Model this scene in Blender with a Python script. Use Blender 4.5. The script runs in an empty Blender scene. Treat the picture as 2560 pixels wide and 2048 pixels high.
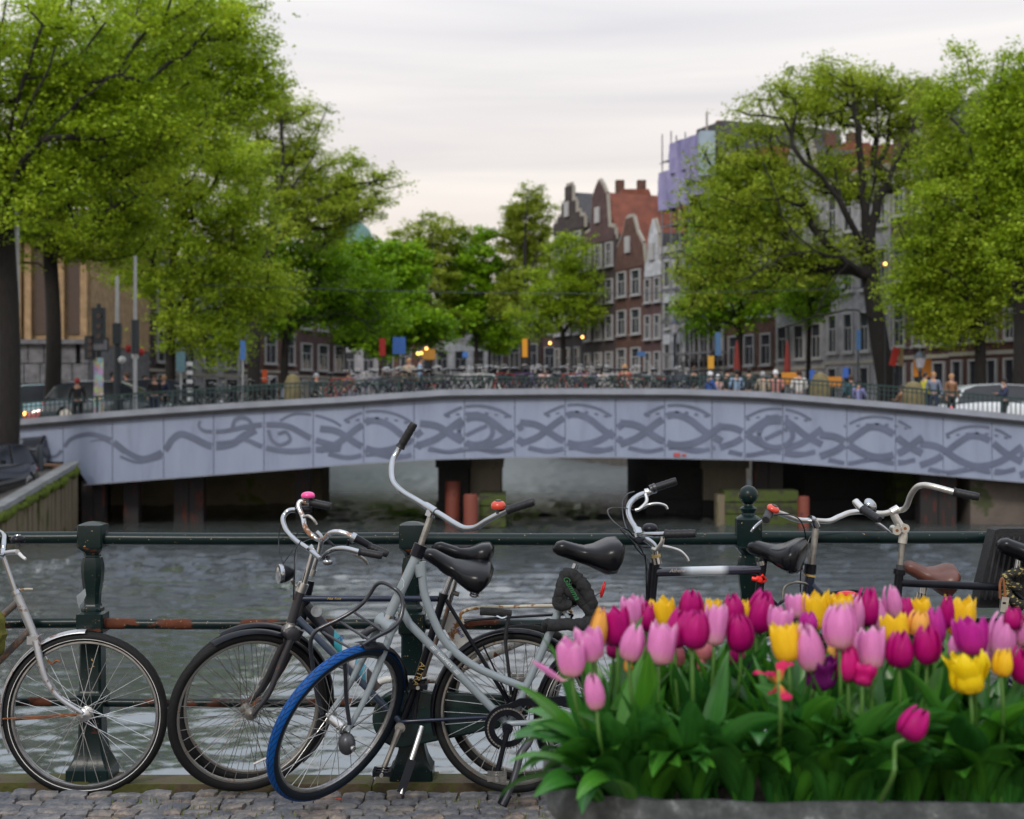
import bpy, bmesh, math, random
import numpy as np
from mathutils import Vector, Matrix
R_ = math.radians
PI = math.pi
rnd = random.Random(7)
nrs = np.random.RandomState(11)
SC = bpy.context.scene
COL = SC.collection

# ------------------------------------------------------------------ camera, sky, sun, exposure
F_PX, CX, HY, EYE = 3555.0, 1280.0, 1010.0, 1.62
def at(px, py, Y):
    return Vector(((px - CX) / F_PX * Y, Y, EYE - (py - HY) / F_PX * Y))
def XY(px, Y):
    return (px - CX) / F_PX * Y

cam_d = bpy.data.cameras.new('camera')
cam = bpy.data.objects.new('camera', cam_d); COL.objects.link(cam)
cam.location = (0, 0, EYE); cam.rotation_euler = (PI / 2, 0, 0)
cam_d.sensor_width = 36; cam_d.lens = 36 * F_PX / 2560
cam_d.shift_y = -14 / 2560
cam_d.clip_end = 2000; cam_d.clip_start = 0.05
cam_d.dof.use_dof = True; cam_d.dof.focus_distance = 5.95; cam_d.dof.aperture_fstop = 3.5
SC.camera = cam

W = bpy.data.worlds.new("World"); SC.world = W; W.use_nodes = True
SUN_EL, SUN_AZ = R_(38), R_(200)
def build_world():
    nt = W.node_tree; nt.nodes.clear(); N = nt.nodes.new; L = nt.links.new
    out = N('ShaderNodeOutputWorld'); bg = N('ShaderNodeBackground'); bg.inputs['Strength'].default_value = 0.1
    sky = N('ShaderNodeTexSky'); sky.sky_type = 'NISHITA'; sky.sun_disc = False
    sky.sun_elevation = SUN_EL; sky.sun_rotation = SUN_AZ; sky.dust_density = 3.0
    tc = N('ShaderNodeTexCoord'); sep = N('ShaderNodeSeparateXYZ'); L(tc.outputs['Generated'], sep.inputs[0])
    # overcast veil: warm at the horizon, cool grey above, brighter towards the zenith (overcast sky)
    ramp = N('ShaderNodeValToRGB'); e = ramp.color_ramp.elements
    e[0].position = 0.0; e[0].color = (0.86, 0.73, 0.59, 1)
    e[1].position = 1.0; e[1].color = (1.25, 1.33, 1.46, 1)
    for p, c in ((0.07, (0.83, 0.735, 0.635)), (0.15, (0.80, 0.745, 0.70)), (0.25, (0.785, 0.765, 0.76)), (0.5, (0.92, 0.965, 1.04))):
        x = e.new(p); x.color = (*c, 1)
    L(sep.outputs['Z'], ramp.inputs['Fac'])
    mp = N('ShaderNodeMapping'); mp.inputs['Scale'].default_value = (1.1, 1.1, 17)
    mp.inputs['Rotation'].default_value = (R_(-2.0), R_(4), 0)
    L(tc.outputs['Generated'], mp.inputs['Vector'])
    nz = N('ShaderNodeTexNoise'); nz.inputs['Scale'].default_value = 1.6; nz.inputs['Detail'].default_value = 6
    nz.inputs['Roughness'].default_value = 0.5; nz.inputs['Distortion'].default_value = 0.4
    L(mp.outputs[0], nz.inputs['Vector'])
    r2 = N('ShaderNodeValToRGB'); r2.color_ramp.elements[0].position = .3; r2.color_ramp.elements[0].color = (.83, .83, .865, 1)
    r2.color_ramp.elements[1].position = .66; r2.color_ramp.elements[1].color = (1.04, 1.03, 1.01, 1)
    L(nz.outputs[0], r2.inputs[0])
    mul = N('ShaderNodeMixRGB'); mul.blend_type = 'MULTIPLY'; mul.inputs[0].default_value = 1
    L(ramp.outputs[0], mul.inputs[1]); L(r2.outputs[0], mul.inputs[2])
    sc = N('ShaderNodeVectorMath'); sc.operation = 'SCALE'; sc.inputs['Scale'].default_value = 12.7
    L(mul.outputs[0], sc.inputs[0])
    mix = N('ShaderNodeMixRGB'); mix.inputs[0].default_value = 0.93
    L(sky.outputs[0], mix.inputs[1]); L(sc.outputs[0], mix.inputs[2])
    L(mix.outputs[0], bg.inputs['Color']); L(bg.outputs[0], out.inputs[0])
build_world()
sun_d = bpy.data.lights.new('sun', 'SUN'); sun_d.energy = 1.5; sun_d.angle = R_(10); sun_d.color = (1.0, .93, .84)
sun = bpy.data.objects.new('sun', sun_d); COL.objects.link(sun)
_sd = Vector((math.sin(SUN_AZ) * math.cos(SUN_EL), math.cos(SUN_AZ) * math.cos(SUN_EL), math.sin(SUN_EL)))
sun.rotation_euler = (_sd).to_track_quat('Z', 'Y').to_euler()
vs = SC.view_settings; vs.view_transform = 'Standard'; vs.look = 'None'; vs.exposure = 0.0; vs.gamma = 1; vs.use_curve_mapping = False
SC.cycles.max_bounces = 6; SC.cycles.transparent_max_bounces = 8; SC.cycles.use_denoising = True
SC.cycles.caustics_reflective = False; SC.cycles.caustics_refractive = False

# ------------------------------------------------------------------ materials
def ntree(name):
    m = bpy.data.materials.new(name); m.use_nodes = True
    nt = m.node_tree; b = nt.nodes['Principled BSDF']
    return m, nt, b
def ramp_(nt, fac, stops, interp='LINEAR'):
    r = nt.nodes.new('ShaderNodeValToRGB'); r.color_ramp.interpolation = interp
    e = r.color_ramp.elements
    e[0].position, e[0].color = stops[0][0], (*stops[0][1], 1)
    e[1].position, e[1].color = stops[-1][0], (*stops[-1][1], 1)
    for p, c in stops[1:-1]:
        x = e.new(p); x.color = (*c, 1)
    nt.links.new(fac, r.inputs[0]); return r
def noise_(nt, scale, detail=4, rough=.55, vec=None, stretch=None, dist=0):
    n = nt.nodes.new('ShaderNodeTexNoise'); n.inputs['Scale'].default_value = scale
    n.inputs['Detail'].default_value = detail; n.inputs['Roughness'].default_value = rough; n.inputs['Distortion'].default_value = dist
    if vec is None:
        tc = nt.nodes.new('ShaderNodeTexCoord'); vec = tc.outputs['Object']
    if stretch:
        mp = nt.nodes.new('ShaderNodeMapping'); mp.inputs['Scale'].default_value = stretch
        nt.links.new(vec, mp.inputs[0]); vec = mp.outputs[0]
    nt.links.new(vec, n.inputs['Vector']); return n
def bump_(nt, b, h, strength=.3, dist=.01):
    bp = nt.nodes.new('ShaderNodeBump'); bp.inputs['Strength'].default_value = strength; bp.inputs['Distance'].default_value = dist
    nt.links.new(h, bp.inputs['Height']); nt.links.new(bp.outputs[0], b.inputs['Normal']); return bp
_mats = {}
def M(name, col=(.5, .5, .5), rough=.5, metal=0., var=.15, scale=8., bump=0., bscale=None, emit=None, coat=0., spec=None, stretch=None):
    """plain surface with slight mottling, so nothing is one flat colour"""
    if name in _mats: return _mats[name]
    m, nt, b = ntree(name); _mats[name] = m
    n = noise_(nt, scale, 5, stretch=stretch)
    c0 = tuple(max(0, x * (1 - var)) for x in col); c1 = tuple(min(1, x * (1 + var)) for x in col)
    r = ramp_(nt, n.outputs[0], [(.3, c0), (.7, c1)])
    nt.links.new(r.outputs[0], b.inputs['Base Color'])
    b.inputs['Roughness'].default_value = rough; b.inputs['Metallic'].default_value = metal
    if coat: b.inputs['Coat Weight'].default_value = coat; b.inputs['Coat Roughness'].default_value = .12
    if spec is not None: b.inputs['Specular IOR Level'].default_value = spec
    if bump:
        n2 = noise_(nt, bscale or scale * 3, 5); bump_(nt, b, n2.outputs[0], bump, .01)
    if emit:
        b.inputs['Emission Color'].default_value = (*emit[:3], 1); b.inputs['Emission Strength'].default_value = emit[3]
    return m
def M_worn(name, paint, rust, thr=.6, scale=14., rough=.35, metal=0., third=None, fleck=None, fleckthr=.7, bump=.2, stretch=None, spec=.5):
    """paint that flakes to rust (and flecks)"""
    if name in _mats: return _mats[name]
    m, nt, b = ntree(name); _mats[name] = m
    n = noise_(nt, scale, 8, .65, stretch=stretch)
    st = [(0, tuple(x * .85 for x in paint)), (thr - .05, paint), (thr, rust), (min(.99, thr + .15), tuple(x * .6 for x in rust))]
    r = ramp_(nt, n.outputs[0], st)
    colo = r.outputs[0]
    if fleck:
        n3 = noise_(nt, scale * 7, 3, .6); r3 = ramp_(nt, n3.outputs[0], [(fleckthr, (0, 0, 0)), (fleckthr + .02, (1, 1, 1))])
        mx = nt.nodes.new('ShaderNodeMixRGB'); nt.links.new(r3.outputs[0], mx.inputs[0]); nt.links.new(colo, mx.inputs[1]); mx.inputs[2].default_value = (*fleck, 1)
        colo = mx.outputs[0]
    nt.links.new(colo, b.inputs['Base Color'])
    rr = ramp_(nt, n.outputs[0], [(thr - .04, (rough,) * 3), (thr, (.85,) * 3)])
    nt.links.new(rr.outputs[0], b.inputs['Roughness'])
    if metal:
        rm = ramp_(nt, n.outputs[0], [(thr - .04, (metal,) * 3), (thr, (0,) * 3)]); nt.links.new(rm.outputs[0], b.inputs['Metallic'])
    b.inputs['Specular IOR Level'].default_value = spec
    bump_(nt, b, n.outputs[0], bump, .006)
    return m

CHROME = M_worn('chrome', (.40, .42, .45), (.22, .10, .05), .74, 22, .10, 1.0, bump=.03)
ALU = M('aluminium', (.55, .55, .54), .3, 1., .12, 30)
DALU = M('dull_metal', (.30, .29, .27), .42, .9, .3, 30)
RUSTCHROME = M_worn('rusted_chrome', (.52, .54, .56), (.25, .12, .06), .56, 26, .25, .9)
RUBBER = M('black_rubber', (.007, .007, .008), .6, 0, .3, 40, bump=.25, bscale=120, spec=.2)
GRIP = M('grip_rubber', (.010, .011, .014), .5, 0, .25, 40, spec=.35)
BLACKP = M('black_paint', (.006, .007, .011), .28, 0, .3, 18, spec=.2)
BLUEP = M('dark_blue_paint', (.008, .015, .036), .24, 0, .3, 14, spec=.4)
GREYP = M_worn('grey_paint', (.225, .265, .29), (.13, .12, .11), .75, 30, .32, 0, bump=.03)
DKGREY = M('dark_grey_paint', (.045, .047, .055), .35, .2, .3, 14)
CASE = M('chaincase_green', (.005, .021, .019), .25, 0, .3, 12, spec=.5)
SADDLE = M('black_saddle', (.004, .0045, .0065), .26, 0, .25, 16, bump=.04, bscale=200, spec=.24)
LEATHER = M('brown_leather', (.105, .036, .025), .38, 0, .15, 18, bump=.05, bscale=150)
RUSTW = M_worn('rusted_white_paint', (.60, .60, .57), (.26, .11, .035), .585, 17, .45)
RUSTB = M_worn('rusted_brown_frame', (.085, .072, .066), (.24, .12, .06), .60, 20, .45)
RUST = M('rust', (.20, .075, .03), .85, 0, .4, 40)
CREAM = M_worn('rusted_cream_paint', (.50, .46, .36), (.25, .12, .04), .57, 30, .5)
RED = M('red_plastic', (.52, .045, .02), .3, 0, .12, 20, coat=.3)
REDLENS = M('red_lens', (.55, .01, .015), .15, 0, .2, 60, coat=.6)
PINKP = M('pink_plastic', (.80, .06, .30), .3, 0, .1, 20, coat=.3)
WHITEP = M('white_plastic', (.62, .64, .66), .3, 0, .1, 20)
FABRIC = M('black_fabric', (.014, .015, .017), .9, 0, .35, 60, bump=.5, bscale=90)
CLEAR = M('grey_reflector', (.45, .42, .40), .18, 0, .2, 90, coat=.5)
STRIPE = M('reflective_stripe', (.62, .62, .60), .4, 0, .15, 30)
RIM = M('rim_metal', (.36, .36, .36), .30, .9, .25, 25)
RIMD = M_worn('worn_rim', (.26, .25, .23), (.13, .08, .05), .64, 30, .4, .8)
SPOKE = M('spoke_steel', (.55, .55, .54), .3, .9, .25, 30)
SPOKED = M('dull_spoke_steel', (.20, .19, .18), .45, .8, .35, 30)

# ------------------------------------------------------------------ mesh helpers
def basis(axis, hint=Vector((0, 0, 1))):
    a = Vector(axis).normalized()
    if abs(a.dot(hint)) > .98: hint = Vector((1, 0, 0))
    x = hint.cross(a).normalized(); y = a.cross(x)
    return x, y, a
def smooth(pts, k=6, closed=False):
    P = [Vector(p) for p in pts]; n = len(P); o = []
    if n < 3 and not closed: return P
    rng = range(n if closed else n - 1)
    for i in rng:
        if closed: a, b, c, d = P[i - 1], P[i], P[(i + 1) % n], P[(i + 2) % n]
        else:
            b, c = P[i], P[i + 1]; a = P[i - 1] if i else b - (c - b); d = P[i + 2] if i + 2 < n else c + (c - b)
        for j in range(k):
            t = j / k
            o.append(.5 * ((2 * b) + (c - a) * t + (2 * a - 5 * b + 4 * c - d) * t * t + (3 * b - a - 3 * c + d) * t ** 3))
    if not closed: o.append(P[-1])
    return o
class MB:
    def __init__(s): s.v = []; s.f = []; s.uv = None
    def add(s, v, f):
        k = len(s.v); s.v.extend([tuple(x) for x in v]); s.f.extend([tuple(i + k for i in q) for q in f]); return s
    def tube(s, pts, r, n=10, closed=False, caps=True, flat=None):
        P = [Vector(p) for p in pts]; m = len(P)
        rr = r if isinstance(r, (list, tuple)) else [r] * m
        if len(rr) != m: rr = [rr[0] + (rr[-1] - rr[0]) * i / (m - 1) for i in range(m)]
        T = []
        for i in range(m):
            if closed: t = P[(i + 1) % m] - P[i - 1]
            else: t = P[min(i + 1, m - 1)] - P[max(i - 1, 0)]
            if t.length < 1e-9: t = Vector((0, 0, 1))
            T.append(t.normalized())
        x, y, _ = basis(T[0]); V = []
        for i in range(m):
            x = (x - T[i] * x.dot(T[i]))
            x = x.normalized() if x.length > 1e-6 else basis(T[i])[0]
            y = T[i].cross(x)
            for j in range(n):
                a = 2 * PI * j / n
                V.append(P[i] + (x * math.cos(a) + y * math.sin(a) * (flat or 1)) * rr[i])
        Fc = []
        for i in range(m if closed else m - 1):
            for j in range(n):
                a = i * n + j; b = i * n + (j + 1) % n; c = ((i + 1) % m) * n
                Fc.append((a, b, c + (j + 1) % n, c + j))
        if caps and not closed:
            Fc.append(tuple(range(n))[::-1]); Fc.append(tuple((m - 1) * n + j for j in range(n)))
        return s.add(V, Fc)
    def box(s, c, sz, R=None):
        c = Vector(c); h = [x / 2 for x in sz]; V = []
        for k in (-1, 1):
            for j in (-1, 1):
                for i in (-1, 1):
                    p = Vector((i * h[0], j * h[1], k * h[2])); V.append(c + (R @ p if R is not None else p))
        return s.add(V, [(0, 2, 3, 1), (4, 5, 7, 6), (0, 1, 5, 4), (2, 6, 7, 3), (0, 4, 6, 2), (1, 3, 7, 5)])
    def bar(s, a, b, w, h, up=Vector((0, 0, 1))):
        a = Vector(a); b = Vector(b); x, y, z = basis(b - a, up)
        return s.box((a + b) / 2, (w, h, (b - a).length), Matrix((x, y, z)).transposed())
    def lathe(s, prof, c, axis=(0, 0, 1), n=20, closed=False):
        c = Vector(c); x, y, a = basis(axis); V = []; m = len(prof)
        for (r, h) in prof:
            for j in range(n):
                t = 2 * PI * j / n; V.append(c + (x * math.cos(t) + y * math.sin(t)) * max(r, 1e-5) + a * h)
        Fc = []
        for i in range(m if closed else m - 1):
            for j in range(n):
                Fc.append((i * n + j, i * n + (j + 1) % n, ((i + 1) % m) * n + (j + 1) % n, ((i + 1) % m) * n + j))
        if not closed: Fc.append(tuple(range(n))[::-1]); Fc.append(tuple((m - 1) * n + j for j in range(n)))
        return s.add(V, Fc)
    def ell(s, c, r, B=None, nu=14, nv=9):
        c = Vector(c); V = []; Fc = []
        for i in range(nv + 1):
            ph = PI * i / nv
            for j in range(nu):
                t = 2 * PI * j / nu
                p = Vector((r[0] * math.sin(ph) * math.cos(t), r[1] * math.sin(ph) * math.sin(t), r[2] * math.cos(ph)))
                V.append(c + (B @ p if B is not None else p))
        for i in range(nv):
            for j in range(nu): Fc.append((i * nu + j, (i + 1) * nu + j, (i + 1) * nu + (j + 1) % nu, i * nu + (j + 1) % nu))
        return s.add(V, Fc)
    def prism(s, poly, o, ex, ey, d):
        """polygon of 2D points in plane (o, ex, ey) thickened by vector d"""
        o = Vector(o); ex = Vector(ex); ey = Vector(ey); d = Vector(d); n = len(poly)
        V = [o + ex * p[0] + ey * p[1] for p in poly] + [o + ex * p[0] + ey * p[1] + d for p in poly]
        return s.add(V, [tuple(range(n)), tuple(range(2 * n - 1, n - 1, -1))] + [(i, i + n, (i + 1) % n + n, (i + 1) % n) for i in range(n)])
    def loft(s, secs, closed=True, caps=True):
        n = len(secs[0]); V = [p for q in secs for p in q]; Fc = []
        for i in range(len(secs) - 1):
            for j in range(n if closed else n - 1):
                Fc.append((i * n + j, i * n + (j + 1) % n, (i + 1) * n + (j + 1) % n, (i + 1) * n + j))
        if caps: Fc.append(tuple(range(n))[::-1]); Fc.append(tuple((len(secs) - 1) * n + j for j in range(n)))
        return s.add(V, Fc)
    def mesh(s, name, mat=None, origin=Vector((0, 0, 0)), ang=38, fix=True):
        me = bpy.data.meshes.new(name)
        o = Vector(origin)
        me.from_pydata([(v[0] - o.x, v[1] - o.y, v[2] - o.z) for v in s.v], [], s.f)
        if fix:
            bm = bmesh.new(); bm.from_mesh(me); bmesh.ops.recalc_face_normals(bm, faces=bm.faces[:]); bm.to_mesh(me); bm.free()
        if ang:
            me.shade_smooth(); me.set_sharp_from_angle(angle=R_(ang))
        if mat: me.materials.append(mat)
        return me
    def build(s, name, mat, parent=None, ang=38, fix=True, **kw):
        me = s.mesh(name, mat, root_loc(parent) if parent else Vector((0, 0, 0)), ang, fix)
        return link(name, me, parent, **kw)
def root_loc(o):
    p = Vector((0, 0, 0))
    while o is not None: p = p + Vector(o.location); o = o.parent
    return p
def link(name, me, parent=None, **kw):
    o = bpy.data.objects.new(name, me); COL.objects.link(o)
    if parent is not None: o.parent = parent
    for k, v in kw.items(): o[k] = v
    return o
def thing(name, label, cat, loc=(0, 0, 0), group=None):
    o = bpy.data.objects.new(name, None); COL.objects.link(o); o.location = loc; o.empty_display_size = .1
    o['label'] = label; o['category'] = cat
    if group: o['group'] = group
    return o
def tag(o, label, cat, group=None):
    o['label'] = label; o['category'] = cat
    if group: o['group'] = group
    return o
def struct(name, mb, mat, **kw):
    return mb.build(name, mat, None, kind='structure', **kw)
def setmat(o, mat):
    o.material_slots[0].link = 'OBJECT'; o.material_slots[0].material = mat
def copytree(o, parent=None, loc=None, rot=None):
    c = o.copy(); COL.objects.link(c); c.parent = parent
    if loc is not None: c.location = loc
    if rot is not None: c.rotation_euler = rot
    for ch in o.children: copytree(ch, c)
    return c
def text_mesh(name, txt, size, mat, parent, o, ex, ey, shear=0., thick=.0008, spacing=1.):
    cu = bpy.data.curves.new(name, 'FONT'); cu.body = txt; cu.size = size; cu.extrude = thick; cu.shear = shear
    cu.align_x = 'CENTER'; cu.align_y = 'CENTER'; cu.space_character = spacing; cu.resolution_u = 2
    t = bpy.data.objects.new(name, cu); COL.objects.link(t)
    dg = bpy.context.evaluated_depsgraph_get(); me = bpy.data.meshes.new_from_object(t.evaluated_get(dg))
    bpy.data.objects.remove(t)
    ex = Vector(ex).normalized(); ey = Vector(ey).normalized(); ez = ex.cross(ey)
    Mx = Matrix((ex, ey, ez)).transposed().to_4x4(); Mx.translation = Vector(o) - root_loc(parent)
    me.transform(Mx); me.materials.clear(); me.materials.append(mat)
    return link(name, me, parent)
# ------------------------------------------------------------------ setting: water, quay, kerb, far land
WZ = -2.0
def water_mat():
    m, nt, b = ntree('canal_water')
    tc = nt.nodes.new('ShaderNodeTexCoord'); v = tc.outputs['Object']
    b.inputs['Base Color'].default_value = (.060, .070, .068, 1); b.inputs['Roughness'].default_value = .04
    b.inputs['IOR'].default_value = 2.7; b.inputs['Specular Tint'].default_value = (.88, .94, 1.0, 1)
    spy = nt.nodes.new('ShaderNodeSeparateXYZ'); nt.links.new(v, spy.inputs[0]); mr = nt.nodes.new('ShaderNodeMapRange'); nt.links.new(spy.outputs[1], mr.inputs[0])
    for i_, q_ in ((1, 30.), (2, 75.), (3, .05), (4, .40)): mr.inputs[i_].default_value = q_
    nt.links.new(mr.outputs[0], b.inputs['Roughness'])      # wind chop too fine to model farther out
    n1 = noise_(nt, 1.0, 4, .6, v, (2.2, 5.0, 1), .8)
    n2 = noise_(nt, 1.0, 3, .55, v, (7, 16, 1), .4)
    n3 = noise_(nt, 1.0, 2, .5, v, (.16, .30, 1), .3)
    a = nt.nodes.new('ShaderNodeMath'); a.operation = 'MULTIPLY_ADD'; nt.links.new(n2.outputs[0], a.inputs[0]); a.inputs[1].default_value = .30; nt.links.new(n1.outputs[0], a.inputs[2])
    c = nt.nodes.new('ShaderNodeMath'); c.operation = 'MULTIPLY'; nt.links.new(a.outputs[0], c.inputs[0])
    r = ramp_(nt, n3.outputs[0], [(.35, (.45,) * 3), (.6, (1,) * 3)]); nt.links.new(r.outputs[0], c.inputs[1])
    bump_(nt, b, c.outputs[0], 1.0, .02)
    return m
WATER = water_mat()
w = MB(); w.add([(-90, 6.0, WZ - .12), (90, 6.0, WZ - .12), (90, 150, WZ - .12), (-90, 150, WZ - .12)], [(0, 1, 2, 3)])
struct('canal_water', w, WATER, ang=0)
def ripples():
    """the canal's surface as real wind ripples, finer near the quay"""
    nr, nc = 540, 440; r = np.random.RandomState(3)
    t = np.linspace(0, 1, nr); Yr = 1.0 / ((1 / 6.12) * (1 - t) + (1 / 146.0) * t)
    u = np.linspace(-1, 1, nc); Xg = u[None, :] * (Yr[:, None] * .56 + 1.2); Yg = np.repeat(Yr[:, None], nc, 1); H = np.zeros_like(Xg)
    g1 = .5 + .5 * np.sin(Xg * .21 + Yg * .13 + 1.7 * np.sin(Yg * .17 + .6)); g2 = .5 + .5 * np.sin(-Xg * .47 + Yg * .39 + 2 * np.sin(Xg * .3 + 1))
    gust = .55 + .75 * g1 * (.5 + .5 * g2)
    wx = Xg + .06 * np.sin(Yg * 3.1 + Xg * 1.3) ; wy = Yg + .05 * np.sin(Xg * 2.7 - Yg * 1.1)
    for k in range(64):
        lam = .085 * (1.0 / .085) ** (k / 63.); th = r.normal(0, .32) + PI / 2; kk_ = 2 * PI / lam
        sl = .043 * (1.25 if lam < .45 else .8)
        H += np.sin(kk_ * (wx * math.cos(th) + wy * math.sin(th)) + r.uniform(0, 6.28)) * sl / kk_
    H *= gust * np.clip(np.gradient(Yr)[:, None] / .2, 1, 2.4)
    edge = np.clip((Yg - 6.12) / .3, 0, 1); V = np.stack([Xg, Yg, WZ + H * edge], -1).reshape(-1, 3)
    i = np.arange(nr - 1)[:, None] * nc + np.arange(nc - 1)[None, :]; q = np.stack([i, i + 1, i + nc + 1, i + nc], -1).reshape(-1, 4)
    me = bpy.data.meshes.new('canal_water'); me.vertices.add(len(V)); me.vertices.foreach_set('co', V.reshape(-1).astype(np.float32)); n = len(q)
    me.loops.add(n * 4); me.loops.foreach_set('vertex_index', q.reshape(-1).astype(np.int32)); me.polygons.add(n); me.polygons.foreach_set('loop_start', np.arange(0, n * 4, 4, dtype=np.int32)); me.update(calc_edges=True); me.shade_smooth()
    me.materials.append(WATER); o = link('canal_water', me, None, kind='structure')
ripples()
SAND = M('joint_sand', (.22, .185, .13), .95, 0, .5, 30, bump=.6, bscale=90)
g = MB(); g.box((0, .6, -.55), (60, 10.84, 1.02)); struct('quay_ground', g, SAND, ang=0)        # top -0.04, to Y=6.02
def moss_mat(name, stone, moss, thr=.5, scale=9, streak=None):
    m, nt, b = ntree(name); n = noise_(nt, scale, 7, .65, stretch=streak)
    r = ramp_(nt, n.outputs[0], [(.25, tuple(x * .6 for x in stone)), (thr, stone), (thr + .06, moss), (.85, tuple(x * .6 for x in moss))])
    nt.links.new(r.outputs[0], b.inputs['Base Color']); b.inputs['Roughness'].default_value = .85
    n2 = noise_(nt, scale * 6, 5); bump_(nt, b, n2.outputs[0], .6, .012); return m
KERBM = moss_mat('mossy_kerb_stone', (.075, .055, .030), (.060, .062, .010), .46, 7)
kq = thing('canal_edge_kerb', 'low mossy stone kerb along the canal edge under the railing', 'kerb', (0, 6.155, 0))
for i in range(9):
    k = MB(); x0 = -5.4 + i * 1.2
    hh = rnd.uniform(-.006, .004)
    pr = [(-.597, -.3), (.597, -.3), (.597, -.012 + hh), (.58, hh), (-.58, hh), (-.597, -.012 + hh)]
    k.prism(pr, (x0 + .6, 6.078, 0), (1, 0, 0), (0, 0, 1), (0, .155, 0)); k.build('stone', KERBM, kq)
qw = MB(); qw.box((0, 6.06, -1.45), (60, .12, 2.3)); struct('near_quay_wall', qw, moss_mat('quay_wall_stone', (.12, .11, .09), (.05, .06, .02), .6, 4))
# gutter strip where the left bicycle's wheel stands
gu = MB(); gu.box((0, 6.05, -.115), (60, .056, .06)); struct('gutter', gu, M('gutter_mud', (.07, .06, .04), .9, 0, .4, 20, bump=.4))

# setts
def sett_mat():
    m, nt, b = ntree('granite_sett')
    oi = nt.nodes.new('ShaderNodeObjectInfo')
    n = noise_(nt, 26, 7, .7)
    r = ramp_(nt, n.outputs[0], [(.3, (.055, .06, .07)), (.46, (.15, .155, .17)), (.58, (.23, .22, .215)), (.68, (.36, .32, .29))])
    hs = nt.nodes.new('ShaderNodeMixRGB'); hs.blend_type = 'MULTIPLY'; hs.inputs[0].default_value = 1
    rr = ramp_(nt, oi.outputs['Random'], [(0, (.62, .66, .75)), (.45, (.95, .97, 1.0)), (.8, (1.15, 1.08, 1.0)), (1, (1.25, 1.02, .85))])
    nt.links.new(r.outputs[0], hs.inputs[1]); nt.links.new(rr.outputs[0], hs.inputs[2])
    nt.links.new(hs.outputs[0], b.inputs['Base Color'])
    rg = ramp_(nt, n.outputs[0], [(.3, (.35,) * 3), (.7, (.75,) * 3)]); nt.links.new(rg.outputs[0], b.inputs['Roughness'])
    n2 = noise_(nt, 34, 8, .72, None, (1, 1.6, 1)); bump_(nt, b, n2.outputs[0], 1.0, .022); return m
SETT = sett_mat()
def sett_geo(w, d, h, r):
    """a rounded, slightly lumpy stone: 5x4 top grid + skirt; origin at joint level"""
    nx, ny = 7, 6; V = []; Fc = []; tl = (r.uniform(-.003, .003), r.uniform(-.003, .003)); sk = r.uniform(-.10, .10)
    for j in range(ny):
        for i in range(nx):
            u, v = i / (nx - 1) * 2 - 1, j / (ny - 1) * 2 - 1
            e = max(abs(u), abs(v))
            z = h * (1 - .42 * max(0, (e - .74) / .26) ** 2) + r.uniform(-.0035, .0035) + tl[0] * u + tl[1] * v
            x = u * w / 2 * (1 - .03 * v * v + sk * v) + r.uniform(-.004, .004); y = v * d / 2 * (1 - .04 * u * u) + r.uniform(-.003, .003)
            V.append((x, y, z))
    for j in range(ny - 1):
        for i in range(nx - 1): Fc.append((j * nx + i, j * nx + i + 1, (j + 1) * nx + i + 1, (j + 1) * nx + i))
    ring = [i for i in range(nx)] + [j * nx + nx - 1 for j in range(1, ny)] + [(ny - 1) * nx + i for i in range(nx - 2, -1, -1)] + [j * nx for j in range(ny - 2, 0, -1)]
    k = len(V)
    for q in ring: V.append((V[q][0], V[q][1], -.03))
    for i in range(len(ring)): Fc.append((ring[i], ring[(i + 1) % len(ring)], k + (i + 1) % len(ring), k + i))
    return V, Fc
vari = []
for i in range(20):
    mb = MB(); ww = rnd.uniform(.062, .125); dd = rnd.uniform(.062, .08)
    mb.add(*sett_geo(ww, dd, rnd.uniform(.014, .021), rnd)); vari.append((ww, mb.mesh('sett', SETT, ang=50), mb))
paving = thing('sett_paving', 'grey granite setts paving the quay in front of the railing', 'paving', (0, 0, 0)); paving['kind'] = 'structure'
del paving['category']
nind = 0; stuffV = []; stuffF = []
row = 0; y = 5.965
while y > 3.9:
    x = -2.75 + rnd.uniform(-.08, 0)
    while x < (5.2 if y > 4.9 else 3.2):
        ww, me, mb = rnd.choice(vari); x += ww / 2
        jy = rnd.uniform(-.006, .006); jz = rnd.uniform(-.006, .006) - .038 + (.012 if row == 0 else 0)
        ind = (row < 8 and x < .42) and nind < 298
        if ind:
            o = link('sett', me, paving); o.location = (x, y + jy, jz); o.rotation_euler = (rnd.uniform(-.05, .05), rnd.uniform(-.06, .06), rnd.uniform(-.06, .06) + (PI if rnd.random() < .5 else 0)); nind += 1
        else:
            k = len(stuffV); stuffV += [(a + x, b + y + jy, c + jz) for a, b, c in mb.v]; stuffF += [tuple(q + k for q in f) for f in mb.f]
        x += ww / 2 + rnd.uniform(.004, .010)
    y -= rnd.uniform(.074, .082); row += 1
sm = MB(); sm.add(stuffV, stuffF); o = sm.build('farther_setts', SETT, paving, ang=50, kind='stuff')
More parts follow.
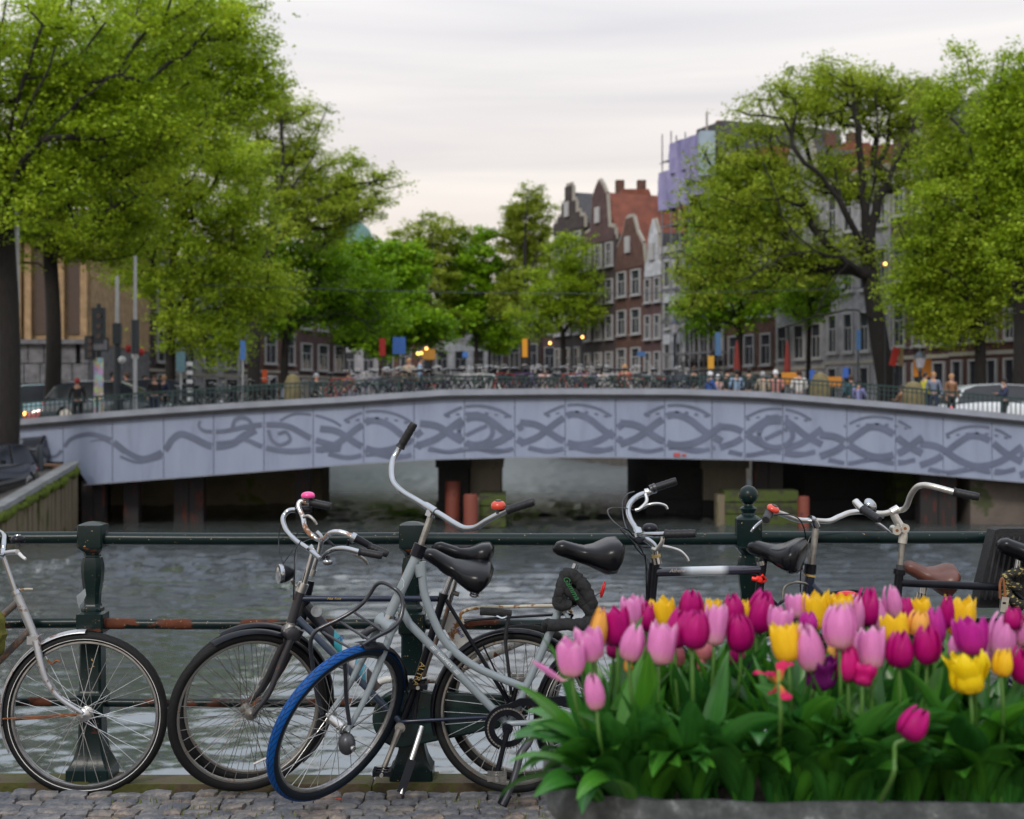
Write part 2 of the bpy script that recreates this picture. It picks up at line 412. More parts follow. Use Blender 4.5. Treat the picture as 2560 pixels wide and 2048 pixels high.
# moss tufts & a fallen red petal in the joints
tv = MB()
for _ in range(420):
    x = rnd.uniform(-2.1, .4); yy = rnd.choice([5.45, 5.55, 5.66, 5.76, 5.87]) + rnd.uniform(-.02, .02); h = rnd.uniform(.006, .02)
    a = rnd.uniform(0, PI); dx, dy = .004 * math.cos(a), .004 * math.sin(a)
    if math.sin(x * 5 + yy * 9) < .35: continue
    tv.add([(x - dx, yy - dy, -.03), (x + dx, yy + dy, -.03), (x + rnd.uniform(-.008, .008), yy, -.015 + h)], [(0, 1, 2)])
tv.build('moss_tufts', M('moss_green', (.10, .14, .02), .8, 0, .4, 30), None, kind='stuff', ang=0)
pt = MB(); pt.ell((0, 0, 0), (.014, .007, .004)); o = link('fallen_petal', pt.mesh('fallen_petal', M('petal_litter', (.35, .05, .03), .5))); o.location = at(847, 1990, 5.83); o.location.z = .0
tag(o, 'small curled red petal lying on the setts right of the blue tyre', 'petal')

# ------------------------------------------------------------------ railing
def rail_mat(name, rusty, fl):
    return M_worn(name, (.004, .0135, .0135), (.10, .032, .016), rusty, 11, .30, 0, fleck=(.42, .27, .12), fleckthr=fl, bump=.25, stretch=(.55, 1, 1), spec=.22)
PSP = .2
RAILT = rail_mat('green_rail_top', .70, .69); RAILM = rail_mat('green_rail_rusty', .58, .67); RAILP = rail_mat('green_post', .66, .685)
RY = 6.19; RS = F_PX / RY
def zpx(py, Y=RY): return EYE - (py - HY) / F_PX * Y
railing = thing('canal_railing', 'dark green iron railing with baluster posts and rusty rails along the canal', 'railing', (0, RY, 0))
postx = [232 - 801, 232, 1031, 1871, 2690, 3530]
def sq(z, hw, ch):
    c = hw * ch; h = hw
    return [(-h + c, -h), (h - c, -h), (h, -h + c), (h, h - c), (h - c, h), (-h + c, h), (-h, h - c), (-h, -h + c)], z
def post_sections(ball):
    Z = lambda py: zpx(py); k = 1 / RS / 2
    S = []
    A = lambda py, wpx, ch: S.append(sq(Z(py), wpx * k, ch))
    A(1945, 106, .08); A(1915, 106, .08); A(1911, 98, .1); A(1890, 78, .12); A(1868, 66, .15); A(1846, 60, .18); A(1790, 56, .2)
    A(1788, 66, .16); A(1784, 68, .12); A(1733, 68, .12); A(1728, 60, .2); A(1722, 54, .2); A(1590, 53, .2); A(1584, 58, .2); A(1579, 66, .12)
    A(1532, 66, .12); A(1529, 58, .3); A(1527, 50, .41); A(1523, 51, .41); A(1519, 49, .41); A(1516, 42, .41); A(1508, 35, .41); A(1480, 38, .41); A(1455, 46, .41)
    A(1430, 50, .41); A(1412, 50, .41); A(1397, 44, .41); A(1393, 42, .41); A(1391, 37, .41); A(1387, 36, .41); A(1383, 40, .41); A(1379, 46, .41); A(1374, 56, .3); A(1368, 62, .16)
    if not ball:
        A(1364, 63, .12); A(1314, 63, .12); A(1311, 61, .12); A(1305, 30, .12); A(1303, 6, .12)
    else:
        A(1364, 60, .41); A(1352, 62, .41); A(1298, 62, .41); A(1294, 56, .41); A(1290, 44, .41); A(1287, 36, .41); A(1282, 33, .41)
    return [[Vector((x, yy, z)) for x, yy in q] for q, z in S]
for i, px in enumerate(postx):
    ball = i in (3,)
    mb = MB(); mb.loft(post_sections(ball)); xx = XY(px, RY)
    mb.v = [(a + xx, b + RY, c) for a, b, c in mb.v]
    if ball:
        k = 1 / RS
        mb.lathe([(16 * k, 0), (17 * k, 3 * k), (20 * k, 8 * k), (21 * k, 13 * k), (17 * k, 17 * k), (12 * k, 19 * k), (11 * k, 23 * k)] + [(max(.1, 24.5 * math.sin(PI * t / 14)) * k, (46 - 24.5 * math.cos(PI * t / 14)) * k) for t in range(2, 15)], (xx, RY, zpx(1284)), n=28)
    mb.build('post', RAILP, railing, ang=28)
for j, (py, r, mt) in enumerate(((1344, .0275, RAILT), (1557, .0235, RAILM), (1754, .0195, RAILM))):
    for i in range(len(postx) - 1):
        mb = MB(); x0 = XY(postx[i], RY) + .045; x1 = XY(postx[i + 1], RY) - .045
        dz = [0, -.004, -.006, .002, 0][i]
        mb.tube([(x0 + (x1 - x0) * t / 6, RY, zpx(py) + dz - .003 * math.sin(PI * t / 6)) for t in range(7)], r, 14)
        mb.build('rail', mt, railing)
# corbels that carry the posts outside the kerb
for px in postx:
    mb = MB(); mb.box((XY(px, RY), 6.235, -.2), (.22, .10, .39)); mb.build('corbel', KERBM, railing)
tape = MB(); p = at(200, 1495, RY - .03)
tape.loft([[p + Vector((.035, 0, .055)), p + Vector((.037, 0, .035))], [p + Vector((.012, -.01, .03)), p + Vector((.018, -.004, -.01))], [p + Vector((-.012, -.012, .01)), p + Vector((.0, -.005, -.035))], [p + Vector((-.01, -.008, -.02)), p + Vector((-.002, .002, -.052))]], closed=False, caps=False)
o = tape.build('plastic_scrap', M('clear_plastic', (.25, .28, .30), .15, 0, .2, 30)); tag(o, 'torn grey plastic scrap hanging on the left baluster post', 'litter')

# ------------------------------------------------------------------ bridge
BY = 42.0; BS = F_PX / BY
def lerp(pts, x):
    if x <= pts[0][0]: (a, b), (c, d) = pts[0], pts[1]
    elif x >= pts[-1][0]: (a, b), (c, d) = pts[-2], pts[-1]
    else:
        for i in range(len(pts) - 1):
            if pts[i][0] <= x <= pts[i + 1][0]: (a, b), (c, d) = pts[i], pts[i + 1]; break
    return b + (d - b) * (x - a) / (c - a)
TOPP = [(50, 1048), (300, 1027), (600, 1006), (853, 992), (1111, 974), (1400, 971), (1700, 972), (1900, 979), (2250, 1008), (2560, 1038), (2700, 1052)]
BOTP = [(50, 1225), (210, 1211), (700, 1174), (900, 1158), (1093, 1147), (1300, 1142), (1500, 1142), (1700, 1145), (1900, 1149), (2220, 1176), (2560, 1205), (2700, 1218)]
def bz(pts, px): return EYE - (lerp(pts, px) - HY) / BS
def bx(px): return (px - CX) / BS
def deckz(X): return .75 + .95 * max(0, 1 - ((X - 1) / 15.5) ** 2)
bridge = thing('canal_bridge', 'arched steel bridge with light grey side panels painted with tentacles, crossing the canal', 'bridge', (0, BY, 0))
def panel_mat():
    m, nt, b = ntree('bridge_panel_grey'); n = noise_(nt, 1.1, 6, .6, None, (1.6, 1, .35)); r = ramp_(nt, n.outputs[0], [(.28, (.185, .215, .30)), (.45, (.235, .275, .385)), (.7, (.265, .31, .42))])
    n2 = noise_(nt, 1, 5, .7, None, (5, 1, .25)); r2 = ramp_(nt, n2.outputs[0], [(.28, (.78, .75, .73)), (.42, (1, 1, 1))]); mx = nt.nodes.new('ShaderNodeMixRGB'); mx.blend_type = 'MULTIPLY'; mx.inputs[0].default_value = .7
    nt.links.new(r.outputs[0], mx.inputs[1]); nt.links.new(r2.outputs[0], mx.inputs[2]); nt.links.new(mx.outputs[0], b.inputs['Base Color']); b.inputs['Roughness'].default_value = .45; return m
PANEL = panel_mat()
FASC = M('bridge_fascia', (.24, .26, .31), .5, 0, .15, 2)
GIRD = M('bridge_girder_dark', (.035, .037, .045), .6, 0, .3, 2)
TENT = M('tentacle_print', (.105, .125, .190), .5, 0, .14, 1.5)
joints = [50, 158, 281, 409, 534, 660, 783, 909, 1035, 1161, 1287, 1413, 1539, 1662, 1780, 1862, 1957, 2117, 2239, 2358, 2480, 2604, 2700]
for a, b in zip(joints[:-1], joints[1:]):
    a_, b_ = a + .8, b - .8
    mb = MB(); n = 5; up = []; lo = []
    for i in range(n):
        q = a_ + (b_ - a_) * i / (n - 1); up.append((bx(q), bz(TOPP, q) - 24 / BS))
        zb = bz(BOTP, q)
        if q < 203: zb = max(zb, EYE - (1163 - HY) / BS - .02 + (0 if a > 100 else .12))
        lo.append((bx(q), zb))
    mb.prism(up + lo[::-1], (0, BY, 0), (1, 0, 0), (0, 0, 1), (0, .05, 0)); mb.build('panel', PANEL, bridge)
def strip(name, mat, f0, f1, y0, y1, p0=44, p1=2705):
    mb = MB(); secs = []; q = p0
    while q <= p1:
        x = bx(q); secs.append([Vector((x, y0, f0(q))), Vector((x, y1, f0(q))), Vector((x, y1, f1(q))), Vector((x, y0, f1(q)))]); q += (p1 - p0) / 60 - 1e-6
    mb.loft(secs); return mb.build(name, mat, bridge)
strip('fascia_beam', FASC, lambda q: bz(TOPP, q) - 15 / BS, lambda q: bz(TOPP, q), BY - .22, BY + .35)
strip('shadow_line_filler', GIRD, lambda q: bz(TOPP, q) - 24 / BS + .004, lambda q: bz(TOPP, q) - 15 / BS - .004, BY + .06, BY + .30)  # dark filler in the gap, deepening the shadow line under the fascia
strip('painted_shadow_line', GIRD, lambda q: bz(TOPP, q) - 22 / BS, lambda q: bz(TOPP, q) - 15.5 / BS, BY - .16, BY - .005)  # dark strip standing in for the shadow the fascia casts on the panels
strip('girder', GIRD, lambda q: bz(BOTP, max(q, 215)) + .03, lambda q: bz(TOPP, q) - 26 / BS, BY + .06, BY + .4, 210)
strip('bottom_flange', FASC, lambda q: bz(BOTP, q) - .03, lambda q: bz(BOTP, q) - .004, BY - .03, BY + .5, 210)
# deck: slab between the two girders
mb = MB(); secs = []
for i in range(61):
    x = -14.6 + 31.4 * i / 60; z = deckz(x); secs.append([Vector((x, BY + .36, z)), Vector((x, 57.4, z)), Vector((x, 57.4, z - .5)), Vector((x, BY + .41, z - .5))])
mb.loft(secs); mb.build('deck', M('bridge_asphalt', (.055, .055, .058), .85, 0, .2, 3), bridge)
# tentacle print: bands on the panels, split at the joints
GB = 2.4
def band(pts, wpx, k=0, taper=True, mat=None):
    P = smooth([Vector((p[0], p[1], 0)) for p in pts], 10); n = len(P); mb = MB(); segs = []; cur = []
    for i, p in enumerate(P):
        t = (P[min(i + 1, n - 1)] - P[max(i - 1, 0)]).normalized(); nn = Vector((-t.y, t.x, 0))
        ww = wpx / 2 * ((.35 + .65 * math.sin(PI * min(1, max(0, (i + 1) / n)) * .5)) if taper else 1)
        j = min(abs(p.x - q) for q in joints)
        if j < GB or p.x > 2695:
            if len(cur) > 1: segs.append(cur)
            cur = []; continue
        cur.append((p + nn * ww, p - nn * ww))
    if len(cur) > 1: segs.append(cur)
    for sg in segs:
        V = []
        for a, b in sg:
            for q in (a, b): V.append(Vector((bx(q.x), BY - .004 - .0025 * k, EYE - (q.y - HY) / BS)))
        mb.add(V, [(2 * i, 2 * i + 1, 2 * i + 3, 2 * i + 2) for i in range(len(sg) - 1)])
    if mb.v: mb.build('tentacle_print', mat or TENT, bridge, ang=0, fix=False)
kk = 0
def B(pts, w, taper=True):
    global kk; kk = (kk + 1) % 9; band(pts, w, kk, taper)
B([(68, 1118), (80, 1106), (93, 1110), (92, 1120)], 5)
B([(120, 1142), (140, 1140), (158, 1122), (175, 1100), (205, 1088), (235, 1087), (281, 1103), (320, 1132), (360, 1147), (409, 1128), (430, 1100), (452, 1086), (480, 1094), (530, 1116), (580, 1110), (610, 1090), (640, 1075)], 19)
B([(225, 1104), (253, 1100), (281, 1112), (310, 1134)], 5); B([(300, 1141), (345, 1156), (395, 1146), (405, 1141)], 7, False)
B([(500, 1052), (498, 1066), (514, 1078), (560, 1078), (610, 1068), (660, 1062), (720, 1066), (783, 1098), (853, 1118)], 15)
B([(540, 1106), (575, 1104), (610, 1098), (660, 1118), (720, 1128), (783, 1124), (850, 1122)], 15)
B([(580, 1072), (588, 1050), (606, 1044), (624, 1052), (630, 1072), (618, 1092)], 9, False)
B([(670, 1075), (680, 1100), (700, 1112), (725, 1100), (715, 1080), (695, 1085)], 8, False)
B([(700, 1052), (735, 1036), (783, 1038), (830, 1052), (853, 1066)], 7, False)
x = 800
r2 = random.Random(5)
while x < 2620:
    off = lerp(TOPP, x + 125) - 971
    A_ = lambda pts: [(x + a, b + off) for a, b in pts]
    v = int((x - 800) / 250) % 3
    B(A_([(0, 1110), (45, 1092), (95, 1054), (130, 1036), (170, 1046), (215, 1080), (255, 1102)]), 17, False)
    B(A_([(0, 1056), (45, 1064), (100, 1098), (145, 1112), (200, 1100), (255, 1062)]), 17, False)
    B(A_([(60, 1036), (105, 1016), (150, 1012), (195, 1022), (228, 1040)]), 7, False)
    B(A_([(20, 1122), (80, 1126), (150, 1120), (225, 1124)]), 7, False)
    for c in (70, 190):      # lens shapes at the lower edge
        mbp = [(c - 48, 1119), (c, 1128), (c + 48, 1119)]; B(A_(mbp), 11, False)
    if v == 1:
        B(A_([(95, 1076), (110, 1052), (140, 1044), (170, 1052), (182, 1078), (168, 1100), (138, 1108), (108, 1100), (95, 1076)]), 12, False)
        B(A_([(112, 1088), (140, 1074), (168, 1062)]), 10, False)
    for q in range(7):       # suckers
        B(A_([(66 + q * 24, 1043 - 14 * math.sin(PI * (q + .5) / 7)), (75 + q * 24, 1043 - 14 * math.sin(PI * (q + .8) / 7))]), 5, False)
    x += 250
for px, py, w_, h_ in ((1692, 1137, 16, 9), (1710, 1138, 10, 6)):
    mb = MB(); mb.box((bx(px), BY - .032, EYE - (py - HY) / BS), (w_ / BS, .006, h_ / BS)); mb.build('sticker', M('red_sticker', (.40, .06, .06), .5), bridge)
# iron railing on the fascia
BR = M('bridge_rail_green', (.010, .035, .036), .35, 0, .3, 4)
def railtop(q): return bz(TOPP, q) + (.34 + .16 * min(1, abs(q - 1420) / 700))
for f0, f1, nm in ((-.05, 0, 'handrail'), (-.16, -.13, 'midrail')):
    strip(nm, BR, lambda q, f=f0: railtop(q) + f, lambda q, f=f1: railtop(q) + f, BY + .05, BY + .11)
bal = MB(); bal.box((0, 0, .5), (.028, .02, 1.0)); balm = bal.mesh('baluster', BR)
balm2 = MB().box((0, 0, .5), (.07, .05, 1.0)).mesh('railing_post', BR)
for i in range(224):
    q = 52 + i * 11.8; h = railtop(q) - .05 - bz(TOPP, q)
    o = link('baluster', balm if i % 16 else balm2, bridge); o.location = (bx(q), .08, bz(TOPP, q) - .001); o.scale = (1, 1, h)
# far girder
strip('far_girder', GIRD, lambda q: deckz(bx(q)) - 1.2, lambda q: deckz(bx(q)) + .35, 57.45, 57.8, 40)
strip('far_handrail', BR, lambda q: deckz(bx(q)) + 1.05, lambda q: deckz(bx(q)) + 1.1, 57.55, 57.6, 40)

# ------------------------------------------------------------------ piles, piers, quays under the bridge
PILE = M_worn('tarred_pile', (.016, .013, .014), (.10, .025, .015), .62, 2.5, .7, 0, bump=.4, stretch=(3, 3, .6))
REDP = M_worn('rust_red_pile', (.17, .038, .022), (.05, .02, .02), .62, 3, .7, 0, bump=.4)
CONC = moss_mat('stained_concrete', (.30, .27, .22), (.10, .09, .07), .55, .8, (1.5, 1.5, .5))
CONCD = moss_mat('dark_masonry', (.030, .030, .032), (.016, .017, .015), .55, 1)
MOSSB = moss_mat('mossy_block', (.035, .035, .02), (.055, .08, .010), .45, 3)
TIMB = moss_mat('timber_wall', (.16, .13, .085), (.05, .055, .012), .55, 1.6, (3.5, 1, .35))
def zt(py, Y): return EYE - (py - HY) / F_PX * Y
PG = 'timber piles under the bridge'
for i, (a, b, t, Y, mt, lab) in enumerate([
    (203, 262, 1208, 42.6, PILE, 'black square pile at the left end of the bridge beside the timber quay wall'),
    (308, 346, 1200, 43.0, PILE, 'slim rust stained pile, second from the left under the bridge'),
    (434, 509, 1188, 43.4, PILE, 'broad dark red-brown pile, third from the left under the bridge'),
    (738, 776, 1168, 44.5, PILE, 'narrow black pile under the bridge left of the open water'),
    (1885, 1958, 1148, 43.5, PILE, 'dark pile under the bridge right of the concrete block'),
    (2300, 2392, 1182, 42.8, PILE, 'broad dark pile under the right end of the bridge')]):
    mb = MB(); x0, x1 = XY(a, Y), XY(b, Y); w_ = x1 - x0; zt_ = zt(t - 6, Y)
    for k in range(max(1, round(w_ / .45))):
        n_ = max(1, round(w_ / .45)); cx = x0 + w_ * (k + .5) / n_
        mb.box((cx, Y + w_ / n_ / 2, (zt_ - 3.4) / 2), (w_ / n_ - .02, w_ / n_ - .02, zt_ + 3.4))
    o = mb.build('pile', PILE); tag(o, lab, 'pile')
for (a, b, t, Y, mt, lab, nm, cat, dp) in [
    (1095, 1172, 1146, 45.5, CONCD, 'dark bridge pier standing in the water left of the concrete pillar', 'bridge_pier', 'pier', 8),
    (1176, 1252, 1146, 46.0, CONC, 'stained concrete pillar under the middle of the bridge', 'bridge_pier', 'pier', 8),
    (1618, 1762, 1142, 46.5, CONCD, 'broad black pier right of the open water under the bridge', 'bridge_pier', 'pier', 8),
    (1758, 1866, 1148, 46.2, CONC, 'tan concrete block pier next to the broad black pier', 'bridge_pier', 'pier', 5),
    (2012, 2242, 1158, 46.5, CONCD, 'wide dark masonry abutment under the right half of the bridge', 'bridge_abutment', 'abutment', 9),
    (2240, 2300, 1172, 45.0, MOSSB, 'green mossy strip of masonry between the dark abutment and the broad pile', 'bridge_abutment', 'abutment', 9)]:
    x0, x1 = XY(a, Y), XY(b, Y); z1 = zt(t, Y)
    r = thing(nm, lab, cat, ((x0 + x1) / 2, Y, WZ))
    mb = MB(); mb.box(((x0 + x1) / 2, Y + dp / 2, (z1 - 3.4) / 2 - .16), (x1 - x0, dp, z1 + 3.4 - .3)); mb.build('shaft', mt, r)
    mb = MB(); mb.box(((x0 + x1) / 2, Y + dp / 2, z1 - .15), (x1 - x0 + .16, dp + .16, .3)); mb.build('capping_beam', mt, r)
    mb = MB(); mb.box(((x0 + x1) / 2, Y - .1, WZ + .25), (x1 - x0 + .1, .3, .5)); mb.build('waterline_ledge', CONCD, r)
for (a, b, t, Y, lab) in [(1112, 1150, 1204, 43.2, 'taller rust red mooring post in front of the dark pier'), (1158, 1194, 1237, 41.0, 'shorter rust red mooring post beside the mossy block'), (1997, 2026, 1242, 41.6, 'rust red mooring post at the right end of the mossy beam')]:
    x0, x1 = XY(a, Y), XY(b, Y); r_ = (x1 - x0) / 2; mb = MB()
    mb.lathe([(r_, -3.4), (r_, zt(t, Y) - .06), (r_ * .9, zt(t, Y)), (r_ * .3, zt(t, Y) + .01)], ((x0 + x1) / 2, Y + r_, 0), n=14)
    tag(mb.build('mooring_post', REDP), lab, 'post')
for (a, b, t, Y, dp, lab) in [(1198, 1264, 1238, 41.6, 2.2, 'mossy green timber block beside the red posts in mid canal'), (1812, 1996, 1226, 42.2, 1.1, 'long mossy green timber fender beam ending at a red post')]:
    x0, x1 = XY(a, Y), XY(b, Y); r = thing('timber_fender', lab, 'fender', ((x0 + x1) / 2, Y, WZ))
    n_ = 3
    for k in range(n_):
        h = (zt(t, Y) - WZ) / n_; mb = MB(); mb.box(((x0 + x1) / 2, Y + dp / 2, WZ + h * (k + .5)), (x1 - x0 - .04 * (k % 2), dp, h - .03)); mb.build('beam', MOSSB, r)
    mb = MB(); mb.box((x0 - .12, Y + .25, WZ + .35), (.24, .5, zt(t - 8, Y) - WZ + .0)); mb.build('corner_post', TIMB, r)
# abutment walls under the bridge, left and right
mb = MB(); mb.box((-10.6, 52.0, -1.3), (7.6, 2.0, 3.2)); struct('left_abutment_wall', mb, moss_mat('mossy_abutment', (.40, .36, .26), (.20, .24, .05), .6, .7))
mb = MB(); mb.box((18.4, 47.3, -1.1), (9.2, 9, 4.0)); struct('right_abutment_wall', mb, moss_mat('brown_abutment', (.14, .115, .10), (.06, .07, .03), .56, .9))
# left quay: sloping timber-faced wall
P0 = Vector((XY(-260, 31.5), 31.5, 0)); P1 = Vector((XY(-0, 35.5), 35.5, -.99)); P2 = Vector((XY(190, 41.4), 41.4, -.12))
P0.z = -1.45
quay = thing('timber_quay_wall', 'mossy timber quay wall with a sloping grey coping left of the bridge', 'quay wall', P2)
def wl(t): return P0.lerp(P1, t * 2) if t < .5 else P1.lerp(P2, t * 2 - 1)
n_ = 44
for i in range(n_):
    a, b = wl(i / n_), wl((i + .93) / n_); pr = rnd.uniform(0, .07)
    d = (b - a); nn = Vector((d.y, -d.x, 0)).normalized()
    V = []
    for off in (pr, -.3):
        for q, zz in ((a, -3.2), (b, -3.2), (b, b.z - .05), (a, a.z - .05)):
            V.append(Vector((q.x, q.y, zz)) + nn * off)
    MB().add(V, [(0, 1, 2, 3), (7, 6, 5, 4), (0, 4, 5, 1), (1, 5, 6, 2), (2, 6, 7, 3), (3, 7, 4, 0)]).build('plank', TIMB, quay)
mb = MB()
for a, b in ((P0, P1), (P1, P2)):
    d = (b - a); nn = Vector((d.y, -d.x, 0)).normalized()
    mb.prism([(0, -.06), (.34, -.06), (.34, .08), (0, .08)], a - nn * .22, nn, (0, 0, 1), d)
mb.build('coping', M('grey_coping', (.20, .21, .22), .7, 0, .25, 2), quay, ang=0)
mb = MB()
for k in range(90):
    q = wl(k / 90); mb.ell(q + Vector((.05, -.04, -.14 - .1 * rnd.random())), (.16, .10, rnd.uniform(.06, .22)), nu=7, nv=5)
mb.build('moss_fringe', M('wall_moss', (.07, .10, .008), .9, 0, .5, 8, bump=.6), quay, kind='stuff')
# land
LAND = M('street_paving', (.11, .10, .09), .9, 0, .3, 1.2, bump=.3)
mb = MB(); mb.add([P0 - Vector((.1, 0, 0)), P1 - Vector((.1, 0, 0)), P2 - Vector((.1, 0, 0)), Vector((-40, 44, .1)), Vector((-40, 31, -1.4))], [(0, 1, 2, 3, 4)])
mb.add([P0 - Vector((.12, 0, 0)), P0 + Vector((-.1, 0, -3)), Vector((-40, 31, -4)), Vector((-40, 31, -1.4))], [(0, 1, 2, 3)])
struct('lower_quay_ground', mb, LAND, ang=0)
def slab(name, poly, z0, z1, mat):
    mb = MB(); mb.prism(poly, (0, 0, z0), (1, 0, 0), (0, 1, 0), (0, 0, z1 - z0)); return struct(name, mb, mat)
slab('left_bank_ground', [(-14.6, 41.8), (-14.4, 58), (-13.6, 90), (-12.6, 145), (-70, 145), (-70, 41.8)], -3, .62, LAND)
slab('right_bank_ground', [(15.6, 42.4), (14.4, 58), (10.5, 72), (3.0, 95), (4.2, 145), (70, 145), (70, 42.4)], -3, .66, LAND)
slab('end_bank_ground', [(-70, 145.05), (70, 145.05), (70, 230), (-70, 230)], -3, .64, LAND)
mb = MB(); mb.box((0, 420, -3.2), (1600, 800, .2)); struct('far_ground', mb, LAND)
# ------------------------------------------------------------------ trees
def leaf_mat(name, c1, c2, c3):
    m, nt, b = ntree(name)
    at_ = nt.nodes.new('ShaderNodeAttribute'); at_.attribute_name = 'tint'
    r = ramp_(nt, at_.outputs['Fac'], [(0, c1), (.5, c2), (1, c3)])
    nt.links.new(r.outputs[0], b.inputs['Base Color']); b.inputs['Roughness'].default_value = .5
    b.inputs['Specular IOR Level'].default_value = .25
    tr = nt.nodes.new('ShaderNodeBsdfTranslucent'); mx = nt.nodes.new('ShaderNodeMixShader'); mx.inputs[0].default_value = .27
    g = nt.nodes.new('ShaderNodeMixRGB'); g.blend_type = 'MULTIPLY'; g.inputs[0].default_value = 1; g.inputs[2].default_value = (1.6, 1.5, .5, 1)
    nt.links.new(r.outputs[0], g.inputs[1]); nt.links.new(g.outputs[0], tr.inputs[0])
    nt.links.new(b.outputs[0], mx.inputs[1]); nt.links.new(tr.outputs[0], mx.inputs[2])
    nt.links.new(mx.outputs[0], nt.nodes['Material Output'].inputs[0]); return m
LF = {
 'fresh': leaf_mat('fresh_elm_leaf', (0.107, 0.186, 0.007), (0.227, 0.349, 0.011), (0.367, 0.484, 0.034)),
 'olive': leaf_mat('olive_elm_leaf', (0.116, 0.169, 0.014), (0.213, 0.293, 0.023), (0.328, 0.383, 0.057)),
 'vivid': leaf_mat('vivid_leaf', (0.082, 0.174, 0.005), (0.155, 0.321, 0.007), (0.260, 0.428, 0.017)),
 'lime': leaf_mat('lime_leaf', (0.135, 0.225, 0.009), (0.270, 0.394, 0.021), (0.425, 0.529, 0.057)),
 'bronze': leaf_mat('bronze_leaf', (0.125, 0.192, 0.011), (0.241, 0.338, 0.021), (0.386, 0.473, 0.057)),
}
BARK = M('elm_bark', (.011, .009, .008), .95, 0, .45, 6, bump=.6, stretch=(3, 3, .6))
def leaf_mesh(name, pts, size, mat, r, origin, tt=0):
    n = len(pts); P = np.asarray(pts)
    a = r.randn(n, 3); a[:, 2] *= .45; a /= np.linalg.norm(a, axis=1, keepdims=True) + 1e-9          # long axis, mostly sideways
    nrm = r.randn(n, 3) * .8; nrm[:, 2] += .75
    b = np.cross(nrm, a); b /= np.linalg.norm(b, axis=1, keepdims=True) + 1e-9
    s = size * r.uniform(.6, 1.3, (n, 1))
    c = np.cross(a, b) * s * .12
    V = np.empty((n, 4, 3)); V[:, 0] = P - a * s * .5; V[:, 1] = P + b * s * .33 + c; V[:, 2] = P + a * s * .5; V[:, 3] = P - b * s * .33 + c
    V -= np.array(origin)
    me = bpy.data.meshes.new(name); me.vertices.add(n * 4); me.vertices.foreach_set('co', V.reshape(-1).astype(np.float32))
    me.loops.add(n * 4); me.loops.foreach_set('vertex_index', np.arange(n * 4, dtype=np.int32))
    me.polygons.add(n); me.polygons.foreach_set('loop_start', np.arange(0, n * 4, 4, dtype=np.int32))
    me.update(calc_edges=True)
    at_ = me.attributes.new('tint', 'FLOAT', 'FACE'); at_.data.foreach_set('value', np.clip(r.normal(.5, .16, n) + tt, 0, 1).astype(np.float32))
    me.materials.append(mat); return me
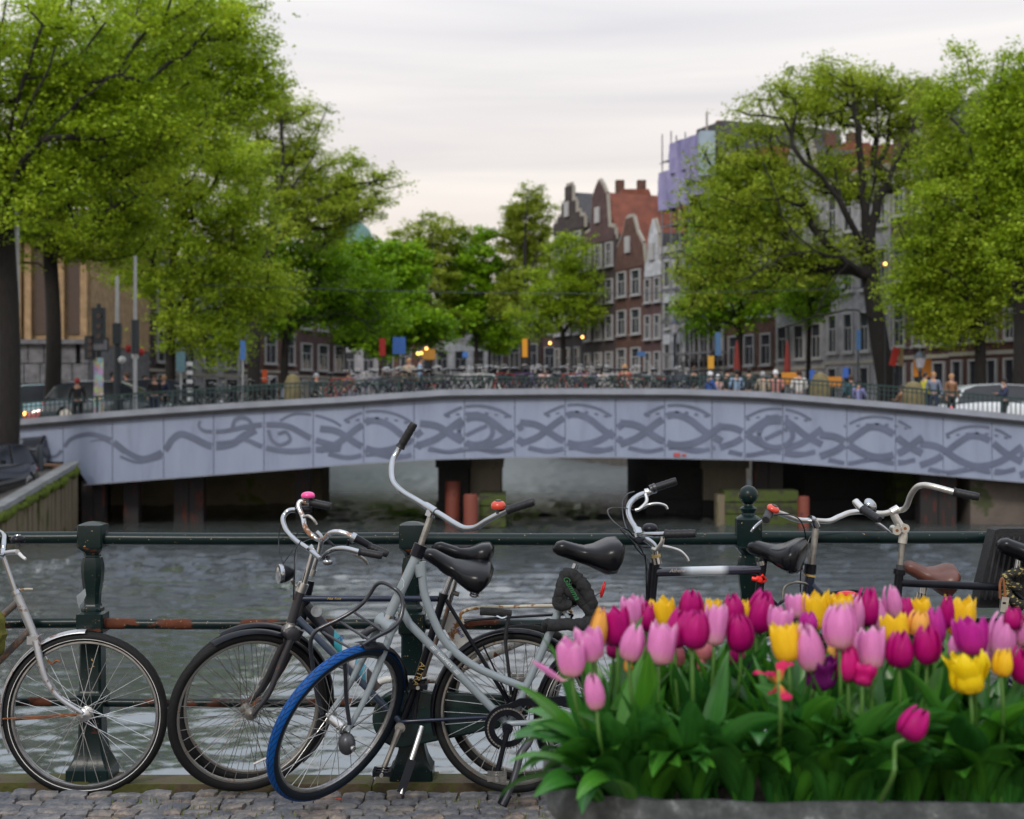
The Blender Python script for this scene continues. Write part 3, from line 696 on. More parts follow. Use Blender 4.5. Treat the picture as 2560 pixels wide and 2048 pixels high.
def tree(label, px, Y, zb, fork, lobes, ntips, lpt, lsize, tr, leaf, seed, sig=.42, name='elm_tree', group='trees along the canal', steps=.55, fpx=None, limbs=(), push=0.):
    r = np.random.RandomState(seed); S = F_PX / Y
    base = np.array([XY(px, Y), Y, zb]); fz = EYE - (fork - HY) / S
    F = np.array([XY(fpx if fpx else px, Y), Y, fz])
    root = thing(name, label, 'tree', Vector(base), group)
    L = []
    for l in lobes:
        cx, cy, rx, rz = l[:4]; dy = (l[4] if len(l) > 4 else r.uniform(-.35, .35) * rx / S) + push
        L.append((np.array([XY(cx, Y), Y + dy, EYE - (cy - HY) / S]), np.array([rx / S, rx / S * .85, rz / S])))
    vol = np.array([q[1].prod() ** .8 for q in L]); vol /= vol.sum()
    tips = []
    for i in r.choice(len(L), ntips, p=vol):
        d = r.randn(3); d /= np.linalg.norm(d); u = r.uniform(0.02, 1) ** (1 / 2.6) * (1.22 if r.rand() < .14 else 1.0)
        tips.append(L[i][0] + d * u * L[i][1])
    pos = []; par = []; 
    nt_ = max(4, int(abs(fz - zb) / .6))
    for i in range(nt_ + 1):
        t = i / nt_; w = math.sin(t * PI) * .12 * abs(fz - zb) / 5
        pos.append(base * (1 - t) + F * t + np.array([w * math.sin(seed), 0, 0])); par.append(i - 1)
    plen0 = [0.] * len(pos)
    for lb in limbs:
        prev = nt_
        Pl = smooth([Vector((XY(q[0], Y), Y + (q[2] if len(q) > 2 else 0), EYE - (q[1] - HY) / S)) for q in lb], 4)
        dd0 = [np.linalg.norm(np.array(p_) - np.array(Pl[0])) for p_ in pos]; prev = int(np.argmin(dd0))
        for p_ in Pl[1:]:
            pos.append(np.array(p_) + r.randn(3) * .03); par.append(prev); plen0.append(plen0[prev] + .5); prev = len(pos) - 1
    # main leader continues upward toward the highest lobe
    order = [q[0] - np.array([0, 0, q[1][2] * .35]) for q in L]
    order.sort(key=lambda p: np.linalg.norm(p - F)); tips = [t for t in tips if t[2] > zb + 1.2]
    tips.sort(key=lambda p: np.linalg.norm(p - F)); allp = order + tips; tipn = []
    plen = plen0
    for k, p in enumerate(allp):
        Q = np.array(pos[nt_ - 1:]); d = np.linalg.norm(Q - p, axis=1) + .24 * np.array(plen[nt_ - 1:])
        # avoid joining to nodes that lie beyond/above the tip
        d += np.clip(Q[:, 2] - p[2], 0, None) * .6
        j = int(np.argmin(d)) + nt_ - 1; q = pos[j]
        dist = np.linalg.norm(p - q); n = max(1, int(dist / steps))
        dirp = (q - pos[par[j]]) if par[j] >= 0 else np.array([0, 0, 1.]); dirp = dirp / (np.linalg.norm(dirp) + 1e-9) * dist * .35
        c1 = q + dirp; c2 = p - (p - q) * .3 + np.array([0, 0, dist * .06]); last = j
        for i in range(1, n + 1):
            t = i / n; pp = (1 - t) ** 3 * q + 3 * (1 - t) ** 2 * t * c1 + 3 * (1 - t) * t * t * c2 + t ** 3 * p
            if i < n: pp = pp + r.randn(3) * .045 * steps
            pos.append(pp); par.append(last); plen.append(plen[last] + dist / n); last = len(pos) - 1
        if k >= len(order): tipn.append(last)
    n = len(pos); acc = np.zeros(n); ch = [[] for _ in range(n)]
    for i in range(n):
        if par[i] >= 0: ch[par[i]].append(i)
    for i in range(n - 1, -1, -1):
        if not ch[i]: acc[i] = 1.
        if par[i] >= 0: acc[par[i]] += acc[i]
    rad = .0105 + (tr - .0105) * (acc / acc[0]) ** .49
    for i in range(nt_ + 1): rad[i] = tr * (1.25 if i == 0 else 1.08 - .2 * i / nt_)
    mb = MB(); done = set()
    stack = [(0, None)]
    while stack:
        s, pr = stack.pop(); chain = ([pr] if pr is not None else []) + [s]; cur = s
        while ch[cur]:
            nx = max(ch[cur], key=lambda c: acc[c])
            for c in ch[cur]:
                if c != nx: stack.append((c, cur))
            chain.append(nx); cur = nx
        if len(chain) < 2: continue
        rr = [rad[c] for c in chain]
        if pr is not None: rr[0] = min(rr[0], rr[1] * 1.15)
        mb.tube([Vector(pos[c]) for c in chain], rr, 9 if rr[0] > .12 else (6 if rr[0] > .05 else 4), caps=False)
    mb.build('trunk', BARK, root, ang=180, fix=False)
    # foliage: sprays of leaves round the twig ends and along the last twigs
    T = np.array([pos[i] for i in tipn]); idx = r.randint(0, len(T), int(ntips * lpt * .9))
    sg = sig * r.uniform(.5, 1.35, len(T))[idx][:, None]
    ns_ = len(idx) // 6; C_ = T[idx[:ns_]] + r.randn(ns_, 3) * sg[:ns_] * np.array([.85, .85, .5])      # sprigs of leaves
    tt = np.repeat(r.normal(0, .20, len(T))[idx[:ns_]] + r.normal(0, .16, ns_), 6)
    P = np.repeat(C_, 6, axis=0) + r.randn(ns_ * 6, 3) * np.array([.13, .13, .075]) * (Y / 55) ** .5
    me = leaf_mesh('crown', P, lsize * 1.08, LF[leaf], r, base, tt); link('crown', me, root, kind='stuff')
    return root
tree('big fresh green elm at the left edge, dark trunk in front of the bridge end', 10, 39.0, -1.3, 560,
     [(30, 260, 330, 260), (260, 150, 270, 220), (60, 480, 220, 120), (330, 330, 170, 150), (-260, 300, 330, 300), (480, 60, 150, 90)], 577, 261, 0.099, .30, 'fresh', 1, .44, limbs=[[(10, 560), (40, 430, -1), (110, 280, -2), (180, 120, -2.4)], [(10, 580), (70, 500, -1.5), (190, 380, -2.6), (310, 290, -3), (400, 230, -3)], [(20, 520), (10, 380, -1), (60, 200, -2), (80, 60, -2)], [(40, 430, -1), (150, 330, -2.6), (230, 190, -3)]])
tree('elm with a bare dark trunk standing before the stone building on the left', 125, 49, .6, 640,
     [(220, 520, 200, 150), (330, 330, 240, 200), (440, 130, 230, 150), (60, 560, 110, 110), (620, 70, 90, 70), (560, 260, 110, 130), (660, 200, 60, 90)], 522, 233, 0.113, .27, 'fresh', 2, .46, limbs=[[(125, 640), (170, 520, -1), (270, 420, -2), (380, 320, -2.4), (450, 220, -2.4)], [(125, 660), (210, 580, -1.2), (320, 540, -2), (430, 500, -2.4)], [(140, 600), (220, 430, -1.6), (300, 260, -2), (420, 120, -2), (560, 70, -2)]])
tree('elm with drooping lime green branches hanging over the bridge railing', 425, 60, .6, 800,
     [(430, 620, 190, 130), (580, 700, 140, 100), (480, 440, 190, 150), (470, 800, 110, 100), (650, 760, 90, 60), (590, 560, 110, 100), (560, 860, 80, 50)], 453, 205, 0.123, .22, 'lime', 3, .5)
tree('tall elm with bronze green crown rising against the sky left of the canal', 640, 78, .6, 800,
     [(690, 270, 120, 85), (600, 330, 110, 110), (660, 430, 150, 110), (860, 450, 120, 70), (960, 445, 45, 50), (780, 540, 130, 80), (740, 380, 70, 60), (880, 520, 90, 60)], 412, 165, 0.132, .36, 'bronze', 4, .45, push=1.2, limbs=[[(640, 800), (665, 650), (690, 520), (705, 400), (700, 290)], [(665, 640), (740, 540), (820, 490), (900, 460), (980, 450)], [(650, 720), (600, 600), (590, 470), (620, 360)], [(690, 520), (760, 430), (790, 380)]])
tree('vivid green tree with low spreading limbs behind the lime green elm', 715, 87, .6, 850,
     [(720, 690, 150, 90), (860, 720, 120, 80), (760, 620, 140, 80), (900, 800, 110, 50), (680, 790, 140, 60)], 357, 114, 0.190, .26, 'vivid', 5, .55, limbs=[[(715, 850), (740, 760, -1), (800, 730, -2), (900, 740, -2.4), (960, 800, -2.6)], [(720, 820), (680, 740, -1.4), (640, 700, -2)], [(730, 800), (800, 800, -2), (880, 790, -2.4), (950, 830, -2.6)]])
tree('young vivid green tree between the left elms and the centre of the canal', 850, 108, .6, 860,
     [(950, 720, 100, 90), (1000, 660, 70, 60), (1010, 800, 90, 50), (880, 640, 70, 60), (940, 850, 90, 40), (1060, 830, 70, 40)], 235, 171, 0.302, .22, 'vivid', 15, .6)
tree('round topped olive tree at the end of the canal, left of the centre', 1075, 149, .6, 800,
     [(1078, 590, 100, 65), (1020, 650, 80, 60), (1125, 660, 60, 60), (1075, 690, 90, 60), (1000, 760, 90, 50), (1100, 800, 90, 50), (960, 820, 70, 40)], 331, 147, 0.257, .26, 'olive', 6, .5, push=2, limbs=[[(1075, 800), (1078, 700), (1100, 620), (1130, 560)], [(1075, 790), (1060, 690), (1030, 620), (1010, 580)], [(1077, 720), (1080, 620), (1078, 550)]])
tree('dense vivid green tree at the end of the canal behind the round olive tree', 1190, 152, .6, 850,
     [(1200, 640, 65, 80), (1160, 720, 70, 90), (1240, 740, 60, 80), (1190, 800, 90, 50), (1250, 840, 70, 40)], 299, 171, 0.288, .24, 'vivid', 7, .5)
tree('tall narrow tree with a dark straight trunk in the middle of the photo', 1312, 148, .6, 700,
     [(1322, 540, 62, 75), (1290, 600, 45, 60), (1352, 630, 45, 60), (1310, 700, 60, 60), (1270, 740, 50, 60)], 331, 132, 0.227, .28, 'olive', 8, .42, push=1.5, limbs=[[(1312, 700), (1312, 600), (1318, 500)], [(1312, 720), (1340, 640), (1350, 580)], [(1312, 730), (1285, 660), (1275, 590)]])
tree('small fresh green tree in front of the brown gabled houses', 1407, 99, .6, 830,
     [(1425, 640, 62, 62), (1400, 730, 95, 65), (1450, 710, 60, 60), (1350, 800, 70, 45), (1455, 790, 55, 40)], 288, 88, 0.157, .2, 'fresh', 9, .42)
tree('large spreading elm right of the scaffold with heavy dark limbs', 2240, 60, .6, 690,
     [(2130, 215, 165, 85), (1990, 270, 130, 90), (2270, 245, 120, 85), (1880, 380, 120, 100), (1800, 520, 100, 110), (1960, 480, 140, 110), (2150, 420, 130, 90), (1780, 660, 80, 90), (1900, 640, 130, 90), (2080, 640, 120, 80), (1740, 740, 50, 60), (2330, 380, 80, 100)], 770, 116, 0.118, .40, 'bronze', 10, .42, fpx=2175, push=1.6, limbs=[[(2175, 690), (2166, 600), (2160, 500), (2150, 400), (2140, 290), (2128, 190)], [(2168, 620), (2195, 500), (2235, 420), (2275, 340), (2300, 260)], [(2172, 650, 0), (2120, 560, -.5), (2060, 470, -.8), (1985, 400, -1), (1925, 350, -1)], [(2180, 720, 0), (2110, 660, -.8), (2030, 640, -1.2), (1950, 570, -1.5), (1915, 480, -1.6), (1890, 420, -1.6)], [(2178, 700, 0), (2080, 650, -1), (1980, 640, -1.6), (1890, 680, -2), (1820, 720, -2)], [(2205, 820, 0), (2130, 780, -.6), (2030, 795, -1), (1930, 830, -1.2)], [(2164, 560), (2185, 440), (2195, 330), (2190, 230)], [(2110, 660, -.8), (2060, 720, -1.2), (2020, 790, -1.4)]])
tree('vivid green tree behind the large spreading elm', 1850, 76, .6, 830,
     [(1790, 620, 70, 120), (1860, 520, 80, 100), (1850, 740, 110, 70), (1760, 780, 60, 60), (2000, 700, 80, 80)], 330, 93, 0.168, .22, 'vivid', 11, .5)
tree('slim young tree with a thin straight trunk before the white ground floors', 2024, 66, .6, 800,
     [(2020, 740, 70, 60), (2060, 690, 60, 50)], 82, 62, 0.157, .12, 'vivid', 12, .45)
tree('bushy lime green elm at the right edge above the white car', 2448, 54, .6, 770,
     [(2440, 400, 130, 110), (2400, 560, 150, 110), (2470, 680, 150, 110), (2330, 720, 100, 80), (2400, 800, 110, 60), (2350, 260, 60, 60), (2400, 180, 40, 60), (2290, 640, 60, 60)], 577, 184, 0.113, .22, 'lime', 13, .44, limbs=[[(2448, 770), (2430, 650, -1), (2400, 520, -2), (2380, 400, -2.2)], [(2448, 780), (2380, 720, -1.6), (2310, 680, -2.2)], [(2440, 700, -.6), (2480, 560, -1.6), (2490, 420, -2)]])
tree('tall elm cut off by the right edge of the photo with a thick dark trunk', 2542, 50, .6, 650,
     [(2545, 200, 60, 130), (2640, 300, 150, 200), (2570, 430, 110, 130), (2680, 560, 170, 160), (2560, 660, 100, 90), (2500, 300, 60, 90)], 522, 178, 0.113, .26, 'fresh', 14, .42)

# ------------------------------------------------------------------ houses
GLASS = M('window_glass_dark', (.035, .04, .05), .08, 0, .3, .8)
WHITEW = M('white_window_frame', (.36, .36, .37), .5, 0, .08, 3)
CORN = M('cream_cornice', (.32, .30, .26), .6, 0, .12, 2)
TILE = M('red_roof_tile', (.17, .05, .028), .8, 0, .3, 1.4, bump=.5, bscale=14)
TILED = M('dark_roof_tile', (.045, .045, .05), .7, 0, .3, 2, bump=.4, bscale=12)
def brick(name, c):
    m, nt, b = ntree(name); tc = nt.nodes.new('ShaderNodeTexCoord')
    n = noise_(nt, 2.2, 7, .7); r = ramp_(nt, n.outputs[0], [(.3, tuple(x * .6 for x in c)), (.55, c), (.75, tuple(min(1, x * 1.5) for x in c))])
    nt.links.new(r.outputs[0], b.inputs['Base Color']); b.inputs['Roughness'].default_value = .9; bump_(nt, b, n.outputs[0], .3, .02); return m
BR1 = brick('brown_brick', (.10, .050, .038)); BR2 = brick('dark_brick', (.052, .040, .040)); BR3 = brick('grey_render', (.30, .30, .33)); BR4 = brick('tan_sandstone', (.33, .22, .12)); BR5 = brick('white_render', (.46, .48, .52)); BR6 = brick('purple_brick', (.085, .048, .048))
_wm = {}
def window_meshes(w, h, lat):
    k = (round(w, 2), round(h, 2), lat)
    if k in _wm: return _wm[k]
    mb = MB(); t = .09
    for x in (-w / 2 + t / 2, w / 2 - t / 2): mb.box((x, -.06, h / 2), (t, .16, h))
    for z in (t / 2, h - t / 2): mb.box((0, -.06, z), (w - 2 * t - .004, .16, t))
    if lat: mb.box((0, -.04, h * .62), (w - 2 * t - .004, .08, .06)); mb.box((0, -.035, h * .31 + .02), (.05, .07, h * .62 - .1))
    mb.box((0, -.10, -.05), (w + .16, .24, .08))
    fr = mb.mesh('window', WHITEW, ang=0); pn = MB().box((0, -.02, h / 2), (w - 2 * t - .01, .03, h - 2 * t - .01)).mesh('pane', GLASS, ang=0)
    _wm[k] = (fr, pn); return _wm[k]
def house(label, A, Bp, h, wall, gable='cornice', cols=3, floors=4, depth=9, roof=TILED, roofh=3.0, trim=CORN, wfrac=.62, gmat=None, door=True, name='canal_house', group='canal houses'):
    """A, Bp: facade base corners (left, right as seen from the street side)"""
    A = Vector(A); Bp = Vector(Bp); d = Bp - A; w = d.length; ex = d.normalized(); inn = Vector((-ex.y, ex.x, 0)) if True else None
    root = thing(name, label, 'house', A, group); z0 = A.z
    Rm = Matrix((ex, inn, Vector((0, 0, 1)))).transposed()
    def put(mb, nm, mat, par=None, ang=0):
        mb.v = [tuple(A + Rm @ Vector(v)) for v in mb.v]; return mb.build(nm, mat, par or root, ang=ang)
    put(MB().box((w / 2, depth / 2, h / 2 - .5), (w, depth, h + 1)), 'wall', wall)
    # roof
    if gable in ('cornice',):
        put(MB().box((w / 2, .02, h + .20), (w + .06, .6, .42)), 'cornice', trim)
        put(MB().prism([(.1, 0), (w - .1, 0), (w - .9, roofh), (.9, roofh)], (0, .35, h - .02), (1, 0, 0), (0, 0, 1), (0, depth - .7, 0)), 'roof', roof)
    else:
        put(MB().prism([(.0, 0), (w, 0), (w / 2, roofh)], (0, .3, h - .02), (1, 0, 0), (0, 0, 1), (0, depth - .6, 0)), 'roof', roof)
        if gable == 'neck':
            p = [(.2, -.3), (w - .2, -.3), (w - .25, .5), (w * .76, .7), (w * .70, roofh * .9), (w * .60, roofh + .3), (w * .5, roofh + .75), (w * .40, roofh + .3), (w * .30, roofh * .9), (w * .24, .7), (.25, .5)]
        elif gable == 'step':
            p = [(0, -.3), (w, -.3), (w, .5), (w * .86, .5), (w * .86, roofh * .35), (w * .72, roofh * .35), (w * .72, roofh * .7), (w * .6, roofh * .7), (w * .6, roofh + .4), (w * .4, roofh + .4), (w * .4, roofh * .7), (w * .28, roofh * .7), (w * .28, roofh * .35), (w * .14, roofh * .35), (w * .14, .5), (0, .5)]
        else:
            p = [(0, -.3), (w, -.3), (w * .93, roofh * .45), (w * .72, roofh * .8), (w * .6, roofh + .5), (w * .4, roofh + .5), (w * .28, roofh * .8), (w * .07, roofh * .45)]
        put(MB().prism(p, (0, -.06, h), (1, 0, 0), (0, 0, 1), (0, .4, 0)), 'gable', gmat or wall)
        for i in range(2, len(p) - 1 + 1):       # white stone coping along the gable's edge
            a, b = p[i - 1], p[i % len(p)]
            if i == len(p): b = p[0]
            va, vb = Vector((a[0], .13, h + a[1])), Vector((b[0], .13, h + b[1]))
            if (vb - va).length > .15: put(MB().bar(va, vb, .5, .16, Vector((0, 1, 0.01))), 'gable_coping', trim)
        put(MB().box((w / 2, -.16, h + roofh * .5), (.7, .1, 1.1)), 'loft_door', WHITEW)
    fh = h / floors
    for f in range(floors):
        wh = fh * (.66 if f else .74); ww = w / cols * wfrac
        fr, pn = window_meshes(ww, wh, f > 0)
        for c in range(cols):
            o = link('window', fr, root); o.location = Rm @ Vector((w * (c + .5) / cols, 0, f * fh + (.6 if f == 0 else fh * .17))); o.rotation_euler = Rm.to_euler()
            q = link('pane', pn, o)
    if gable in ('cornice',) and 'scaffold' not in label:
        for c in (.25, .7): put(MB().box((w * c, depth * .5, h + roofh + .4), (.7, .9, 1.6)), 'chimney', BR1)
    put(MB().box((w / 2, -.03, fh + .02), (w + .04, .10, .18)), 'string_course', trim)
    return root
def FL(Y): return Vector((4 + (105 - Y) * .4186, Y, .64))
def seg(Y0, Y1): return FL(Y0), FL(Y1)
house('gabled brick house with a dark stepped roof at the far end of the right bank', *seg(107, 102.3), 14.0, BR2, 'step', 3, 5, roofh=2.6, gmat=BR2)
house('dark brick house with ornate white neck gable, second from the far end', *seg(102.3, 97.6), 12.6, BR2, 'neck', 3, 5, roof=TILE, roofh=3.3, gmat=BR6)
house('brown brick house with a plain side wall below the red tiled roof', *seg(97.6, 93.8), 10.4, BR1, 'bell', 2, 4, roof=TILE, roofh=2.6, gmat=BR1)
house('narrow dark house with white ornamental gable beside the brown brick wall', *seg(93.8, 91.4), 9.6, BR6, 'neck', 2, 4, roofh=2.6, gmat=BR5)
house('narrow pale blue rendered house next to the scaffold', *seg(91.4, 88.8), 10.6, BR5, 'cornice', 2, 4, roof=TILED, roofh=1.2, trim=WHITEW)
house('tall house wrapped in scaffolding with purple netting', *seg(88.8, 84.2), 15.6, BR2, 'cornice', 3, 5, roofh=2.4)
house('brick house with orange roof seen above the scaffold', *seg(84.2, 79.4), 13.6, BR1, 'cornice', 3, 5, roof=TILE, roofh=2.0)
house('grey rendered house behind the vivid green tree', *seg(79.4, 75.0), 11.6, BR3, 'neck', 3, 4, roofh=3.4)
house('pale house with orange tiled roof behind the spreading elm', *seg(75.0, 70.0), 12.4, BR3, 'cornice', 4, 4, roof=TILE, roofh=1.6)
house('dark brick house with white ground floor behind the spreading elm', *seg(70.0, 66.0), 12.8, BR6, 'bell', 3, 4, roofh=3.0)
house('brown house with tall cream windows behind the lime green elm', *seg(66.0, 61.8), 13.0, BR1, 'cornice', 4, 4, roofh=2.2)
house('grey brick house behind the white car at the right edge', *seg(61.8, 57.5), 12.0, BR2, 'cornice', 4, 4, roofh=2.2)
house('dark brick house beyond the right edge of the street', *seg(57.5, 52.0), 12.5, BR6, 'neck', 3, 4, roofh=2.4)
# tall blocks behind the front row that show over the roofs
def block(label, px0, px1, ptop, Y, wall, roof, rh, depth=8, gable='cornice', cols=3, floors=5):
    A = Vector((XY(px0, Y), Y, .64)); Bq = Vector((XY(px1, Y), Y, .64)); return house(label, A, Bq, zt(ptop, Y) - .64, wall, gable, cols, floors, depth, roof, rh)
block('brown brick block with a broad red tiled roof behind the gables', 1528, 1652, 540, 112, BR1, TILE, 2.2)
block('dark block with an orange roof and blue grey chimney right of the scaffold', 1760, 1850, 350, 95, BR3, TILE, 1.4)
block('pale block with a long orange roof seen through the spreading elm', 2075, 2215, 395, 84, BR3, TILE, 1.0)
# row across the end of the canal
xs = [-22, -15.4, -9.2, -2.8, 3.4, 9.4]
for i in range(5):
    house(['grey house', 'brown brick house', 'white rendered house', 'dark brick house', 'purple brick house'][i] + ' ending the canal, ' + ['farthest left', 'left of the round topped tree', 'behind the round topped tree', 'behind the vivid green trees', 'behind the tall narrow tree'][i],
          (xs[i], 164 + i * .8, .64), (xs[i + 1] - .05, 164 + i * .8, .64), [11.5, 12.4, 11.8, 13.2, 12.6][i], [BR3, BR1, BR5, BR2, BR6][i], ['cornice', 'neck', 'cornice', 'bell', 'neck'][i], 3, 3, roofh=1.8)
# left bank row
ys = [80, 87, 94, 101, 108]
for i in range(4):
    Aq = Vector((-24 + (ys[i] - 78) * .38, ys[i], .62)); Bq = Vector((-24 + (ys[i + 1] - 78) * .38, ys[i + 1], .62))
    house(['dark brick', 'cream', 'brown brick', 'grey'][i] + ' house on the left bank ' + ['behind the drooping elm', 'behind the bronze elm', 'behind the vivid green limbs', 'nearest the canal end on the left'][i],
          Aq, Bq, [9, 8.4, 9.6, 8.8][i], [BR2, BR3, BR1, BR6][i], 'cornice', 3, 3, roofh=1.6)
# left stone building with pilasters
def stone_building():
    Y = 70.0; x0, x1 = XY(-420, Y), XY(222, Y); z0 = .62; zc = zt(858, Y); zt_ = 10.2
    r = thing('stone_building', 'sandstone building with tall pilasters on a rusticated grey base behind the left trees', 'building', (x0, Y, z0))
    MB().box(((x0 + x1) / 2, Y + 6, (zt_ + zc) / 2), (x1 - x0, 11.4, zt_ - zc)).build('wall', BR4, r, ang=0)
    GS = M('rusticated_grey_stone', (.12, .12, .13), .85, 0, .4, 3, bump=.5)
    n = 4; hh = (zc - z0) / n
    for j in range(n):
        m_ = 16; 
        for i in range(m_):
            wv = (x1 - x0) / m_; xx = x0 + wv * (i + .5 + (.25 if j % 2 else 0))
            if xx + wv / 2 > x1 + .1: xx = x1 - wv * .24; wb = wv * .46
            else: wb = wv - .05
            MB().box((xx, Y + .2, z0 + hh * (j + .5)), (wb, .6, hh - .05)).build('stone', GS, r, ang=0)
    MB().box(((x0 + x1) / 2, Y + 6.2, (z0 + zc) / 2), (x1 - x0 - .1, 11.5, zc - z0 - .02)).build('base', GS, r, ang=0)
    MB().box(((x0 + x1) / 2, Y + .05, zc + .06), (x1 - x0 + .3, .9, .22)).build('cornice', GS, r, ang=0)
    k = 0; xx = x1 - .25
    while xx > x0:
        MB().box((xx, Y + .12, (zc + .17 + zt_) / 2), (.32, .36, zt_ - zc - .18)).build('pilaster', BR4, r, ang=0)
        if k % 2 == 0:
            MB().box((xx - .56, Y + .27, (zc + .4 + zt_) / 2), (.62, .1, zt_ - zc - .5)).build('window', M('brown_shutter', (.06, .035, .025), .6), r, ang=0)
        xx -= 1.12 if k % 2 == 0 else .5; k += 1
    MB().box(((x0 + x1) / 2, Y + 5, zt_ + .3), (x1 - x0 + .6, 12.4, .6)).build('roof', TILED, r, ang=0)
stone_building()
# domed tower far off on the left
Yd = 190; xd = XY(880, Yd); r = thing('domed_tower', 'distant green copper dome with a pale blue lantern glimpsed through the left trees', 'tower', (xd, Yd, 0))
COP = M('copper_green', (.09, .19, .17), .6, 0, .25, .5)
MB().box((xd, Yd, 10.5), (6.6, 6.6, 21)).build('tower_wall', BR3, r, ang=0)
MB().lathe([(3.5, 20.9), (3.6, 21.4), (3.2, 22), (3.0, 23.5), (2.3, 25), (1.2, 26), (.9, 26.3)], (xd, Yd, 0), n=16).build('dome', COP, r)
MB().lathe([(.8, 26.2), (.8, 28), (1.0, 28.1), (.7, 29), (.12, 30), (.08, 31.5)], (xd, Yd, 0), n=12).build('lantern', M('blue_lead', (.22, .30, .42), .6, 0, .2, .5), r)
# scaffold with netting
def scaffold():
    A, Bq = seg(89.2, 84.0); d = (Bq - A); w = d.length; ex = d.normalized(); out = Vector((ex.y, -ex.x, 0))
    r = thing('scaffold', 'scaffold tower with purple netting round its top against the sky', 'scaffold', A)
    P = lambda x, o, z: A + ex * x + out * o + Vector((0, 0, z))
    ST = M('scaffold_steel', (.22, .23, .26), .5, .6, .3, 3); PL = M('scaffold_board', (.10, .085, .075), .9, 0, .3, 3)
    H = 16.6
    for i in range(6):
        for o in (.35, 1.35):
            MB().tube([P(w * i / 5, o, -.1), P(w * i / 5, o, H + (1.2 if i < 2 else 0))], .045, 6).build('pole', ST, r)
    for k in range(1, 9):
        z = k * 2.0
        for o in (.35, 1.35): MB().tube([P(-.3, o, z), P(w + .3, o, z)], .035, 6).build('ledger', ST, r)
        MB().add([P(0, .4, z + .05), P(w, .4, z + .05), P(w, 1.3, z + .05), P(0, 1.3, z + .05), P(0, .4, z + .1), P(w, .4, z + .1), P(w, 1.3, z + .1), P(0, 1.3, z + .1)], [(0, 1, 2, 3), (4, 5, 6, 7), (0, 1, 5, 4), (2, 3, 7, 6), (1, 2, 6, 5), (0, 3, 7, 4)]).build('plank', PL, r, ang=0)
        if k < 8 and k % 2: MB().tube([P(0, 1.38, z), P(w / 2, 1.38, z + 2)], .03, 5).build('brace', ST, r)
    m, nt, b = ntree('purple_netting'); n = noise_(nt, 1.3, 5, .6, None, (1, 1, .35)); rp = ramp_(nt, n.outputs[0], [(.3, (.15, .14, .30)), (.7, (.33, .31, .50))]); nt.links.new(rp.outputs[0], b.inputs['Base Color']); b.inputs['Roughness'].default_value = .8
    def net(x0, x1, z0, z1, o, nm='netting'):
        mb = MB(); V = []; nx, nz = 14, 10
        for j in range(nz):
            for i in range(nx):
                u, v = i / (nx - 1), j / (nz - 1)
                V.append(P(x0 + (x1 - x0) * u, o + .09 * math.sin(u * 19 + v * 3) * (1 - v * .5) + rnd.uniform(-.03, .03), z0 + (z1 - z0) * v))
        mb.add(V, [(j * nx + i, j * nx + i + 1, (j + 1) * nx + i + 1, (j + 1) * nx + i) for j in range(nz - 1) for i in range(nx - 1)]); mb.build(nm, m, r, ang=60, fix=False)
    net(-.2, w * .66, 13.0, 15.4, 1.5); net(w * .22, w + .2, 15.1, 17.0, 1.52); net(w * .6, w + .3, 13.4, 15.2, 1.46)
    mb = MB(); e = P(-.2, .2, 13.0); mb.prism([(0, 0), (1.3, 0), (1.3, 2.4), (0, 2.4)], e, out, (0, 0, 1), ex * .02); mb.build('netting', m, r, ang=0)
scaffold()
Yc = 83.6; MB_ = MB().box((XY(1766, Yc), Yc, zt(335, Yc) - 1.2), (.9, .9, 2.6)); tag(MB_.build('rooftop_chimney', M('blue_grey_chimney', (.26, .33, .40), .7, 0, .2, 1)), 'pale blue grey chimney stack above the purple netting', 'chimney')
tag(MB().tube([(XY(1767, Yc), Yc, zt(310, Yc) - 1.3), (XY(1767, Yc), Yc, zt(282, Yc))], .07, 6).build('rooftop_mast', DALU), 'thin mast standing on the blue grey chimney', 'mast')
# ------------------------------------------------------------------ people
def skin(name, V, E, Rr, mat, sub=1):
    me = bpy.data.meshes.new(name); me.from_pydata([tuple(v) for v in V], E, []); o = bpy.data.objects.new(name, me); COL.objects.link(o)
    md = o.modifiers.new('s', 'SKIN'); md.use_smooth_shade = True
    for i, rr in enumerate(Rr):
        a = rr if isinstance(rr, tuple) else (rr, rr); me.skin_vertices[0].data[i].radius = a; me.skin_vertices[0].data[i].use_root = (i == 0)
    s = o.modifiers.new('u', 'SUBSURF'); s.levels = s.render_levels = sub
    dg = bpy.context.evaluated_depsgraph_get(); m2 = bpy.data.meshes.new_from_object(o.evaluated_get(dg)); bpy.data.objects.remove(o)
    m2.materials.clear(); m2.materials.append(mat); m2.name = name
    for p in m2.polygons: p.use_smooth = True
    return m2
SKIN = M('skin', (.42, .24, .17), .55, 0, .1, 20); SHOE = M('shoe_leather', (.03, .025, .025), .5)
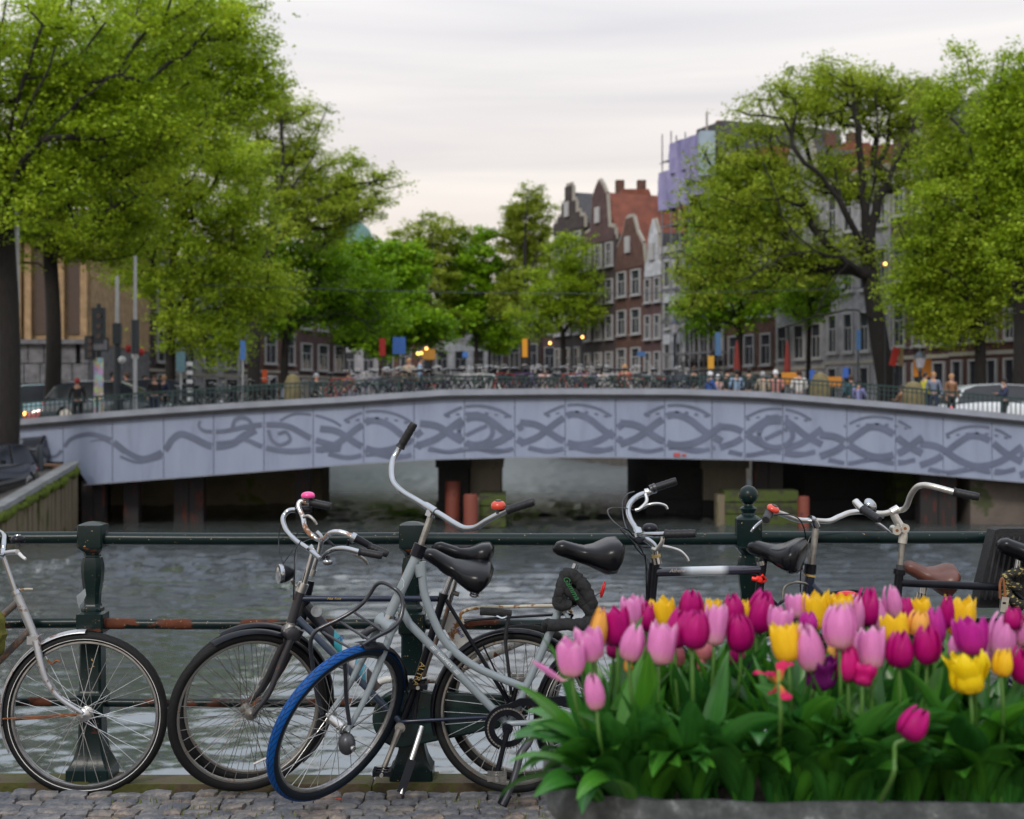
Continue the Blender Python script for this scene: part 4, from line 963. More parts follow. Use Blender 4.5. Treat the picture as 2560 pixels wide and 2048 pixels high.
def person_meshes(pose):
    sit = pose.startswith('sit'); step = .16 if pose == 'walk' else .03
    hz = .50 if sit else .92                       # hip height
    T = hz + .50                                   # shoulder line
    sh = .19
    V = [(0, 0, hz), (0, .005, hz + .22), (0, .0, T - .02), (0, -.01, T + .07), (0, -.02, T + .13), (0, -.03, T + .22), (0, -.03, T + .30)]
    E = [(0, 1), (1, 2), (2, 3), (3, 4), (4, 5), (5, 6)]
    Rr = [(.125, .095), (.115, .085), (.135, .085), (.052, .052), (.060, .066), (.078, .090), (.055, .062)]
    def add(p, par, r): V.append(p); E.append((par, len(V) - 1)); Rr.append(r); return len(V) - 1
    limbs = []
    nose = add((0, -.125, T + .19), 5, .012)
    for s in (-1, 1):
        add((s * .083, -.02, T + .19), 5, .012)
        a = add((s * sh, 0, T - .01), 2, .052)
        if pose in ('sit_lean', 'hold'): el, wr = (s * .25, -.10, T - .24), (s * .14, -.30, T - .20)
        elif sit: el, wr = (s * .26, -.02, T - .27), (s * .16, -.25, T - .38)
        else: el, wr = (s * .25, .02 + (s * .05 if pose == 'walk' else 0), T - .28), (s * .26, -.06 - (s * .08 if pose == 'walk' else 0), T - .52)
        b = add(el, a, .040); c = add(wr, b, .028)
        w_ = Vector(wr); e_ = Vector(el); dd = (w_ - e_).normalized(); pm = w_ + dd * .06; d = add(tuple(pm), c, (.034, .020))
        for k, (off, ln) in enumerate(((-.027, .055), (-.009, .068), (.009, .064), (.027, .05))):
            sd = Vector((0, 1, 0)) if abs(dd.y) < .7 else Vector((1, 0, 0)); q = pm + sd * off + dd * .03; f1 = add(tuple(q), d, .0085); add(tuple(q + dd * ln + Vector((-s * .012, 0, 0))), f1, .007)
        sd = Vector((0, -1, 0)) if abs(dd.y) < .7 else Vector((-s, 0, 0)); t1 = add(tuple(w_ + dd * .03 + sd * .035), c, .010); add(tuple(w_ + dd * .07 + sd * .045), t1, .008)
        hp = add((s * .095, 0, hz - .04), 0, .085)
        if sit: kn, an = (s * .12, -.44, hz + .01), (s * .12, -.42, .09)
        else: kn, an = (s * .10, -.02 - s * step * .6, hz * .53), (s * .105, .03 + s * step * -1.1, .09)
        k = add(kn, hp, .058); an_ = add(an, k, .036); add((an[0], an[1] - .13, .035), an_, (.036, .026)); limbs.append((a, b, c, hp, k, an_))
    body = (V, E, Rr)
    # clothing: same joints, a little thicker
    jv = [V[i] for i in range(4)]; je = [(0, 1), (1, 2), (2, 3)]; jr = [tuple(x + .022 for x in Rr[i]) for i in range(4)]
    tv, te, tr = [V[0]], [], [(.128, .10)]
    for (a, b, c, hp, k, an_) in limbs:
        for q, p_, rr in ((a, 2, .068), (b, None, .055), (c, None, .042)):
            m_ = len(jv); jv.append(V[q]); jr.append(rr); je.append((p_ if p_ is not None else m_ - 1, m_))
        for q, p_, rr in ((hp, 0, .10), (k, None, .075), (an_, None, .058)):
            m_ = len(tv); tv.append(V[q]); tr.append(rr); te.append((p_ if p_ is not None else m_ - 1, m_))
    return body, (jv, je, jr), (tv, te, tr), T
POSES = {}
for p in ('stand', 'walk', 'sit', 'sit_lean', 'hold'):
    body, j, t, T = person_meshes(p)
    bm_ = skin('body', *body, SKIN, 1); jm = skin('jacket', *j, FABRIC, 1); tm = skin('trousers', *t, FABRIC, 1)
    hs = MB(); B3 = None
    hs.ell((0, -.012, T + .235), (.096, .112, .112), nu=14, nv=8)
    hv = [(x, y if z > T + .21 or y > -.02 else y * .35, z) for x, y, z in hs.v]; hs.v = hv; hm = hs.mesh('hair', FABRIC)
    hl = MB(); hl.ell((0, .0, T + .235), (.098, .112, .112), nu=14, nv=8); hl.v = [(x, y if z > T + .22 or y > -.03 else y * .3, z) for x, y, z in hl.v]
    hl.loft([[Vector((a * w_, .045 + .05 * math.cos(b) * .6, z)) for a, b in [(math.cos(q * PI / 5), q * PI / 5) for q in range(10)]] for w_, z in ((.085, T + .25), (.098, T + .1), (.09, T - .1), (.05, T - .2))]); hlm = hl.mesh('hair', FABRIC)
    POSES[p] = (bm_, jm, tm, hm, hlm, T)
def colmat(name, c): return M(name, c, .8, 0, .18, 12, bump=.15)
CLO = {k: colmat('cloth_' + k, c) for k, c in dict(black=(.015, .015, .018), navy=(.02, .03, .07), white=(.62, .60, .58), pink=(.52, .22, .20), orange=(.42, .09, .05), blue=(.04, .10, .38), ltblue=(.22, .32, .46), beige=(.34, .29, .22), brown=(.20, .10, .05), grey=(.14, .17, .24), lavender=(.22, .22, .45), yellow=(.55, .52, .04), teal=(.03, .10, .14), denim=(.06, .09, .16), red=(.35, .03, .03), rose=(.45, .30, .30)).items()}
HAIR = {k: colmat('hair_' + k, c) for k, c in dict(black=(.012, .010, .010), brown=(.05, .025, .015), blond=(.36, .20, .09), grey=(.30, .30, .31), white=(.60, .60, .62), redcap=(.32, .03, .03), bluecap=(.04, .13, .42), greycap=(.22, .25, .28)).items()}
def person(label, px, hy, Y, pose, top, legs, hair, rot=0, long=False, hgt=None, zb=None, group='people on the bridge'):
    bm_, jm, tm, hm, hlm, T = POSES[pose]
    zg = deckz(XY(px, Y)) if zb is None else zb
    ztop = zt(hy, Y); sc = min(1.12, max(.86, (ztop - zg) / (T + .35)))
    if pose.startswith('sit'): zg = ztop - sc * (T + .35)
    o = thing('person', label, 'person', (XY(px, Y), Y, zg), group); o.rotation_euler = (0, 0, R_(rot)); o.scale = (sc,) * 3
    for nm, me, mt in (('body', bm_, SKIN), ('jacket', jm, CLO[top]), ('trousers', tm, CLO[legs]), ('hair', hlm if long else hm, HAIR[hair])):
        c = link(nm, me, o); setmat(c, mt)
    return o, sc, zg
PPL = [
 ('man in a black coat and red cap standing by the trunk on the left', 193, 944, 45, 'stand', 'black', 'black', 'redcap', 200, False),
 ('person in a black jacket facing the street behind the grey car', 386, 936, 47, 'stand', 'black', 'navy', 'brown', 20, False),
 ('person in a navy jacket beside the one in black behind the grey car', 410, 938, 47.6, 'stand', 'navy', 'black', 'blond', -30, False),
 ('person in red near the sticker covered pole', 282, 925, 50, 'walk', 'red', 'black', 'black', 90, False),
 ('person in white top crossing behind the traffic lights', 318, 930, 52, 'walk', 'white', 'denim', 'brown', -90, False),
 ('person with a magenta top behind the two dark jackets', 362, 936, 51, 'walk', 'rose', 'black', 'black', 60, True),
 ('person with a blue cap sitting by the round olive boulder on the left', 722, 948, 44.6, 'sit', 'grey', 'denim', 'bluecap', 30, False),
 ('grey haired person in a dark coat leaning on the bridge railing left of centre', 790, 932, 44.0, 'sit_lean', 'black', 'black', 'greycap', 60, False),
 ('person in dark brown clothes left of the parked bicycles', 870, 925, 45.5, 'sit', 'brown', 'black', 'brown', 10, False),
 ('person in blue among the parked bicycles at the centre left', 1050, 912, 46, 'walk', 'ltblue', 'denim', 'brown', 90, False),
 ('person in pale beige left of the blue one among bicycles', 1022, 902, 47, 'stand', 'beige', 'black', 'blond', 0, False),
 ('dark haired person sitting behind the parked bicycles at the centre', 1362, 915, 44.5, 'sit', 'rose', 'black', 'black', 170, False),
 ('person in black bent over the railing left of the woman in white', 1464, 922, 44.3, 'sit_lean', 'black', 'black', 'brown', 80, False),
 ('woman in a white top with long dark hair sitting with her back to the canal', 1507, 914, 44.0, 'sit', 'white', 'denim', 'black', 180, True),
 ('woman in an orange top with long blond hair beside the woman in white', 1562, 910, 44.0, 'sit', 'orange', 'black', 'blond', 180, True),
 ('person in black with brown hair right of the woman in orange', 1735, 915, 44.2, 'sit', 'black', 'black', 'brown', 150, False),
 ('white haired person in a blue top sitting by the railing', 1775, 928, 44.0, 'sit', 'blue', 'denim', 'white', 120, False),
 ('person in pale rose behind the one in blue', 1795, 935, 44.6, 'sit_lean', 'rose', 'black', 'white', 200, False),
 ('dark clad person sitting between the blue and the pale blue tops', 1818, 918, 44.6, 'sit', 'black', 'black', 'black', 160, False),
 ('dark haired person in a pale blue shirt sitting by the railing', 1842, 922, 44.0, 'sit', 'ltblue', 'denim', 'black', 190, False),
 ('person dressed all in black left of the beige jacket', 1872, 918, 44.6, 'sit', 'black', 'black', 'black', 180, False),
 ('person in a beige jacket seated left of the pink one', 1907, 928, 44.0, 'sit', 'beige', 'black', 'grey', 180, False),
 ('person in a pink jacket with a white hood seated by the railing', 1939, 924, 44.0, 'sit', 'pink', 'denim', 'white', 170, False),
 ('person in a white t-shirt seated before the orange barrier', 1998, 923, 44.0, 'sit', 'white', 'denim', 'brown', 180, False),
 ('person in a teal top standing near the round olive boulder on the right', 2128, 936, 44.8, 'sit', 'teal', 'black', 'brown', 200, False),
 ('person in a lavender top with a red bag light behind the railing', 2147, 948, 44.2, 'sit', 'lavender', 'denim', 'black', 140, False),
 ('person in a dark coat bending in front of the orange sign', 2256, 962, 44.6, 'sit_lean', 'brown', 'black', 'brown', 220, False),
 ('person in a bright yellow vest behind the big olive boulder', 2312, 952, 45.2, 'stand', 'yellow', 'black', 'brown', 100, False),
 ('man in a grey blue shirt standing beside the yellow vest', 2334, 942, 44.6, 'stand', 'grey', 'navy', 'blond', -20, False),
 ('bald person in a brown jacket standing left of the white car', 2378, 948, 44.6, 'stand', 'brown', 'black', 'blond', 20, False),
 ('cyclist in a dark jacket in front of the white car', 2512, 962, 44.2, 'hold', 'navy', 'black', 'black', -90, False),
]
for p in PPL: person(*p)
# extra distant walkers on the banks
for i, (px, hy, Y, tp, hr, lab) in enumerate([(890, 880, 62, 'navy', 'black', 'distant walker in navy left of the red banner'), (925, 884, 64, 'rose', 'brown', 'distant walker in rose just left of the blue board'), (1090, 890, 66, 'black', 'black', 'distant dark walker right of the orange yellow stall'), (1235, 895, 70, 'ltblue', 'blond', 'distant walker in pale blue left of the yellow sign'), (1350, 898, 72, 'black', 'brown', 'distant dark walker right of the yellow sign'), (1605, 890, 66, 'white', 'black', 'distant walker in white below the pale blue house'), (1690, 900, 70, 'navy', 'brown', 'distant walker in navy by the street lantern')]):
    person(lab, px, 955, Y, 'walk', tp, 'black', hr, 90 if i % 2 else -90, zb=deckz(XY(px, Y)) if Y < 57 else .64, group='people on the far banks')

# ------------------------------------------------------------------ parked bicycles on the bridge (small, still with parts)
def mini_bike():
    r = thing('parked_bicycle', 'dark bicycle', 'bicycle', (0, 0, 0))
    for x in (-.53, .53):
        mb = MB(); mb.tube([(x + .33 * math.cos(t * PI / 9), 0, .35 + .33 * math.sin(t * PI / 9)) for t in range(18)], .022, 5, True); wh = mb.build('wheel', RUBBER, r)
        s = MB()
        for k in range(10): a = k * PI / 5; s.tube([(x, 0, .35), (x + .31 * math.cos(a), 0, .35 + .31 * math.sin(a))], .004, 3)
        s.build('spokes', SPOKE, wh)
    f = MB(); bb = Vector((-.08, 0, .30)); ht = Vector((.36, 0, .86)); hb = Vector((.41, 0, .68)); st = Vector((-.25, 0, .82))
    for a, b in ((bb, hb), (ht, st), (bb, st), (ht, hb), (hb, (.53, 0, .35)), (bb, (-.53, 0, .35)), (st, (-.53, 0, .35))): f.tube([a, b], .018, 6)
    f.build('frame', BLACKP, r)
    h = MB(); h.tube([ht, (.33, 0, 1.05)], .012, 5); h.tube(smooth([(.18, -.27, 1.08), (.30, -.24, 1.10), (.34, -.1, 1.05), (.34, .1, 1.05), (.30, .24, 1.10), (.18, .27, 1.08)], 4), .012, 5); h.build('handlebar', ALU, r)
    s = MB(); s.tube([st, (-.28, 0, .96)], .013, 5); s.ell((-.30, 0, .99), (.14, .09, .045), nu=8, nv=5); s.build('saddle', SADDLE, r)
    return r
cnt_ = {}
def ordn(n): return ['first', 'second', 'third', 'fourth', 'fifth', 'sixth', 'seventh', 'eighth', 'ninth', 'tenth', 'eleventh', 'twelfth', 'thirteenth', 'fourteenth', 'fifteenth', 'sixteenth', 'seventeenth', 'eighteenth', 'nineteenth', 'twentieth'][n - 1]
mbk = mini_bike(); spots = []
q = 850
while q < 1730: spots.append((q, 43.1 + rnd.uniform(0, .15))); q += rnd.uniform(26, 44)
q = 900
while q < 1700: spots.append((q, 45.6 + rnd.uniform(0, 1.2))); q += rnd.uniform(34, 58)
q = 470
while q < 700: spots.append((q, 46.5 + rnd.uniform(0, 1.2))); q += rnd.uniform(34, 60)
spots.sort()
fcol = [BLACKP, BLUEP, colmat('bike_red', (.25, .03, .02)), colmat('bike_purple', (.10, .05, .16)), GREYP, colmat('bike_white', (.5, .5, .5))]
ncol = ['black', 'dark blue', 'red', 'purple', 'grey', 'white']
for i, (q, Y) in enumerate(spots):
    X = XY(q, Y); k = rnd.choice([0, 0, 1, 2, 3, 4, 5])
    o = mbk if i == 0 else copytree(mbk)
    o.location = (X, Y, deckz(X)); o.rotation_euler = (R_(rnd.uniform(-8, 8)), 0, R_(rnd.choice([0, 180]) + rnd.uniform(-35, 35)))
    for c in o.children:
        if c.name.startswith('frame'): setmat(c, fcol[k])
    o['group'] = 'bicycles parked along the bridge'
    side = 'near railing' if Y < 44 else 'roadway behind the front bicycles'
    rowk = (k if k else 0, Y < 44); cnt_[rowk] = cnt_.get(rowk, 0) + 1
    o['label'] = f'{ordn(cnt_[rowk])} {ncol[k]} bicycle from the left ' + ('in the row against the near bridge railing' if Y < 44 else 'in the scattered row on the bridge roadway')
# a shared label only inside a group of look-alikes
# ------------------------------------------------------------------ cars
def car_mesh_root(label, X, Y, z, rot, paint, L=4.2, Wd=1.72, H=1.46, plate=None, lightsc=None, hatch=True):
    r = thing('parked_car', label, 'car', (X, Y, z), 'cars'); 
    def put(mb, nm, mat, par=None, ang=32): return mb_local(mb, nm, mat, par or r, ang)
    hw = Wd / 2
    prof = [(-.50, .30, .58), (-.49, .24, .74), (-.46, .20, .86), (-.30, .18, .92), (-.10, .18, .93), (.12, .18, .93), (.25, .18, .92), (.40, .2, .80), (.47, .22, .68), (.50, .32, .52)]
    secs = []
    for x, zb_, z1 in prof:
        k = 1 - .10 * max(0, abs(x) - .38) / .12
        secs.append([Vector((x * L, yy * hw * k, zz * H / 1.46)) for yy, zz in ((-.94, zb_), (.94, zb_), (1, zb_ + .12), (1.0, z1 - .16), (.93, z1 - .03), (.80, z1), (-.80, z1), (-.93, z1 - .03), (-1.0, z1 - .16), (-1, zb_ + .12))])
    put(MB().loft(secs), 'body', paint)
    gh = [(-.47, .88, .90, .86), (-.40, .88, 1.28, .80), (-.30, .88, 1.42, .76), (-.10, .88, 1.46, .75), (.08, .88, 1.42, .76), (.17, .88, 1.26, .79), (.30, .86, .91, .86)]
    secs = [[Vector((x * L, s * hw * (.9 if k == 0 else kk), (a if k == 0 else b) * H / 1.46)) for s, k in ((-1, 0), (1, 0), (1, 1), (-1, 1))] for x, a, b, kk in gh]
    put(MB().loft(secs), 'cabin_glass', GLASS)
    rf = [[Vector((x * L, s * hw * kk, b * H / 1.46 + dz)) for s, dz in ((-1, -.05), (-1.005, .0), (-.9, .022), (.9, .022), (1.005, .0), (1, -.05))] for x, a, b, kk in gh[1:6]]
    put(MB().loft(rf), 'roof', paint)
    for s in (-1, 1):
        for p in ((-.40, -.47, 1.28, .88), (.17, .31, 1.26, .9), (-.10, -.10, 1.44, .9)):
            put(MB().bar((p[0] * L, s * hw * .79, p[2] * H / 1.46), (p[1] * L, s * hw * .9, p[3] * H / 1.46), .06, .05), 'pillar', paint)
    for x in (-.31, .31):
        for s in (-1, 1):
            w = put(MB().lathe([(.20, -.09), (.31, -.1), (.325, -.06), (.325, .06), (.31, .1), (.20, .09)], (x * L, s * (hw - .1), .32), (0, 1, 0), 20), 'wheel', RUBBER)
            put(MB().lathe([(.02, -.03), (.20, -.02), (.21, .0), (.20, .02), (.02, .03)], (x * L, s * (hw - .015), .32), (0, 1, 0), 16), 'rim', ALU, w)
    for s in (-1, 1):
        put(MB().ell((.475 * L, s * hw * .72, .64 * H / 1.46), (.06, .17, .08), nu=10, nv=6), 'headlight', M('headlight_glass', (.6, .6, .62), .1) if lightsc != 'on' else M('headlight_on', (.9, .6, .1), .3, emit=(1., .55, .08, 6)))
        put(MB().box((-.487 * L, s * hw * .76, .70 * H / 1.46), (.06, .20, .12)), 'tail_light', M('tail_lit', (.6, .02, .03), .3, emit=(1, .03, .03, 3)) if lightsc == 'tail' else REDLENS)
        put(MB().box((.12 * L, s * (hw + .08), .95), (.10, .16, .11)), 'mirror', paint)
    if plate: 
        for x in (-.508, .503): put(MB().box((x * L, 0, .48), (.02, .5, .11)), 'number_plate', plate)
    put(MB().box((-.49 * L, 0, .40), (.12, Wd * .9, .16)), 'bumper', DKGREY); put(MB().box((.488 * L, 0, .38), (.1, Wd * .86, .16)), 'bumper', DKGREY)
    r.rotation_euler = (0, 0, R_(rot)); return r
def mb_local(mb, nm, mat, par, ang):
    me = mb.mesh(nm, mat, Vector((0, 0, 0)), ang); return link(nm, me, par)
PLATE = M('yellow_plate', (.70, .33, .02), .5, 0, .05)
BLKC = M('black_car_paint', (.012, .014, .018), .12, 0, .2, 2, coat=1); GRYC = M('grey_car_paint', (.10, .13, .16), .15, .3, .1, 2, coat=1); REDC = M('red_car_paint', (.28, .02, .02), .2, 0, .1, 2, coat=1); WHTC = M('white_car_paint', (.62, .66, .70), .2, 0, .05, 2, coat=1); TEALC = M('pale_blue_van_paint', (.25, .42, .48), .25, 0, .1, 2, coat=1)
car_mesh_root('black car with a yellow plate parked on the quay at the left edge', XY(-75, 37.0), 37.6, -.85, -97, BLKC, 3.8, plate=PLATE, H=1.4)
car_mesh_root('second black car parked behind the first one at the left edge', XY(28, 40.6), 42.6, -.45, -97, BLKC, 3.2, 1.45, plate=M('white_plate', (.5, .5, .5), .5), H=1.3)
car_mesh_root('silver grey car passing behind the bridge railing on the left', XY(285, 48), 48, deckz(-13), 0, GRYC, 4.4)
car_mesh_root('red car with a glowing yellow headlight at the left end of the bridge', XY(122, 48), 52, .62, 192, REDC, 4.2, lightsc='on')
car_mesh_root('dark car with reflecting windscreen behind the grey car', XY(405, 50.5), 51, deckz(-12), 8, DKGREY, 4.2)
car_mesh_root('white hatchback with lit red tail lights behind the railing on the right', XY(2520, 47.0), 47.3, .72, 8, WHTC, 4.5, 1.8, 1.55, lightsc='tail')
van = car_mesh_root('pale blue van with red stripe by the left trunk', XY(150, 55), 55, .62, 20, TEALC, 4.4, 1.8, 1.75)

# ------------------------------------------------------------------ street furniture, signs
def pole(name, label, cat, px, pt, Y, r, mat, zb=None, extra=None, px2=None, group=None):
    X = XY(px, Y); zb = (deckz(X) if Y < 57 and abs(X - 1) < 15.4 else .62) if zb is None else zb
    rt = thing(name, label, cat, (X, Y, zb), group)
    MB().tube([(X, Y, zb - .05), (XY(px2 or px, Y), Y, zt(pt, Y))], [r * 1.1, r * .85], 10).build('pole', mat, rt)
    return rt
def board(rt, nm, px, py, w, h, Y, mat, d=.05, rot=0):
    c = at(px, py, Y); k = F_PX / Y
    return MB().box(c, (w / k, d, h / k), Matrix.Rotation(R_(rot), 3, 'Y')).build(nm, mat, rt)
LG = M('light_grey_pole', (.42, .44, .46), .5, .2, .15, 2); DKP = M('dark_pole', (.02, .03, .04), .45, 0, .2, 3)
t = pole('lamp_column', 'tall pale lamp column with a blue sign beside the leftmost trunk', 'lamp post', 40, 500, 43, .11, LG); board(t, 'blue_sign', 33, 935, 10, 60, 42.85, M('blue_enamel', (.04, .13, .30), .4))
def sticker_mat():
    m, nt, b = ntree('stickered'); v = nt.nodes.new('ShaderNodeTexVoronoi'); v.inputs['Scale'].default_value = 7
    tc = nt.nodes.new('ShaderNodeTexCoord'); nt.links.new(tc.outputs['Object'], v.inputs[0])
    h = nt.nodes.new('ShaderNodeMixRGB'); h.inputs[0].default_value = .55; nt.links.new(v.outputs['Color'], h.inputs[1]); h.inputs[2].default_value = (.55, .5, .5, 1)
    nt.links.new(h.outputs[0], b.inputs['Base Color']); b.inputs['Roughness'].default_value = .6; return m
STK = sticker_mat()
t = pole('traffic_light', 'traffic light pole covered in stickers at the left of the bridge', 'traffic light', 247, 760, 45, .085, DKP)
X = XY(247, 45); MB().tube([(X, 44.98, deckz(X)), (X, 44.98, zt(895, 45))], .15, 12).build('sticker_sleeve', STK, t)
for px, py, w, h in ((247, 815, 30, 90), (225, 870, 22, 60)):
    b_ = board(t, 'signal_head', px, py, w, h, 44.8, DKP, .25)
    for k in range(3): MB().lathe([(.085, 0), (.085, .04)], at(px, py - h * .28 + k * h * .28, 44.66), (0, -1, 0), 12).build('signal_lens', M('dead_lens', (.05, .03, .03), .2), b_)
board(t, 'board_frame', 250, 862, 44, 34, 44.75, DKP, .04); board(t, 'board_face', 250, 862, 36, 26, 44.70, M('grey_board', (.16, .17, .2), .4), .03)
t = pole('street_pole', 'dark lower light upper street pole right of the stickered traffic light', 'pole', 338, 640, 46, .06, LG); MB().tube([(XY(338, 46), 45.99, zt(885, 46)), (XY(338, 46), 45.99, zt(800, 46))], .13, 10).build('sleeve', DKP, t)
t = pole('street_pole', 'pale street pole between the two traffic light poles', 'pole', 293, 690, 47, .07, LG); MB().tube([(XY(293, 47), 46.99, deckz(-12)), (XY(293, 47), 46.99, zt(808, 47))], .12, 10).build('sleeve', DKP, t)
board(t, 'signal_head', 293, 835, 20, 50, 46.8, DKP, .2)
# bracket lamps of red white signals
for i, (px, py) in enumerate(((322, 872), (338, 890), (352, 880), (305, 900))):
    o = MB().ell(at(px, py, 46.4), (.13, .10, .13)).build('signal_lamp', [CLO['red'], WHITEP, CLO['red'], WHITEP][i], bpy.data.objects['street_pole'])
t = pole('striped_post', 'black and white banded post behind the railing on the left', 'post', 474, 900, 46, .08, DKP)
for k in range(5): MB().tube([(XY(474, 46), 45.995, zt(905 + k * 22, 46)), (XY(474, 46), 45.995, zt(915 + k * 22, 46))], .105, 12).build('white_band', WHITEP, t)
t = pole('sign_pole', 'slim pole with a narrow blue sign left of the canal centre', 'sign', 607, 852, 46, .035, LG); board(t, 'sign_board', 607, 876, 12, 48, 45.9, M('blue_sign', (.06, .20, .55), .4))
t = pole('sign_pole', 'small pole with a pale blue sign behind the drooping branches', 'sign', 452, 880, 47, .035, LG); board(t, 'sign_board', 452, 905, 22, 50, 46.9, M('teal_sign', (.12, .25, .30), .4))
SG = 'shop signs and banners'
def sign(label, px, py, w, h, Y, col, cat='sign', name='sign_board', emit=None, rot=0):
    k = F_PX / Y; c = at(px, py, Y); zb = .62 if (Y > 57) else deckz(c.x)
    rt = thing(name, label, cat, (c.x, Y, zb)); col = tuple(x * .72 for x in col); m_ = M('sign_' + ''.join(f'{int(x*99):02d}' for x in col), col, .5, 0, .08, 3, emit=emit)
    MB().box(c, (w / k, .08, h / k), Matrix.Rotation(R_(rot), 3, 'Y')).build('panel', m_, rt)
    MB().tube([(c.x, Y + .08, zb), (c.x, Y + .08, c.z)], .035, 6).build('post', DKP, rt); return rt
sign('upright red banner left of the blue board', 956, 868, 15, 44, 60, (.55, .02, .02), 'banner', 'banner')
sign('blue advertising board at the left of the canal end', 998, 864, 32, 42, 60, (.05, .18, .60), 'sign', 'advertising_board')
sign('orange yellow stall front right of the blue board', 1071, 886, 34, 26, 62, (.65, .30, .03), 'stall', 'market_stall_front')
sign('small blue square sign near the canal end', 1163, 887, 14, 14, 64, (.05, .20, .60))
sign('tall narrow yellow orange sign before the dark straight trunk', 1312, 870, 13, 46, 60, (.85, .36, .01), 'sign', 'yellow_sign')
sign('orange traffic cone shaped marker behind the railing left of centre', 662, 940, 12, 30, 50, (.75, .10, .01), 'marker', 'orange_marker')
sign('bright orange panel among the parked bicycles below the blue board', 1078, 963, 30, 8, 46.5, (.70, .08, .02))
sign('small blue street sign below the dark ornamental house', 1603, 885, 20, 12, 62, (.05, .16, .40))
sign('yellow orange box sign behind the seated people right of centre', 1777, 906, 15, 32, 56, (.75, .38, .03))
sign('tall blue and orange flag by the young tree', 1795, 860, 14, 58, 58, (.06, .17, .34), 'flag', 'flag')
sign('narrow blue banner left of the heavy elm trunk', 2146, 850, 10, 50, 58, (.05, .16, .36), 'banner', 'banner')
sign('blue information sign behind the lavender top', 2114, 932, 14, 26, 56, (.04, .14, .55))
sign('small blue square sign behind the white t-shirt', 2030, 940, 12, 30, 56, (.04, .14, .55))
sign('tilted red banner on the heavy elm trunk', 2236, 892, 16, 46, 57.5, (.55, .03, .02), 'banner', 'banner', rot=14)
sign('beige banner beside the tilted red one', 2252, 892, 12, 46, 57.6, (.40, .30, .16), 'banner', 'banner')
sign('square orange board hanging behind the street lantern on the right', 2306, 920, 44, 44, 56, (.72, .26, .01), 'sign', 'orange_board')
sign('orange low barrier behind the people in pink and white', 1975, 946, 42, 30, 50, (.68, .27, .02), 'barrier', 'barrier')
sign('second orange barrier right of the white t-shirt', 2072, 955, 62, 26, 50, (.62, .24, .02), 'barrier', 'barrier')
# closed red parasols
for px, lab in ((1968, 'closed dark red parasol left of the slim young tree'), (1842, 'closed red parasol half hidden by leaves')):
    Y = 57.8; X = XY(px, Y); rt = thing('parasol', lab, 'parasol', (X, Y, .64), 'closed parasols')
    MB().tube([(X, Y, .6), (X, Y, zt(850, Y))], .03, 8).build('pole', DKP, rt)
    MB().lathe([(.03, zt(852, Y)), (.06, zt(862, Y)), (.12, zt(900, Y)), (.15, zt(928, Y)), (.09, zt(932, Y))], (X, Y, 0), n=10).build('canopy', M('dull_red_canvas', (.16, .02, .015), .9), rt)
# lit lamps at the cafes
LMP = M('lit_lamp', (1, .6, .2), .4, emit=(1, .45, .10, 5))
for px, py, Y, lab in [(1456, 843, 70, 'small round warm lamp on the brown gabled house front'), (1375, 858, 72, 'tiny warm lamp left of the small fresh green tree'), (1045, 884, 62, 'left one of the warm lamps at the orange stall'), (1054, 883, 62, 'right one of the warm lamps at the orange stall'), (1066, 872, 62, 'upper warm lamp above the orange stall'), (2213, 660, 58, 'orange lamp glowing in the elm beside its dark limb')]:
    c = at(px, py, Y); rt = thing('street_lamp', lab, 'lamp', (c.x, c.y, .62), 'lit warm lamps'); MB().ell(c, (.07, .07, .07)).build('bulb', LMP, rt); MB().tube([(c.x, c.y, .62), (c.x, c.y, c.z - .1)], .02, 6).build('pole', DKP, rt); MB().lathe([(.12, .07), (.02, .14)], c, n=10).build('shade', DKP, rt)
# classic lanterns
for px, py, Y, lab in [(1686, 815, 58, 'classic street lantern before the scaffold'), (2300, 900, 50, 'classic street lantern in front of the orange board')]:
    c = at(px, py, Y); zb = .64 if Y > 57 else deckz(c.x); rt = thing('street_lantern', lab, 'street lamp', (c.x, Y, zb), 'classic street lanterns')
    MB().lathe([(.16, zb), (.14, zb + .3), (.06, zb + .5), (.05, c.z - .45), (.09, c.z - .4), (.04, c.z - .3)], (c.x, Y, 0), n=10).build('post', DKP, rt)
    MB().lathe([(.12, c.z - .28), (.21, c.z + .1)], (c.x, Y, 0), n=6).build('lantern_glass', M('lantern_glass', (.3, .3, .33), .2), rt)
    MB().lathe([(.25, c.z + .1), (.12, c.z + .24), (.03, c.z + .3), (.02, c.z + .42)], (c.x, Y, 0), n=8).build('cap', DKP, rt)
# rounded boulders
BLD = M('olive_boulder', (.15, .125, .06), .9, 0, .25, 5, bump=.4)
for px, py, Y, rx, lab in [(732, 972, 43.6, .27, 'rounded olive boulder bollard on the bridge left of centre'), (2050, 968, 43.6, .30, 'rounded olive boulder bollard on the bridge right of centre'), (2283, 990, 43.5, .33, 'largest rounded olive boulder bollard by the yellow vest')]:
    c = at(px, py, Y); z0 = deckz(c.x); h = c.z + .45 - z0; mb = MB()
    mb.lathe([(rx * .8, 0), (rx, h * .2), (rx * 1.05, h * .5), (rx * .95, h * .75), (rx * .6, h * .95), (rx * .1, h)], (c.x, Y, z0), n=18); tag(mb.build('boulder_bollard', BLD), lab, 'bollard', None)
# overhead wire
mb = MB(); mb.tube([(XY(500, 58) + (XY(2380, 58) - XY(500, 58)) * t / 20, 58, zt(712, 58) - .35 * math.sin(PI * t / 20)) for t in range(21)], .014, 5)
tag(mb.build('overhead_wire', DKP), 'thin dark wire stretched above the bridge between the trees', 'wire')
